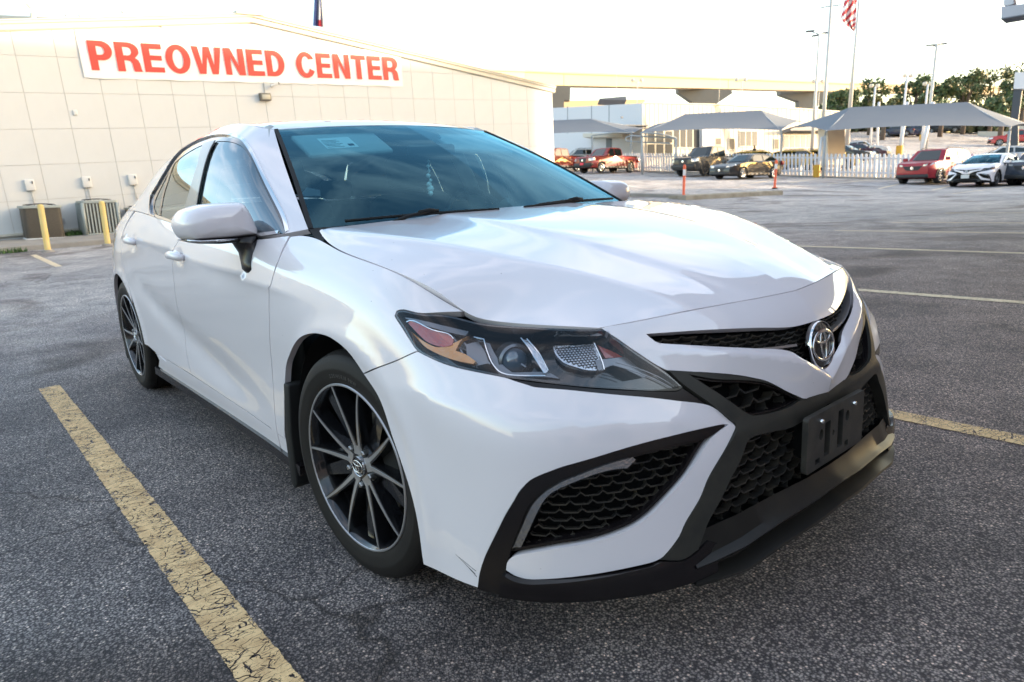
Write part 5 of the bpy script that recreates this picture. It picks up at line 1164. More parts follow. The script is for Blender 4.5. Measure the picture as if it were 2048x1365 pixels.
# electrical boxes with conduits
for k,(u,v,lab) in enumerate(((-.45,-2.55,'white isolator box left above the dark condenser'),(.90,-2.55,'white isolator box above the grey slatted condenser'),(2.08,-2.55,'white isolator box nearest the sedan boot'))):
    t=empty('isolator_box',lab,'electrical box',group='isolator boxes on the wall'); t.matrix_world=WM
    wbox('case',u,u+.22,v,v+.30,.0,.10,M['boxgrey'],t,.012); wbox('handle',u+.165,u+.185,v+.18,v+.25,.10,.125,M['dark'],t)
    b=MB(); b.tube([(.04,u+.11,v),(.04,u+.12,v-.25),(.06,u+.10+.03*k,v-.70)],.016,6); b.obj('conduit',M['conduit'],t,True)
t=empty('outlet_cover','small grey outlet on the plinth between the condensers','outlet'); t.matrix_world=WM; wbox('cover',.20,.29,-3.51,-3.36,.0,.05,M['conduit'],t,.008)
# sidewalk with kerb
q0=Vector((-21.30,0,0)); 
V=[];F=[];m_=18
for i in range(m_+1):
    y=-17+36.5*i/m_; xw=-21.35+.035*(y-.9); xk=-18.2+.10*y; zb=terrain(xk,y)+.13; 
    V+=[(xw-.1,y,.40),(xk-.30,y,zb+.01),(xk-.03,y,zb),(xk-.005,y,zb-.02),(xk,y,zb-.20)]
for i in range(m_):
    for j in range(4): F.append((i*5+j,i*5+5+j,i*5+6+j,i*5+1+j))
o=mesh_obj('sidewalk',V,F,M['concrete'],kind='structure'); flipfix(o)
# condensers
M['condg']=mat('condenser_grey_paint',(.33,.36,.34),.5); M['condd']=mat('condenser_fins_dark',(.085,.075,.06),.6,var=(30,.5,(.14,.12,.10))); M['fan']=mat('fan_grille',(.03,.03,.03),.5)
def condenser(y0,x0,w_,h_,z0,lab,slat):
    t=empty('condenser_unit',lab,'air conditioner',(x0,y0,z0),up=True,group='condensers by the wall')
    s=w_/2; r=.10
    def rr(s_,z): return [(a,b_,z) for a,b_ in rrect(-s_,s_,-s_,s_,r,4)]
    def prism(nm,s0,za,zb_,m):
        A0=rr(s0,za);B0=rr(s0,zb_);n=len(A0); o=mesh_obj(nm,A0+B0,[(i,(i+1)%n,n+(i+1)%n,n+i) for i in range(n)]+[tuple(range(n))[::-1],tuple(range(n,2*n))],m,t); return bevel(o,.008)
    prism('base_pan',s,0,.05,M['condg'] if slat else M['boxgrey']); prism('coil',s-.03,.05,h_-.06,M['condd']); prism('top_cover',s+.005,h_-.07,h_,M['condg'])
    b=MB(); 
    for k in range(6): b.tube([((s*.18+s*.12*k)*math.cos(a),(s*.18+s*.12*k)*math.sin(a),h_+.03+.02*(1-k/6)) for a in [2*PI*q/28 for q in range(28)]],.006,5,closed=True)
    for k in range(8): a=2*PI*k/8; b.tube([(.06*math.cos(a),.06*math.sin(a),h_+.05),(s*.82*math.cos(a),s*.82*math.sin(a),h_+.01)],.005,4)
    b.obj('fan_guard',M['fan'],t)
    b=MB(); b.lathe([(.0001,.002),(s*.82,.002)],28,'z',(0,0,h_)); b.obj('fan_opening',M['fan'],t)
    if slat:
        for sx_,ax in ((1,0),(-1,0),(1,1),(-1,1)):
            for k in range(9):
                o_=-s+.12+(2*s-.24)*k/8; b=MB()
                if ax==0: b.box(s*sx_-.012,s*sx_+.012,o_-.018,o_+.018,.06,h_-.08)
                else: b.box(o_-.018,o_+.018,s*sx_-.012,s*sx_+.012,.06,h_-.08)
                b.obj('slat',M['condg'],t)
        for sx_ in (1,-1):
            for sy_ in (1,-1): b=MB(); b.tube([((s-.03)*sx_,(s-.03)*sy_,.04),((s-.03)*sx_,(s-.03)*sy_,h_-.06)],.05,8); b.obj('corner_post',M['condg'],t,True)
    else:
        b=MB()
        for k in range(26): z=.07+(h_-.15)*k/25; b.tube([(a,c,z) for a,c,_ in rr(s-.022,0)],.004,4,closed=True)
        b.obj('coil_guard',M['condd'],t)
    return t
def at_z(px,py,z):
    d=at(px,py,1.)-Vector(CAM); return Vector(CAM)+d*((z-CAM[2])/d.z)
c1=Vector((-20.82,.62,.37)); c2=Vector((-20.80,1.98,.385))
condenser(c1.y,c1.x,.92,.90,c1.z-.02,'dark round-cornered condenser unit behind the left yellow bollard',False)
condenser(c2.y,c2.x,.90,.94,c2.z-.02,'grey slatted condenser unit behind the right yellow bollard',True)
c3=Vector((-20.85,3.05,.41)); condenser(c3.y,c3.x,.7,.66,c3.z-.02,'low dark condenser unit half hidden by the sedan boot',False)
b=MB(); b.tube([at(222,410,19.2),at(232,411,19.3),at(241,424,19.5),at(246,438,19.6),at(250,446,19.6)],.018,6); tag(b.obj('hose',M['conduit'],None,True),'grey hose curling down behind the slatted condenser','hose')
M['bollard']=mat('faded_yellow_bollard',(.72,.50,.14),.6,var=(5,.7,(.66,.55,.30)))
for px,py,lab in ((96,502,'leaning-looking yellow bollard in front of the dark condenser'),(216,490,'yellow bollard in front of the grey slatted condenser')):
    p=at_z(px,py,.20); p.z=terrain(p.x,p.y)
    t=empty('bollard',lab,'bollard',p,up=True,group='yellow bollards on the kerb')
    b=MB(); b.lathe([(.085,-.1),(.08,0),(.064,.03),(.064,1.02),(.058,1.05),(.038,1.072),(.0001,1.08)],20,'z'); b.obj('post',M['bollard'],t,True); b=MB(); b.lathe([(.14,-.05),(.13,.03),(.09,.05),(.075,.05)],16,'z'); b.obj('footing',M['concrete'],t,True)
# weeds
M['weed']=mat('weed_green',(.07,.13,.03),.7)
def weeds(cx,cy,z,r,n,h,lab):
    random.seed(int(cx*100+cy)); b=MB()
    for k in range(n):
        a=random.uniform(0,2*PI);q=r*random.random()**.5;x=cx+q*math.cos(a)*.5;y=cy+q*math.sin(a);hh_=h*random.uniform(.4,1);t=random.uniform(0,2*PI);w_=.02
        b.add([(x-w_*math.cos(t),y-w_*math.sin(t),z),(x+w_*math.cos(t),y+w_*math.sin(t),z),(x+hh_*.5*math.cos(t+1.3),y+hh_*.5*math.sin(t+1.3),z+hh_)],[(0,1,2)])
    tag(b.obj('weeds',M['weed']),lab,'weeds',kind='stuff')
p=Vector((-20.9,1.22,.4)); weeds(p.x,p.y,.38,.55,260,.18,'green weeds at the wall foot between the condensers')
p=at_z(24,507,.18); weeds(p.x,p.y,terrain(p.x,p.y),.3,90,.14,'small tuft of weeds on the kerb edge at far left')
# roof clutter
t=empty('flood_lamp','yellowish flood lamp on a vent pipe standing on the building roof at far left','flood lamp'); p=at(66,45,22.5)
b=MB(); b.tube([p,at(66,28,22.5)],.085,12); b.tube([at(69,30,22.6),at(68,14,22.6)],.012,6); b.obj('pipe',M['fascia'],t); b=MB(); b.box(-.06,.06,-.12,.12,-.09,.09,Matrix.Translation(at(62,10,22.5))@Matrix.Rotation(.5,4,'X')); bevel(b.obj('lamp_head',M['fascia'],t),.02)
for px,py,lab in ((134,36,'small white roof camera left of the gable slope'),(162,38,'left one of two tiny roof caps'),(184,39,'right one of two tiny roof caps'),(247,30,'small white roof lamp nearest the gable')):
    p=at(px,py,22.6); b=MB(); b.tube([p-Vector((0,0,.1)),p+Vector((0,0,.05))],.03,8); b.tube([p+Vector((0,-.06,.08)),p+Vector((0,.10,.12))],.04,8); tag(b.obj('roof_fitting',M['boxgrey'],None,True),lab,'roof fitting')
b=MB(); 
for i in range(3):
    y0=-1.6; b.tube([at(0,33+3.2*i,30),at(150,40+1.6*i,29)],.07,6)
tag(b.obj('roof_rail',M['fascia']),'pale roof parapet strip behind the gable at far left','parapet')
# ================================================================ across the lot
M['pinkwall']=mat('pinkish_render',(.62,.44,.38),.9,var=(.6,.4,(.55,.38,.33)))
M['greyglass']=mat('dim_window_glass',(.03,.035,.04),.35,0,0,.3)
sb=empty('shade_building','unseen broad pinkish building behind the camera, sized and stepped to shade the sedan and wall','building')
for y0,y1,H_ in ((-60,42,7.0),(42,64,12.4)):  # unseen shade caster: low wing and tall end shaped for where sun falls
    b=MB(); b.box(17,34,y0,y1,-1.5,H_); b.obj('wall',M['pinkwall'],sb)
    b=MB(); b.box(16.8,34.2,y0-.2,y1+.2 if y1>50 else y1-.25,H_,H_+.5); b.obj('parapet',M['fascia'],sb)
for y in range(-54,60,8): b=MB(); b.box(16.93,17.02,y,y+5,.6,3.6); b.obj('window',M['greyglass'],sb)
# drive-through roof beside the stalls: only its far corner shows at the top right, the rest mirrors in the bonnet
M['soffit']=mat('pinkish_soffit',(.66,.45,.40),.85,var=(.5,.3,(.58,.40,.36)))
dc=empty('drive_canopy','flat pinkish drive-through roof right of the sedan, mirrored across the front of its bonnet','canopy'); P_=[(-3.75,20.3),(-1.35,11.),(-.75,3.3),(3.5,2.9),(15.5,2.9),(15.5,20.6)]
o=mesh_obj('roof_slab',[(x,y,z) for z in (4.62,5.08) for x,y in P_],[tuple(range(6))[::-1],tuple(range(6,12))]+[(i,(i+1)%6,6+(i+1)%6,6+i) for i in range(6)],M['soffit'],dc); flipfix(o)
for x,y in ((4.6,18.6),(14.2,18.6),(14.2,5.2),(6.0,5.2)): b=MB(); b.box(x-.22,x+.22,y-.22,y+.22,terrain(x,y)-.2,4.62); b.obj('column',M['soffit'],dc)
def plane3(a,b_,c): a,b_,c=Vector(a),Vector(b_),Vector(c); n=(b_-a).cross(c-a).normalized(); return a,n
CV=Vector(CAM)
def pp(px,py,pl,off=0.):
    d=at(px,py,1.)-CV; t=(pl[0]-CV).dot(pl[1])/d.dot(pl[1]); return CV+d*t+pl[1]*off
def towards(pl): return pl if (CV-pl[0]).dot(pl[1])>0 else (pl[0],-pl[1])
def slab(name,px,pl,m,par,out=.0,back=.3):
    """closed prism whose front outline is seen at the given pixels on a plane"""
    A0=[pp(x,y,pl,out) for x,y in px]; B0=[p-pl[1]*back for p in A0]; n=len(px)
    o=mesh_obj(name,A0+B0,[tuple(range(n)),tuple(range(2*n-1,n-1,-1))]+[(i,(i+1)%n,n+(i+1)%n,n+i) for i in range(n)],m,par); flipfix(o); return o
rect=lambda x0,x1,y0,y1,s=0.:[(x0,y0),(x1,y0+s),(x1,y1+s),(x0,y1)]
# --- overpass
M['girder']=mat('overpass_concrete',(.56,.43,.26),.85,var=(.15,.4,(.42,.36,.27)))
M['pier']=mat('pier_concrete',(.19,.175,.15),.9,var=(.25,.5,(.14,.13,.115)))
ov=empty('highway_overpass','long sunlit concrete highway overpass on hammerhead piers beyond the far buildings','overpass',at(1400,200,130))
ov.location=(0,0,0)
pts=[(700,132,172-28,84),(1050,143.5,170,110),(1128,147,171.5,115),(1457,158.5,178,140),(1700,168,184,165),(2000,176,190,195)]
away=Vector((-.75,.65,0)).normalized()
for (x0,t0,b0,d0),(x1,t1,b1,d1) in zip(pts[:-1],pts[1:]):
    A0=[at(x0,t0,d0),at(x1-.6,t1,d1),at(x1-.6,b1,d1),at(x0,b0,d0)]; c=[p+away*2.6 for p in A0]
    o=mesh_obj('girder',A0+c,[(0,1,2,3),(7,6,5,4),(0,4,5,1),(1,5,6,2),(2,6,7,3),(3,7,4,0)],M['girder'],ov); flipfix(o)
    A0=[at(x0,t0-3.5,d0),at(x1,t1-3.,d1),at(x1,t1+1.2,d1),at(x0,t0+1.2,d0)]; A0=[p-away*.35 for p in A0]; c=[p+away*.9 for p in A0]
    o=mesh_obj('barrier',A0+c,[(0,1,2,3),(7,6,5,4),(0,4,5,1),(1,5,6,2),(2,6,7,3),(3,7,4,0)],M['girder'],ov); flipfix(o)
def pier(px,d,nm='pier'):
    A0=[at(x,y,d) for x,y in px]; c=[p+away*2.4 for p in A0]; n=len(px)
    o=mesh_obj(nm,A0+c,[tuple(range(n)),tuple(range(2*n-1,n-1,-1))]+[(i,(i+1)%n,n+(i+1)%n,n+i) for i in range(n)],M['pier'],ov); flipfix(o)
pier([(1356,177.5),(1463,180.5),(1465,187),(1432,209),(1432,330),(1392,330),(1390,208),(1357,185)],136)
pier([(1560,181),(1680,186),(1680,193),(1632,214),(1628,330),(1600,330),(1598,203),(1561,190)],158)
pier([(1085,171),(1141,172.5),(1140,201),(1128,201),(1128,330),(1085,330)],114)
rmp=[(1060,207,222,122),(1120,202,216,124),(1290,199,212,130)]
for (x0,t0,b0,d0),(x1,t1,b1,d1) in zip(rmp[:-1],rmp[1:]):
    A0=[at(x0,t0,d0),at(x1,t1,d1),at(x1,b1,d1),at(x0,b0,d0)]; c=[p+away*8 for p in A0]
    o=mesh_obj('lower_ramp',A0+c,[(0,1,2,3),(7,6,5,4),(0,4,5,1),(1,5,6,2),(2,6,7,3),(3,7,4,0)],M['girder'],ov); flipfix(o)
# --- far service building
M['farwhite']=mat('corrugated_white',(.60,.54,.45),.7); M['farblue']=mat('shaded_grey_white',(.60,.60,.63),.8); M['mull']=mat('pale_mullion',(.62,.56,.44),.6); M['blind']=mat('tan_blind',(.16,.14,.11),.8); M['slate']=mat('blue_grey_trim',(.12,.13,.15),.6)  # farwhite has warm sunlight in its colour, farblue cool shade, same white walls
fb_=empty('service_building','long white service building with window bands behind the grey shade canopies','building')
PR=towards(plane3(at(1285,345,62),at(1285,207,62),at(1690,224,74))); PL=towards(plane3(at(1285,345,62),at(1285,207,62),at(1107,216,76)))
slab('wall',[(1285,207),(1440,210.5),(1600,219),(1700,226),(1700,345),(1285,350)],PR,M['farwhite'],fb_,0,12)
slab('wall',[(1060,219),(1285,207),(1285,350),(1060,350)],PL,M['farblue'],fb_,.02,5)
slab('parapet',[(1285,205.5),(1440,209),(1600,217.5),(1702,224.5),(1702,226.5),(1600,219.5),(1440,211),(1285,207.5)],PR,M['mull'],fb_,.12,.4)
for k in range(46):
    x=1291+k*8.9; x=1291+405*(1-(1-k/46)**1.0)
    yt=208.5+ (x-1285)*.037; slab('rib',rect(x,x+.9,yt,345),PR,M['farwhite'],fb_,.03,.03)
for k,x in enumerate((1135,1183,1218)): slab('panel_joint',rect(x,x+1,214-(x-1107)*.04,268),PL,M['slate'],fb_,.035,.04)
# window bands on the right-hand face
def windows(x0,x1,y0,y1,nx,ny,pl,s=0.,blind=False):
    f=slab('window',rect(x0,x1,y0,y1,s),pl,M['mull'],fb_,.10,.08)
    for i in range(nx):
        for j in range(ny):
            a=x0+(x1-x0)*(i+.10)/nx;c=x0+(x1-x0)*(i+.90)/nx;t=y0+(y1-y0)*(j+.06)/ny;u=y0+(y1-y0)*(j+.94)/ny
            o=slab('pane',rect(a,c,t,u,s/nx),pl,M['blind'] if blind else M['greyglass'],f,.12,.06)
windows(1292,1345,262,314,3,2,PR); windows(1345,1398,258,298,4,1,PR)
slab('wing_wall',rect(1398,1422,256,345),PR,M['farblue'],fb_,.5,.5)
windows(1429,1442,277,291,1,1,PR,0,True); windows(1456,1469,277,301,1,1,PR,0,True); windows(1478,1514,262,295,3,1,PR); windows(1547,1557,278,300,1,1,PR,0,True); windows(1566,1622,270,297,5,1,PR)
slab('awning',rect(1562,1640,262,268),PR,M['slate'],fb_,1.2,1.1); slab('eave_trim',rect(1242,1291,252.5,254.5),PR,M['slate'],fb_,.4,.5)
slab('awning',rect(1182,1262,270,278),PL,M['farwhite'],fb_,1.0,1.0); slab('door',rect(1213,1224,277,345),PL,M['slate'],fb_,.06,.1); slab('wall_vent',rect(1241,1245,234,237),PR,M['slate'],fb_,.1,.1)
slab('roof_unit',[(1199,197.5),(1252,193),(1253,201),(1199,199)],plane3(at(1199,200,85),at(1252,193,85),at(1252,201,85)) and towards(plane3(at(1199,198,85),at(1252,193,85),at(1253,201,85))),M['slate'],fb_,0,2)
slab('column',rect(1655,1690,250,330),towards(plane3(at(1655,330,44),at(1690,330,44.5),at(1690,250,44.5))),M['farwhite'],fb_,0,.8)
# person glimpsed behind the fence
# --- shade canopies
M['fabric']=mat('grey_shade_fabric',(.115,.135,.165),.8,var=(.5,.4,(.15,.165,.18))); M['postw']=mat('white_post_paint',(.62,.62,.64),.5); M['postg']=mat('grey_post_paint',(.30,.32,.33),.5); M['ochre']=mat('ochre_post_base',(.62,.33,.03),.6)
def canopy(lab,corners,ridge,posts,sag=.10):
    """corners FL,FR,BR,BL and ridge L,R as world points"""
    t=empty('shade_canopy',lab,'shade canopy',group='grey fabric shade canopies'); FL,FR,BR,BL=[Vector(c) for c in corners]; RL,RR=[Vector(c) for c in ridge]
    def patch(a,b_,c,d,nm='fabric'):  # a-b eave, d-c ridge
        V=[];n=10;m_=6
        for i in range(n+1):
            for j in range(m_+1):
                u=i/n;v=j/m_; p=(a.lerp(b_,u)).lerp(d.lerp(c,u),v); p=p+Vector((0,0,1))*(sag*1.6*(4*u*(1-u))*(1-v)**2) - Vector((0,0,1))*sag*.6*4*v*(1-v); V.append(p)
        o=mesh_obj(nm,V,[(i*(m_+1)+j,(i+1)*(m_+1)+j,(i+1)*(m_+1)+j+1,i*(m_+1)+j+1) for i in range(n) for j in range(m_)],M['fabric'],t,True)
        return o
    patch(FL,FR,RR,RL); patch(BR,BL,RL,RR); patch(FR,BR,RR,RR); patch(BL,FL,RL,RL)
    for p in posts:
        p=Vector(p); g_=p.copy(); g_.z=terrain(p.x,p.y)-.1; b=MB(); b.tube([g_,p],.075,10); b.obj('post',M['postg'],t,True)
        c=min((FL,FR,BR,BL),key=lambda q:(q-p).length); b=MB(); b.tube([p,p.lerp(c,.5)+Vector((0,0,.12)),c],.05,8); b.obj('bracket_arm',M['postg'],t,True)
    for a,c in ((FL,RL),(FR,RR),(BR,RR),(BL,RL),(RL,RR)): b=MB(); b.tube([a-Vector((0,0,.06)),c-Vector((0,0,.10))],.045,6); b.obj('rafter',M['postg'],t,True)
    return t
bk=Vector((-.10,1,0)).normalized()
a=at(1653,262,39.5);c=at(2022,254,37.5); canopy('large grey shade canopy at right above the red and white parked cars',(a,c,c+bk*9+Vector((0,0,.2)),at(1579,256,50)),(at(1700,215,44),at(1935,204.5,42)),(at(1650,272,39.7),at(2019,262,37.6)))
a=at(1281,266,47);c=at(1562,261,46); canopy('middle grey shade canopy above the black pickup and black sedan',(a,c,at(1604,243,56),at(1330,246,58)),(at(1370,228.5,52),at(1522,221,51)),(at(1284,275,47),at(1352,276,46.5),at(1563,268,46)))
a=at(1040,272,50);c=at(1184,267,50); canopy('grey shade canopy left of the others above the red pickups',(at(1030,273,54),at(1268,266,54),at(1300,258,64),at(1060,258,66)),(at(1060,243,59),at(1182,238,58)),(at(1184,272,54),at(1262,270,53.8)))
b=MB(); b.tube([at(1252,276,50),at(1262,272,50),at(1345,276,47),at(1352,282,46.8)],.06,8); b.tube([at(1252,276,50),at(1252,282,50),at(1262,284,50),at(1340,287,47)],.05,8); tag(b.obj('canopy_frame',M['postg'],None,True),'bare curved grey tube frame between the left and middle canopies','frame')
# --- white picket fence
fe=empty('picket_fence','white picket fence with arched tops running behind the parked cars','fence'); fa=at(1480,345,46);fc=at(1775,355,38.2); dirf=(fc-fa);dirf.z=0;dirf.normalize(); st_=.262
V=[];k=6; pr_=[(-.07,.06),(.07,.06),(.07,1.30)]+[(.07*math.cos(t),1.30+.075*math.sin(t)) for t in [PI*i/k for i in range(1,k)]]+[(-.07,1.30)]; n=len(pr_)
vp=[(x,y,z) for y in (-.015,.015) for x,z in pr_]; vf=[tuple(range(n)),tuple(range(2*n-1,n-1,-1))]+[(i,(i+1)%n,n+(i+1)%n,n+i) for i in range(n)]
M['picket']=mat('white_picket_paint',(.60,.60,.64),.6)
pk=mesh_obj('picket',vp,vf,M['picket'],fe); flipfix(pk); ang=math.atan2(dirf.y,dirf.x); first=True; rl=[]
for i in range(-46,92):
    p=fa+dirf*(i*st_); p.z=terrain(p.x,p.y)+.05; o=pk if first else pk.copy()
    if not first: COL.objects.link(o); o.parent=fe
    first=False; o.location=p; o.rotation_euler=(R_(1.5),R_(-1.),ang); rl.append(p)
for zz in (.30,1.12):
    for i in range(0,len(rl)-9,9):
        b=MB(); y=Vector((-dirf.y,dirf.x,0))*.03; b.tube([rl[i]+y+Vector((0,0,zz)),rl[i+9]+y+Vector((0,0,zz))],.04,4,flat=1.2); b.obj('rail',M['picket'],fe)
for i in range(0,len(rl),9): b=MB(); y=Vector((-dirf.y,dirf.x,0))*.10; b.box(-.05,.05,-.05,.05,-.2,1.35,Matrix.Translation(rl[i]+y)); b.obj('fence_post',M['postg'],fe)
V=[];
for p in rl[::6]+[rl[-1]]: y=Vector((-dirf.y,dirf.x,0)); V+=[p-y*.14-Vector((0,0,.2)),p-y*.14+Vector((0,0,.04)),p+y*.14+Vector((0,0,.04)),p+y*.14-Vector((0,0,.2))]
n=len(V)//4; o=mesh_obj('fence_kerb',V,[(i*4+j,i*4+j+1,i*4+5+j,i*4+4+j) for i in range(n-1) for j in range(3)],M['concrete'],None,kind='structure'); flipfix(o)
# --- lamp and flag poles
def pole(nm,lab,cat,a,b_,d,r0,r1,m,heads=(),group=None):
    P0=at(*a,d); P1=at(*b_,d); P1=P0+UPV*((P1-P0).length); t=empty(nm,lab,cat,P0,group=group); P0.z=min(P0.z,terrain(P0.x,P0.y)) if a[1]>215 else P0.z
    g_=Vector((P0.x,P0.y,min(P0.z,terrain(P0.x,P0.y)))); g_=P0-UPV*max(0,(P0.z-terrain(P0.x,P0.y))); L=t.location
    b=MB(); b.tube([g_-UPV*.2-L,P1-L],[r0,r1],12); b.obj('pole',m,t,True); return t,P1,L,g_
def arms(t,P1,L,d,hs,m):
    for (x,y,w_,h_,dp) in hs:
        c=at(x,y,d+dp); b=MB(); b.tube([P1-L,c-L],.045,6); b.obj('arm',m,t,True)
        b=MB(); b.box(-w_/2,w_/2,-.22,.22,-h_/2,h_/2,Matrix.Translation(c-L)@Matrix.Rotation(.7,4,'Z')); bevel(b.obj('lamp_head',m,t),.03)
M['polew']=mat('galvanised_pole',(.52,.50,.47),.45,.2); 
t,P1,L,_=pole('lamp_pole','tallest white lamp pole with a thin straight crossarm left of the large flag','lamp pole',(1646,219),(1662,13),55,.17,.10,M['polew'],group='tall lamp poles')
b=MB(); b.tube([at(1641,16,55)-L,at(1662,12.5,55)-L,at(1683,10,55)-L],.045,6); b.obj('crossarm',M['slate'],t)
t,P1,L,_=pole('lamp_pole','white lamp pole with three angled heads left of the tallest pole','lamp pole',(1627,220),(1638,80),58,.17,.06,M['polew'],group='tall lamp poles'); arms(t,P1,L,58,((1620,63,.7,.12,0),(1652,66,.6,.12,.3),(1630,72,.5,.10,-1)),M['slate'])
t,P1,L,_=pole('lamp_pole','tall lamp pole with splayed heads rising above the right end of the large canopy','lamp pole',(1860,215),(1876,98),62,.17,.10,M['polew'],group='tall lamp poles'); arms(t,P1,L,62,((1860,91,.7,.10,0),(1872,92,.4,.10,1.),(1886,88,.6,.12,0)),M['slate'])
for (bx,tx,ty,d,lab) in ((1747,1749,176,80,'short twin-head lamp pole left of the centre of the far trees'),(1808,1816,156,75,'lamp pole with small pale heads in the middle of the far trees'),(1851,1856,172,78,'short twin-head lamp pole just left of the tall splayed lamp')):
    t,P1,L,_=pole('lamp_pole',lab,'lamp pole',(bx,215),(tx,ty),d,.13,.10,M['postw'],group='short twin-head lamp poles')
    for s in (-1,1): b=MB(); b.lathe([(.0001,-.22),(.20,-.17),(.27,0),(.20,.17),(.0001,.22)],14,'z',tuple(at(tx+6*s,ty-4,d)-L)); b.obj('lamp_head',M['farwhite'],t,True)
    if tx==1816:
        pass
for tx,ty,lab in ((1274,168,'twin-globe lamp pole in front of the overpass at left'),(1482,167,'twin-globe lamp pole in front of the overpass between the piers'),(1636,170,'twin-globe lamp just behind the white poles')):
    d=84; t,P1,L,_=pole('lamp_pole',lab,'lamp pole',(tx,213),(tx+.5,ty),d,.06,.05,M['farwhite'],group='twin-globe lamp poles')
    for s in (-1,1): b=MB(); b.lathe([(.0001,-.26),(.19,-.2),(.27,0),(.19,.2),(.0001,.26)],14,'z',tuple(at(tx+8.5*s,ty-7,d)-L)); b.obj('lamp_globe',M['farwhite'],t,True); b=MB(); b.tube([P1-L,at(tx+8.5*s,ty-4,d)-L],.03,5); b.obj('arm',M['farwhite'],t)
for x in (1232,1437): pole('thin_mast','thin pale mast rising above the overpass at left' if x<1300 else 'thin pale mast rising above the overpass near the first pier','mast',(x,215),(x-1,100),90,.035,.03,M['farwhite'])
t,P1,L,_=pole('flag_pole','tapering flagpole carrying the large striped flag','flagpole',(1700,215),(1717,-60),66,.24,.05,M['polew'])
# striped flag hanging limp: fourteen bands across the folds
M['fred']=mat('flag_red',(.52,.035,.05),.8); M['fwhite']=mat('flag_white',(.74,.70,.68),.8); M['fblue']=mat('flag_blue',(.05,.07,.20),.8)
fl=empty('striped_flag','limp red and white striped flag hanging from the flagpole','flag',at(1712,60,66)); L=fl.location; lx=[(1697,-60),(1692,-20),(1689,0),(1685,20),(1681,38),(1688,46),(1697,55),(1707,63)]; rx=[(1716,-60),(1715,-20),(1714,0),(1713,20),(1712,38),(1711.5,46),(1711,55),(1709,63)]
nu,nv=26,40; V=[];F=[];mi=[]
for i in range(nu+1):
    for j in range(nv+1):
        v=j/nv*7; k=min(int(v),6); f=v-k; a=(lx[k][0]*(1-f)+lx[k+1][0]*f,lx[k][1]*(1-f)+lx[k+1][1]*f); c=(rx[k][0]*(1-f)+rx[k+1][0]*f,rx[k][1]*(1-f)+rx[k+1][1]*f); u=i/nu
        V.append(at(a[0]+(c[0]-a[0])*u,a[1]+(c[1]-a[1])*u,66+.32*math.sin(u*14+.5*v)*(1-u*.6))-L)
for i in range(nu):
    for j in range(nv):
        F.append((i*(nv+1)+j,(i+1)*(nv+1)+j,(i+1)*(nv+1)+j+1,i*(nv+1)+j+1)); s=(i/nu*1.0*31+ j*3.1*1.0-10*math.sin(i*.3)*.1)/ 9.5; mi.append(int(math.floor(s))%2)
o=mesh_obj('cloth',V,F,[M['fred'],M['fwhite']],fl,True); o.data.polygons.foreach_set('material_index',mi)
t,P1,L,_=pole('flag_pole','thin pale flagpole behind the roof of the sign building','flagpole',(652,110),(644,-60),34,.05,.04,M['farwhite'])
fl=empty('drooping_flag','dark blue, white and red flag drooping behind the gable','flag',at(640,50,34)); L=fl.location; V=[];F=[];mi=[]; nu,nv=16,14
for i in range(nu+1):
    for j in range(nv+1):
        u=i/nu;v=j/nv; xl=631-5*v;xr=642+6*v; V.append(at(xl+(xr-xl)*u,-40+(52-40*0+40+u*3)*v*1.0-0, 34+.14*math.sin(u*15+v*2))-L)
for i in range(nu):
    for j in range(nv): F.append((i*(nv+1)+j,(i+1)*(nv+1)+j,(i+1)*(nv+1)+j+1,i*(nv+1)+j+1)); mi.append(0 if i<7 else (1 if i<11 and j<12 else (2 if j>=12 and i<14 else 0)) if i<13 else 1)
o=mesh_obj('cloth',V,F,[M['fblue'],M['fwhite'],M['fred']],fl,True); o.data.polygons.foreach_set('material_index',mi)
# --- sign pieces at the right edge
t=empty('sign_box','pale grey end of an overhead sign in the top right corner','sign'); pl=towards(plane3(at(2002,10,14),at(2060,10,13.6),at(2060,38,13.6)))
slab('cabinet',[(2003,14),(2070,5),(2070,27),(2002,38)],pl,mat('sign_cabinet_grey',(.46,.46,.50),.5),t,0,.3); slab('cabinet_edge',[(2002,37),(2070,26),(2070,28),(2002,39.5)],pl,M['slate'],t,.01,.3); slab('bracket',[(2006,-6),(2024,-6),(2026,6),(2014,9.5),(2005,9)],pl,M['farblue'],t,-.05,.18)
t=empty('post_sign','white sign panel on a thick dark post at the right edge above the canopy','sign'); pl=towards(plane3(at(2030,145,62),at(2070,145,61),at(2070,180,61)))
slab('sign_panel',[(2030,145),(2080,144),(2080,178),(2027,178)],pl,M['farblue'],t,0,.5); slab('sign_post',[(2027,179),(2044,179),(2036,240),(2036,330),(2020,330),(2021,236)],pl,mat('dark_post',(.045,.05,.06),.6),t,-.1,.4)
# --- posts with ochre bases in the lots
def opost(lab,bx,by,tx,ty,d,r,bh):
    P0=at(bx,by,d);P1=at(tx,ty,d); t=empty('painted_post',lab,'post',P0,group='white posts with ochre bases'); L=t.location; b=MB(); b.tube([Vector((0,0,-.3)),P1-L],r,10); b.obj('post',M['postw'],t,True)
    b=MB(); b.lathe([(r*2.0,-.4),(r*2.0,bh),(.0001,bh+.02)],18,'z'); b.obj('base',M['ochre'],t)
opost('white post with a broad ochre base just behind the fence',1633,351,1645,275,41.5,.10,.62)
opost('white post with ochre base in the upper lot left of the tall plain post',1799,301,1815,205,62,.15,.42)
opost('small white post with an ochre base far up the lot beside the dark cars',1844,275,1858,205,92,.15,.35)
t=empty('painted_post','plain white post rising behind the red crossover','post',at(1842,300,55),group=None); L=t.location; b=MB(); b.tube([Vector((0,0,-.5)),at(1866,205,55)-L],.16,10); b.obj('post',M['postw'],t,True)
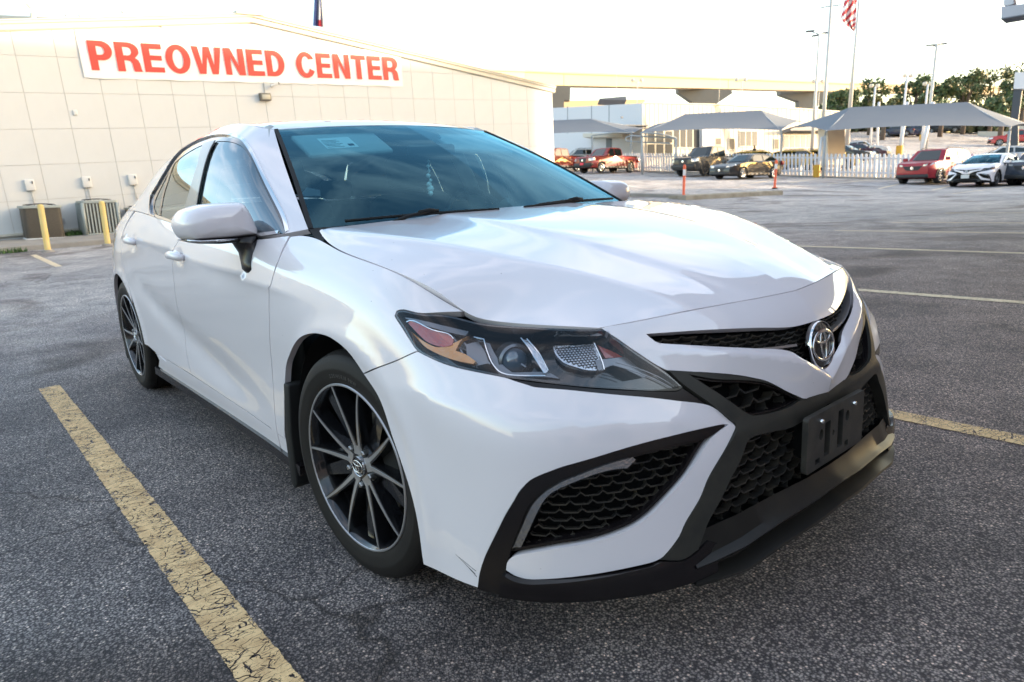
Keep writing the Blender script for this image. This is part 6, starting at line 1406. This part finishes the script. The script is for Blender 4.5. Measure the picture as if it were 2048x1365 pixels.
t=empty('painted_post','plain pale post left of the corrugated column in the lot','post',at(1754,300,72)); L=t.location; b=MB(); b.tube([Vector((0,0,-.5)),at(1758,205,72)-L],.12,10); b.obj('post',M['postw'],t,True)
# --- traffic island and delineators
M['kerb']=mat('dirty_kerb',(.40,.36,.29),.9,var=(3.,.9,(.22,.19,.14)))
def kerb(a,b_,w_,h_,nm,m):
    a=gnd(*a);b_=gnd(*b_); n=14; V=[]; d=(b_-a);d.z=0;L=d.length;d.normalize(); y=Vector((-d.y,d.x,0)); y=y if y.y>0 else -y
    for i in range(n+1):
        p=a.lerp(b_,i/n); p.z=terrain(p.x,p.y); V+=[p-Vector((0,0,.1)),p+Vector((0,0,h_-.03))+y*.01,p+y*.04+Vector((0,0,h_)),p+y*w_+Vector((0,0,h_)),p+y*(w_+.03)-Vector((0,0,.1))]
    F=[(i*5+j,i*5+5+j,i*5+6+j,i*5+1+j) for i in range(n) for j in range(4)]+[(0,1,2,3,4),(n*5+4,n*5+3,n*5+2,n*5+1,n*5)]
    o=mesh_obj(nm,V,F,m,None,kind='structure'); flipfix(o); return o
kerb((1373,401),(1566,390),1.0,.17,'traffic_island_kerb',M['kerb']); kerb((1120,391),(1372,396.5),.35,.13,'far_island_kerb',M['concrete'])
M['orange']=mat('orange_delineator',(.80,.13,.05),.5); M['reflect']=mat('white_reflective_band',(.75,.72,.72),.4)
for bx,by,tx,ty,lab in ((1367,398,1365.5,332,'orange delineator post at the left end of the traffic island'),(1549,384,1552,322,'orange delineator post at the right end of the traffic island')):
    P0=gnd(bx,by); P0.z+=.13 if bx>1400 else .02; t=empty('delineator_post',lab,'delineator',P0,up=True,group='orange delineator posts'); hh_=(at(tx,ty,(P0-CV).dot(-Vector(CR[:,2])))-P0).length
    b=MB(); b.lathe([(.10,0),(.095,.05),(.05,.07),(.05,hh_-.10),(.056,hh_-.06),(.03,hh_),(.0001,hh_)],16,'z'); b.obj('post',M['orange'],t,True)
    b=MB(); b.lathe([(.053,hh_*.68),(.053,hh_*.86)],16,'z'); b.obj('reflective_band',M['reflect'],t,True); b=MB(); b.lathe([(.11,-.02),(.11,.03),(.0001,.035)],16,'z'); b.obj('base',M['rubber'],t)
# --- trees
M['leaf']=[mat('leaf_dark',(.035,.060,.022),.6),mat('leaf_mid',(.075,.115,.035),.6),mat('leaf_olive',(.16,.15,.05),.6)]; M['bark']=mat('bark',(.12,.09,.07),.9)
def tree(px,top,base,d,wpx,lab,seed,dens=1.,olive=.25):
    rnd=random.Random(seed); P0=at(px,base,d); P0.z=min(P0.z,terrain(P0.x,P0.y)+.5); H_=(at(px,top,d)-at(px,base,d)).length; W_=wpx*d/FOC; t=empty('oak_tree',lab,'tree',P0,group='trees along the far side')
    b=MB(); lim=[]
    b.tube([(0,0,-1.2),(.1,.05,H_*.25),(.0,.1,H_*.42)],[.38,.30,.22],8)
    cl=[]
    for k in range(int(17*dens)):
        a=rnd.uniform(0,2*PI); r=W_/2*rnd.uniform(.15,.92); z=H_*rnd.uniform(.38,.93); rr_=r*math.sqrt(max(.08,1-((z/H_-.60)/.48)**2)); c=Vector((rr_*math.cos(a),rr_*math.sin(a),z)); cl.append((c,W_*rnd.uniform(.10,.19)))
        if k<9: b.tube([(0,.05,H_*.35),(c.x*.5,c.y*.5,(H_*.38+c.z)/2),tuple(c)],[.16,.09,.03],5)
    b.obj('trunk',M['bark'],t,True)
    V=[];F=[];mi=[]
    for c,s in cl:
        for q in range(int(120*dens)):
            dv=Vector((rnd.gauss(0,1),rnd.gauss(0,1),rnd.gauss(0,.62)));dv.normalize(); p=c+dv*s*rnd.uniform(.55,1.12); u=Vector((rnd.gauss(0,1),rnd.gauss(0,1),rnd.gauss(0,1))).normalized();v=u.cross(dv).normalized(); z=rnd.uniform(.16,.34); k=len(V)
            V+=[p-u*z,p+v*z*.55,p+u*z,p-v*z*.55]; F.append((k,k+1,k+2,k+3)); g_=rnd.random(); mi.append(2 if g_<olive else (1 if g_<.6 else 0))
    o=mesh_obj('crown',V,F,M['leaf'],t); o.data.polygons.foreach_set('material_index',mi)
for i,(px,tp,bs_,d,w_,lab,ol) in enumerate(((1695,166,262,96,66,'dark oak directly behind the flagpole base',.1),(1738,163,262,104,70,'oak just right of the flagpole',.2),(1765,175,262,94,50,'olive-tinted oak behind the left short lamp',.7),(1822,157,262,108,78,'oak behind the middle short lamp',.2),(1880,160,262,100,74,'dark oak behind the tall splayed lamp',.15),(1925,150,262,108,84,'oak left of the tallest tree',.3),(1978,134,262,112,112,'tallest spreading oak with gaps of sky in its crown',.35),(2040,140,262,104,84,'oak at the right edge of the photo',.15),(1660,178,262,108,50,'oak showing just right of the second pier',.1),(2000,178,262,92,70,'low dark oak in front of the tallest tree',.1),(1850,178,262,92,60,'low dark oak behind the large canopy ridge',.1))): tree(px,tp,bs_,d,w_,lab,100+i,1.0,ol)
tree(1150,262,345,88,34,'small brown-green tree seen under the left canopy',300,.5,.7)
V=[]; 
M['scrub']=mat('scrub_mass',(.045,.065,.028),.8,var=(.5,.9,(.10,.09,.05)))
rnd=random.Random(5); F=[];k=0
for i in range(5200):
    px=rnd.uniform(1640,2120); d=rnd.uniform(114,128); p=at(px,rnd.uniform(214,262),d); u=Vector((rnd.gauss(0,1),rnd.gauss(0,1),rnd.gauss(0,1))).normalized()*rnd.uniform(.4,.9); v=u.orthogonal().normalized()*rnd.uniform(.3,.7); V+=[p-u,p+v,p+u,p-v]; F.append((k,k+1,k+2,k+3)); k+=4
tag(mesh_obj('woodland',V,F,M['scrub']),'dark wooded slope filling the gaps beneath the far oaks','woodland',kind='stuff')
bx=empty('white_container','plain white box container in the upper lot behind the red pickup','container',at(1990,291,104)); bx.location=(0,0,0); pl=towards(plane3(at(1953,290,106),at(2060,292,100),at(2060,262,100))); slab('body',[(1956,263),(2070,264),(2070,293),(1952,290)],pl,M['farwhite'],bx,0,2.4); slab('low_wall',[(2019,239),(2070,250),(2070,262),(2019,262)],pl,M['farwhite'],bx,-2.,1.)
# ================================================================ parked cars across the lot
M['cglass']=mat('car_window_dark',(.012,.02,.018),.04,0,0,1.); M['ctyre']=mat('plain_tyre',(.02,.02,.02),.7); M['crim']=mat('bright_rim',(.50,.50,.50),.25,.9); M['clamp']=mat('clear_headlamp',(.65,.66,.68),.1,.3,1.); M['ctail']=mat('tail_lamp_red',(.40,.02,.02),.2,0,1.); M['cplate']=mat('plain_plate',(.62,.62,.60),.5); M['cpink']=mat('red_front_plate',(.80,.03,.06),.5); M['cblk']=mat('black_cladding',(.018,.018,.02),.5)
def simple_car(nm,lab,cat,col,kind,loc,yaw,group=None,plate=None,rimm='crim',dim=None):
    L,W,H,wb,rw=dim or {'sedan':(4.85,1.84,1.45,2.82,.34),'suv':(4.6,1.86,1.70,2.69,.36),'pickup':(5.6,1.96,1.90,3.35,.42)}[kind]
    t=empty(nm,lab,cat,loc,group=group,up=True,yaw=yaw); w=W/2; g0={'sedan':.17,'suv':.22,'pickup':.33}[kind]; xf=L/2; wx=(wb/2+.02,-wb/2+.02)
    cp=M.get('cp_'+str(col)) or paint('car_paint',col,coat=.45); M['cp_'+str(col)]=cp
    belt={'sedan':.92,'suv':1.05,'pickup':1.16}[kind]; hd={'sedan':.86,'suv':1.03,'pickup':1.16}[kind]
    # side outline of the lower body (front to the right)
    if kind=='sedan': out=[(xf-.02,.30),(xf,.50),(xf-.05,.66),(xf-.22,.76),(xf-.75,.86),(xf-1.35,.95),(-.2,.97),(-1.5,1.02),(-xf+.15,1.05),(-xf+.02,.95),(-xf,.60),(-xf+.06,.30)]
    elif kind=='suv': out=[(xf-.02,.36),(xf,.60),(xf-.03,.84),(xf-.16,.97),(xf-.55,1.05),(xf-1.10,1.10),(0,1.10),(-1.5,1.13),(-xf+.10,1.16),(-xf+.01,1.0),(-xf,.60),(-xf+.06,.36)]
    else: out=[(xf-.03,.42),(xf,.62),(xf-.01,1.00),(xf-.10,1.13),(xf-.55,1.20),(xf-1.20,1.24),(0,1.23),(-.75,1.24),(-.78,1.22),(-xf+.05,1.24),(-xf,1.15),(-xf+.02,.60),(-xf+.08,.48)]
    ar=rw+.05
    bot=[(-xf+.10,g0+.06)]
    for cx in (wx[1],wx[0]):
        bot+=[(cx-ar,g0+.02)]+[(cx+ar*math.cos(a),rw+ar*math.sin(a)) for a in [PI-PI*k/10 for k in range(0,11)]]+[(cx+ar,g0+.02)]
    bot+=[(xf-.10,g0+.04)]
    loop=bot+out; 
    v,f=cdt([np.array(loop)],[(x,z) for x in np.arange(-xf+.1,xf,.22) for z in (.62,.80,.95)]) ; v,f=cdt([np.array(loop)])
    def wid(x,z): 
        e=1-.16*max(0,(abs(x)-(xf-.62))/.62)**2-.02; return w*e*(1-.10*max(0,(z-.75)/.5)**1.5-.05*max(0,(.45-z)/.3))
    # sections across the width so the flanks curve
    n=len(v); V=[];F=[]
    lev=[-1,-.94,-.6,0,.6,.94,1]
    for s in lev:
        for x,z in v: 
            k=1. if abs(s)<.97 else 1.; zz=z-(.05 if abs(s)>.97 else 0)*(1 if z>.7 else -.2 if z<.3 else 0); V.append((x-(.05 if abs(s)>.97 else 0)*(1 if x>xf-.3 else -1 if x<-xf+.3 else 0),wid(x,z)*s,zz))
    m_=len(lev); F=[tuple(a) for a in f[:,::-1]]+[tuple((m_-1)*n+a for a in q) for q in f]
    idx=list(range(len(loop)))
    for q in range(m_-1):
        for i in range(len(loop)): j=(i+1)%len(loop); F.append((q*n+i,q*n+j,(q+1)*n+j,(q+1)*n+i))
    o=mesh_obj('body',V,F,cp,t); flipfix(o); autosmooth(o,28)
    # cabin
    if kind=='sedan': cab=[(1.05,.93),(.28,H-.06),(-.15,H),(-.75,H-.01),(-1.45,H-.16),(-1.95,1.0)]
    elif kind=='suv': cab=[(1.15,1.05),(.52,H-.08),(.1,H-.02),(-1.3,H-.02),(-1.85,H-.12),(-2.15,1.12)]
    else: cab=[(1.25,1.18),(.62,H-.06),(.2,H),(-.5,H-.01),(-.72,H-.08),(-.80,1.2)]
    zt=max(z for x,z in cab); zb=belt; V=[];k=len(cab)
    tum=lambda z:.90-.22*(z-zb)/(zt-zb)*(.8 if kind!='sedan' else 1.)
    for s in (-1,-.6,.6,1):
        for x,z in cab: V.append((x-(.08 if abs(s)==1 and x>0 and z<zt-.2 else 0),w*tum(z)*s,z-(.03 if abs(s)==1 and z>zb+.2 else 0)))
    F=[tuple(range(k))[::-1],tuple(3*k+i for i in range(k))]+[(q*k+i,q*k+(i+1)%k,(q+1)*k+(i+1)%k,(q+1)*k+i) for q in range(3) for i in range(k)]
    o=mesh_obj('cabin',V,F,cp,t); flipfix(o); autosmooth(o,30)
    # glass: windscreen, side, rear
    def quad(nm,P,m,par=t): return mesh_obj(nm,P,[tuple(range(len(P)))],m,par)
    a,c=cab[0],cab[1]; dx,dz=c[0]-a[0],c[1]-a[1]; n_=Vector((dz,0,-dx)).normalized(); n_=n_ if n_.x>0 else -n_
    def fr(tt,yy): x=a[0]+dx*tt;z=a[1]+dz*tt; return (x+n_.x*.012,yy*w*tum(z),z+n_.z*.012)
    quad('windscreen',[fr(.10,-.66),fr(.10,.66),fr(.5,.9*.8),fr(.92,.62),fr(.92,-.62),fr(.5,-.72)][0:2]+[fr(.92,.60),fr(.92,-.60)],M['cglass'])
    for s in (-1,1):
        quad('windscreen_corner',[fr(.10,.66*s),(fr(.10,1)[0]-.14,w*tum(zb+.1)*.93*s,fr(.10,1)[2]-.0),(fr(.92,1)[0]-.07,w*tum(zt-.08)*.86*s,fr(.92,1)[2]-.01),fr(.92,.60*s)],M['cglass'])
    xs_=[p[0] for p in cab];
    for s in (-1,1):
        def sd(x,z,o_=.012): return (x,(w*tum(z)+o_)*s,z)
        zt2=zt-.12; zb2=zb+.07
        xa=np.interp(zb2,[cab[0][1],cab[1][1]],[cab[0][0],cab[1][0]])-.22; xb=np.interp(zt2,[cab[0][1],cab[1][1]],[cab[0][0],cab[1][0]])-.16
        xr0=cab[-1][0]+.20; xr1=cab[-2][0]+ (.10 if kind!='sedan' else -.02)
        if kind=='sedan': zt3=zt2-.12
        else: zt3=zt2
        mid=(xa+xr0)/2+.05
        if kind=='pickup': xr0=cab[-1][0]+.14;xr1=xr0+.03; mid=(xa+xr0)/2-.05
        quad('side_window',[sd(xa,zb2),sd(xb,zt2),sd(mid+.05,zt2),sd(mid+.05,zb2)],M['cglass']); quad('side_window',[sd(mid-.05,zb2),sd(mid-.05,zt2),sd(xr1,zt3),sd(xr0,zb2)],M['cglass'])
        b=MB(); b.box(-.07,.07,-.11,.11,-.08,.08,Matrix.Translation((xa+.12,s*(w+.06),zb2+.05))); bevel(b.obj('mirror',cp,t),.03)
        # lamps
        z0=out[2][1] if kind!='pickup' else .98
        lh={'sedan':(.62,.74),'suv':(.80,.92),'pickup':(.84,1.06)}[kind]
        P=[(xf-.03,.50*w*s,lh[0]),(xf-.10,.80*w*s,lh[0]+.02),(xf-.34,.955*w*s,lh[1]-.01),(xf-.30,.93*w*s,lh[1]+.05),(xf-.10,.74*w*s,lh[1]+.02),(xf-.035,.52*w*s,lh[1]-.04)]
        if kind=='pickup': P=[(xf+.012,.66*w*s,lh[0]),(xf-.05,.88*w*s,lh[0]),(xf-.24,.975*w*s,lh[0]+.05),(xf-.24,.96*w*s,lh[1]),(xf-.05,.87*w*s,lh[1]),(xf+.012,.66*w*s,lh[1]-.03)]
        V=[Vector(p)+Vector((.028,.012*s,.01)) for p in P]+[Vector(p)-Vector((.12,.02*s,0)) for p in P]; k6=len(P)
        o=mesh_obj('headlight',V,[tuple(range(k6)),tuple(range(2*k6-1,k6-1,-1))]+[(i,(i+1)%k6,k6+(i+1)%k6,k6+i) for i in range(k6)],M['clamp'],t); flipfix(o)
        b=MB(); b.box(-xf-.012,-xf+.18,s*w*.93-.13,s*w*.93+.02,.78,1.02); bevel(b.obj('tail_lamp',M['ctail'],t),.02)
        b=MB(); b.box(wx[1]+ar+.02,wx[0]-ar-.02,s*(w*.985)-.03,s*(w*.985)+.012,g0+.03,g0+.15); b.obj('side_skirt',M['cblk'] if kind!='sedan' else cp,t)
        for cx in (-.05,-1.05 if kind!='pickup' else -.9): b=MB(); b.box(cx+.1,cx+.30,s*(w*.985)-.01,s*(w*.985)+.02,belt-.10,belt-.06); b.obj('door_handle',cp,t)
        if kind!='sedan':
            for cx in wx: b=MB(); b.lathe([(ar-.03,.0),(ar+.06,.0),(ar+.06,-.05*s),(ar-.03,-.05*s)],16,'y',(cx,s*w*.995,rw),closed=True,a0=R_(-5),a1=R_(185)); o=b.obj('arch_flare',M['cblk'] if kind=='suv' else cp,t); flipfix(o)
    # grille, bumper
    gz={'sedan':(.34,.60),'suv':(.62,.82),'pickup':(.72,1.04)}[kind]; gw={'sedan':.50,'suv':.62,'pickup':.66}[kind]
    b=MB(); V=[(xf+.012-.05*(abs(y)/w)**2*3,y,z) for z in gz for y in [gw*w*q for q in ((-1,-.5,0,.5,1) if z==gz[1] or kind=='pickup' else (-.8,-.4,0,.4,.8))]]
    mesh_obj('grille',V,[(i,i+1,6+i,5+i) for i in range(4)],M['cblk'],t)
    b=MB(); b.box(xf-.16,xf+.03,-w*.80,w*.80,g0+.05,g0+.22); bevel(b.obj('front_bumper',M['cblk'],t),.04)
    if kind=='pickup': b=MB(); b.box(xf-.2,xf+.07,-w*.90,w*.90,.46,.70); bevel(b.obj('bumper_bar',M['cblk'] if plate!='cplate' else cp,t),.05)
    b=MB(); b.lathe([(.0001,.02),(.075,.015),(.08,0)],20,'x',(xf+.02,0,(gz[0]+gz[1])/2)); b.obj('badge',M['chrome'],t)
    if plate: b=MB(); b.box(xf+.035,xf+.10,-.16,.16,gz[0]-.16 if kind!='sedan' else .42,gz[0] if kind!='sedan' else .57); b.obj('front_plate',M[plate],t)
    b=MB(); b.box(-xf+.3,xf-.3,-w*.86,w*.86,g0,g0+.20); b.obj('chassis',M['dark'],t)
    if kind=='suv':
        for s in (-1,1): b=MB(); b.tube([(.3,s*.58,H-.04),(.2,s*.58,H+.03),(-1.3,s*.58,H+.03),(-1.4,s*.58,H-.04)],.02,6); b.obj('roof_rail',M['cblk'],t)
    if kind=='pickup':
        b=MB(); b.box(-xf+.12,-.92,-w*.80,w*.80,1.16,1.25); b.obj('bed_liner',M['dark'],t)
    for cx in wx:
        for s in (-1,1):
            wh=empty('wheel',None,None); wh.parent=t; wh.location=(cx,s*(w-.13),rw); wh.rotation_euler=(0,0,0 if s<0 else PI)
            b=MB(); b.lathe([(rw*.66,-.11),(rw*.80,-.128),(rw*.95,-.11),(rw,-.08),(rw,.08),(rw*.9,.12),(rw*.6,.11)],28,'y'); b.obj('tyre',M['ctyre'],wh,True)
            b=MB(); b.lathe([(.0001,-.04),(rw*.6,-.05)],24,'y'); b.obj('rim_well',M['cblk'],wh)
            b=MB(); b.lathe([(rw*.60,-.09),(rw*.67,-.112),(rw*.68,-.10)],24,'y')
            for q in range(6):
                a=2*PI*q/6; b.box(.03,rw*.64,-.095,-.07,-.035,.035,Matrix.Rotation(a,4,'Y'))
            b.lathe([(.0001,-.10),(.06,-.10),(.07,-.07)],14,'y'); b.obj('rim',M[rimm],wh,True)
    return t
FW=-Vector(CR[:,2])   # camera forward
RT=Vector(CR[:,0])
def place(px,py,d=None):
    p=at(px,py,d) if d else gnd(px,py); p.z=terrain(p.x,p.y); return p
hd=lambda dx,dy: math.atan2(dy,dx)
# headings in world xy; the photographer looks towards (-.77,.64)
def heading(side,front):   # side: metres to the image right, front: towards the camera
    v=RT*side-FW*front; return math.atan2(v.y,v.x)
def hv(px,deg):
    v=at(px,300,10)-CV; v.z=0; v.normalize(); l=Vector((-v.y,v.x,0)); t=-v*math.cos(R_(deg))+l*math.sin(R_(deg)); return math.atan2(t.y,t.x)
simple_car('parked_pickup','dark red pickup with a red front plate parked beside the pale post','pickup truck',(.26,.022,.018),'pickup',place(1214,338,51.5),hv(1214,42),'pickups under the left canopy',plate='cpink',dim=(5.4,1.95,1.85,3.3,.41))
simple_car('parked_pickup','second dark red pickup, cut off by the corner of the sign building','pickup truck',(.26,.022,.018),'pickup',place(1110,334,54.5),hv(1110,46),'pickups under the left canopy',dim=(5.4,1.95,1.85,3.3,.41))
simple_car('parked_pickup','large black and grey pickup parked left of the black sedan','pickup truck',(.035,.036,.038),'pickup',place(1414,346,45.0),hv(1414,33),'black vehicles under the middle canopy',rimm='cblk')
simple_car('parked_sedan','glossy black sedan parked right of the large black pickup','car',(.012,.012,.014),'sedan',place(1492,351,40.5),hv(1492,38),'black vehicles under the middle canopy')
simple_car('parked_crossover','dark red crossover with a pale sunlit roof parked before the fence','car',(.30,.008,.018),'suv',place(1866,366,34.0),hv(1866,24))
simple_car('parked_crossover','dark blue-grey car cut off by the right edge, next to the white sedan','car',(.03,.04,.06),'suv',place(2092,376,30.5),hv(2092,22))
c=copy_tree(HERO); c.name='parked_sedan'
for k in list(c.children_recursive):
    if k.name.split('.')[0] in ('plate_bracket','bracket_mount','scratch','screw','hanging_charm'): bpy.data.objects.remove(k)
p=place(1972,372,31.0); m_=empty('x',None,None,p,up=True,yaw=hv(1972,20)); c.matrix_world=m_.matrix_world@Matrix.Translation((1.41,0,0)); bpy.data.objects.remove(m_)
c['label']='small white sedan with a white front plate at right, beside the dark red crossover'; c['category']='car'
b=MB(); b.box(.955,.975,-.16,.16,.345,.50); b.obj('front_plate',M['cplate'],c)
# upper lot
simple_car('parked_sedan','white sedan parked behind the picket fence at far right','car',(.62,.63,.64),'sedan',place(2005,318,47),hv(2005,80),plate=None)
simple_car('parked_sedan','pale silver sedan high in the upper lot','car',(.50,.50,.52),'sedan',place(1726,296,70),hv(1722,-80),'cars in the upper lot')
simple_car('parked_sedan','dark maroon sedan facing right in front of the silver one','car',(.06,.02,.035),'sedan',place(1722,300,64),hv(1718,-75),'cars in the upper lot')
simple_car('parked_sedan','dark slate sedan half hidden by the corrugated column','car',(.05,.055,.06),'sedan',place(1690,298,61),hv(1690,-70),'cars in the upper lot')
simple_car('parked_crossover','dark blue crossover far up the slope, nose left','car',(.02,.03,.07),'suv',place(1790,276,100),hv(1790,82),'cars in the upper lot')
simple_car('parked_sedan','dark blue sedan far up the slope with its tail to the right','car',(.02,.03,.08),'sedan',place(1818,275,101),hv(1818,75),'cars in the upper lot')
simple_car('parked_pickup','black pickup far up the slope','pickup truck',(.015,.015,.02),'pickup',place(1886,272,112),hv(1886,-84),'cars in the upper lot')
simple_car('parked_pickup','bright red pickup in front of the white container at the right edge','pickup truck',(.42,.02,.02),'pickup',place(2030,291,84),hv(2028,84))
simple_car('parked_sedan','white sedan seen under the left canopy behind the red pickups','car',(.62,.60,.56),'suv',place(1158,318,70),hv(1155,75))
for px,lab in ((1520,'left yellow compact behind the picket fence'),(1600,'right yellow compact behind the picket fence'),(1655,'yellow car nearest the corrugated column behind the fence')):
    simple_car('parked_compact',lab,'car',(.60,.42,.10),'suv',place(px,337,50),hv(px,-80),'yellow cars behind the fence',dim=(4.0,1.7,1.5,2.5,.32))
M['chip']=mat('pale_stone_chip',(.45,.38,.30),.8)
rnd=random.Random(11); b=MB()
for i in range(420):
    x=rnd.uniform(-6,2.2);y=rnd.uniform(-3.2,5.5); r=rnd.uniform(.002,.007); z=terrain(x,y); a=rnd.uniform(0,PI)
    q=[(x+r*math.cos(a+k*PI/2)*rnd.uniform(.5,1.3),y+r*math.sin(a+k*PI/2)*rnd.uniform(.5,1.3),z+.001) for k in range(4)]; b.add(q+[(x,y,z+r*.6)],[(0,1,4),(1,2,4),(2,3,4),(3,0,4)])
tag(b.obj('loose_grit',M['chip']),'pale grit and stone chips scattered over the asphalt','grit',kind='stuff')
pr=empty('person','distant person in dark clothes standing at the service building window','person',place(1508,331,56)); 
b=MB(); b.tube([(0,0,.0),(.02,0,.5),(0,0,.95),(0,0,1.2),(0,0,1.42),(0,0,1.5)],[.09,.10,.17,.17,.20,.07],12,flat=.7); b.tube([(0,.05,1.40),(.05,.25,1.2),(.1,.24,.95)],[.06,.05,.035],8); b.tube([(0,-.05,1.40),(.05,-.25,1.2),(.1,-.24,.95)],[.06,.05,.035],8); b.tube([(.0,.08,.95),(.02,.09,.5),(.0,.10,.0)],[.09,.065,.05],8); b.tube([(.0,-.08,.95),(.02,-.09,.5),(.0,-.10,.0)],[.09,.065,.05],8); b.obj('clothing',M['seat'],pr,True)
b=MB(); b.lathe([(.0001,-.12),(.07,-.09),(.085,0),(.07,.08),(.0001,.12)],12,'z',(0,0,1.62)); b.obj('head',mat('skin_tone',(.35,.20,.14),.6),pr,True)
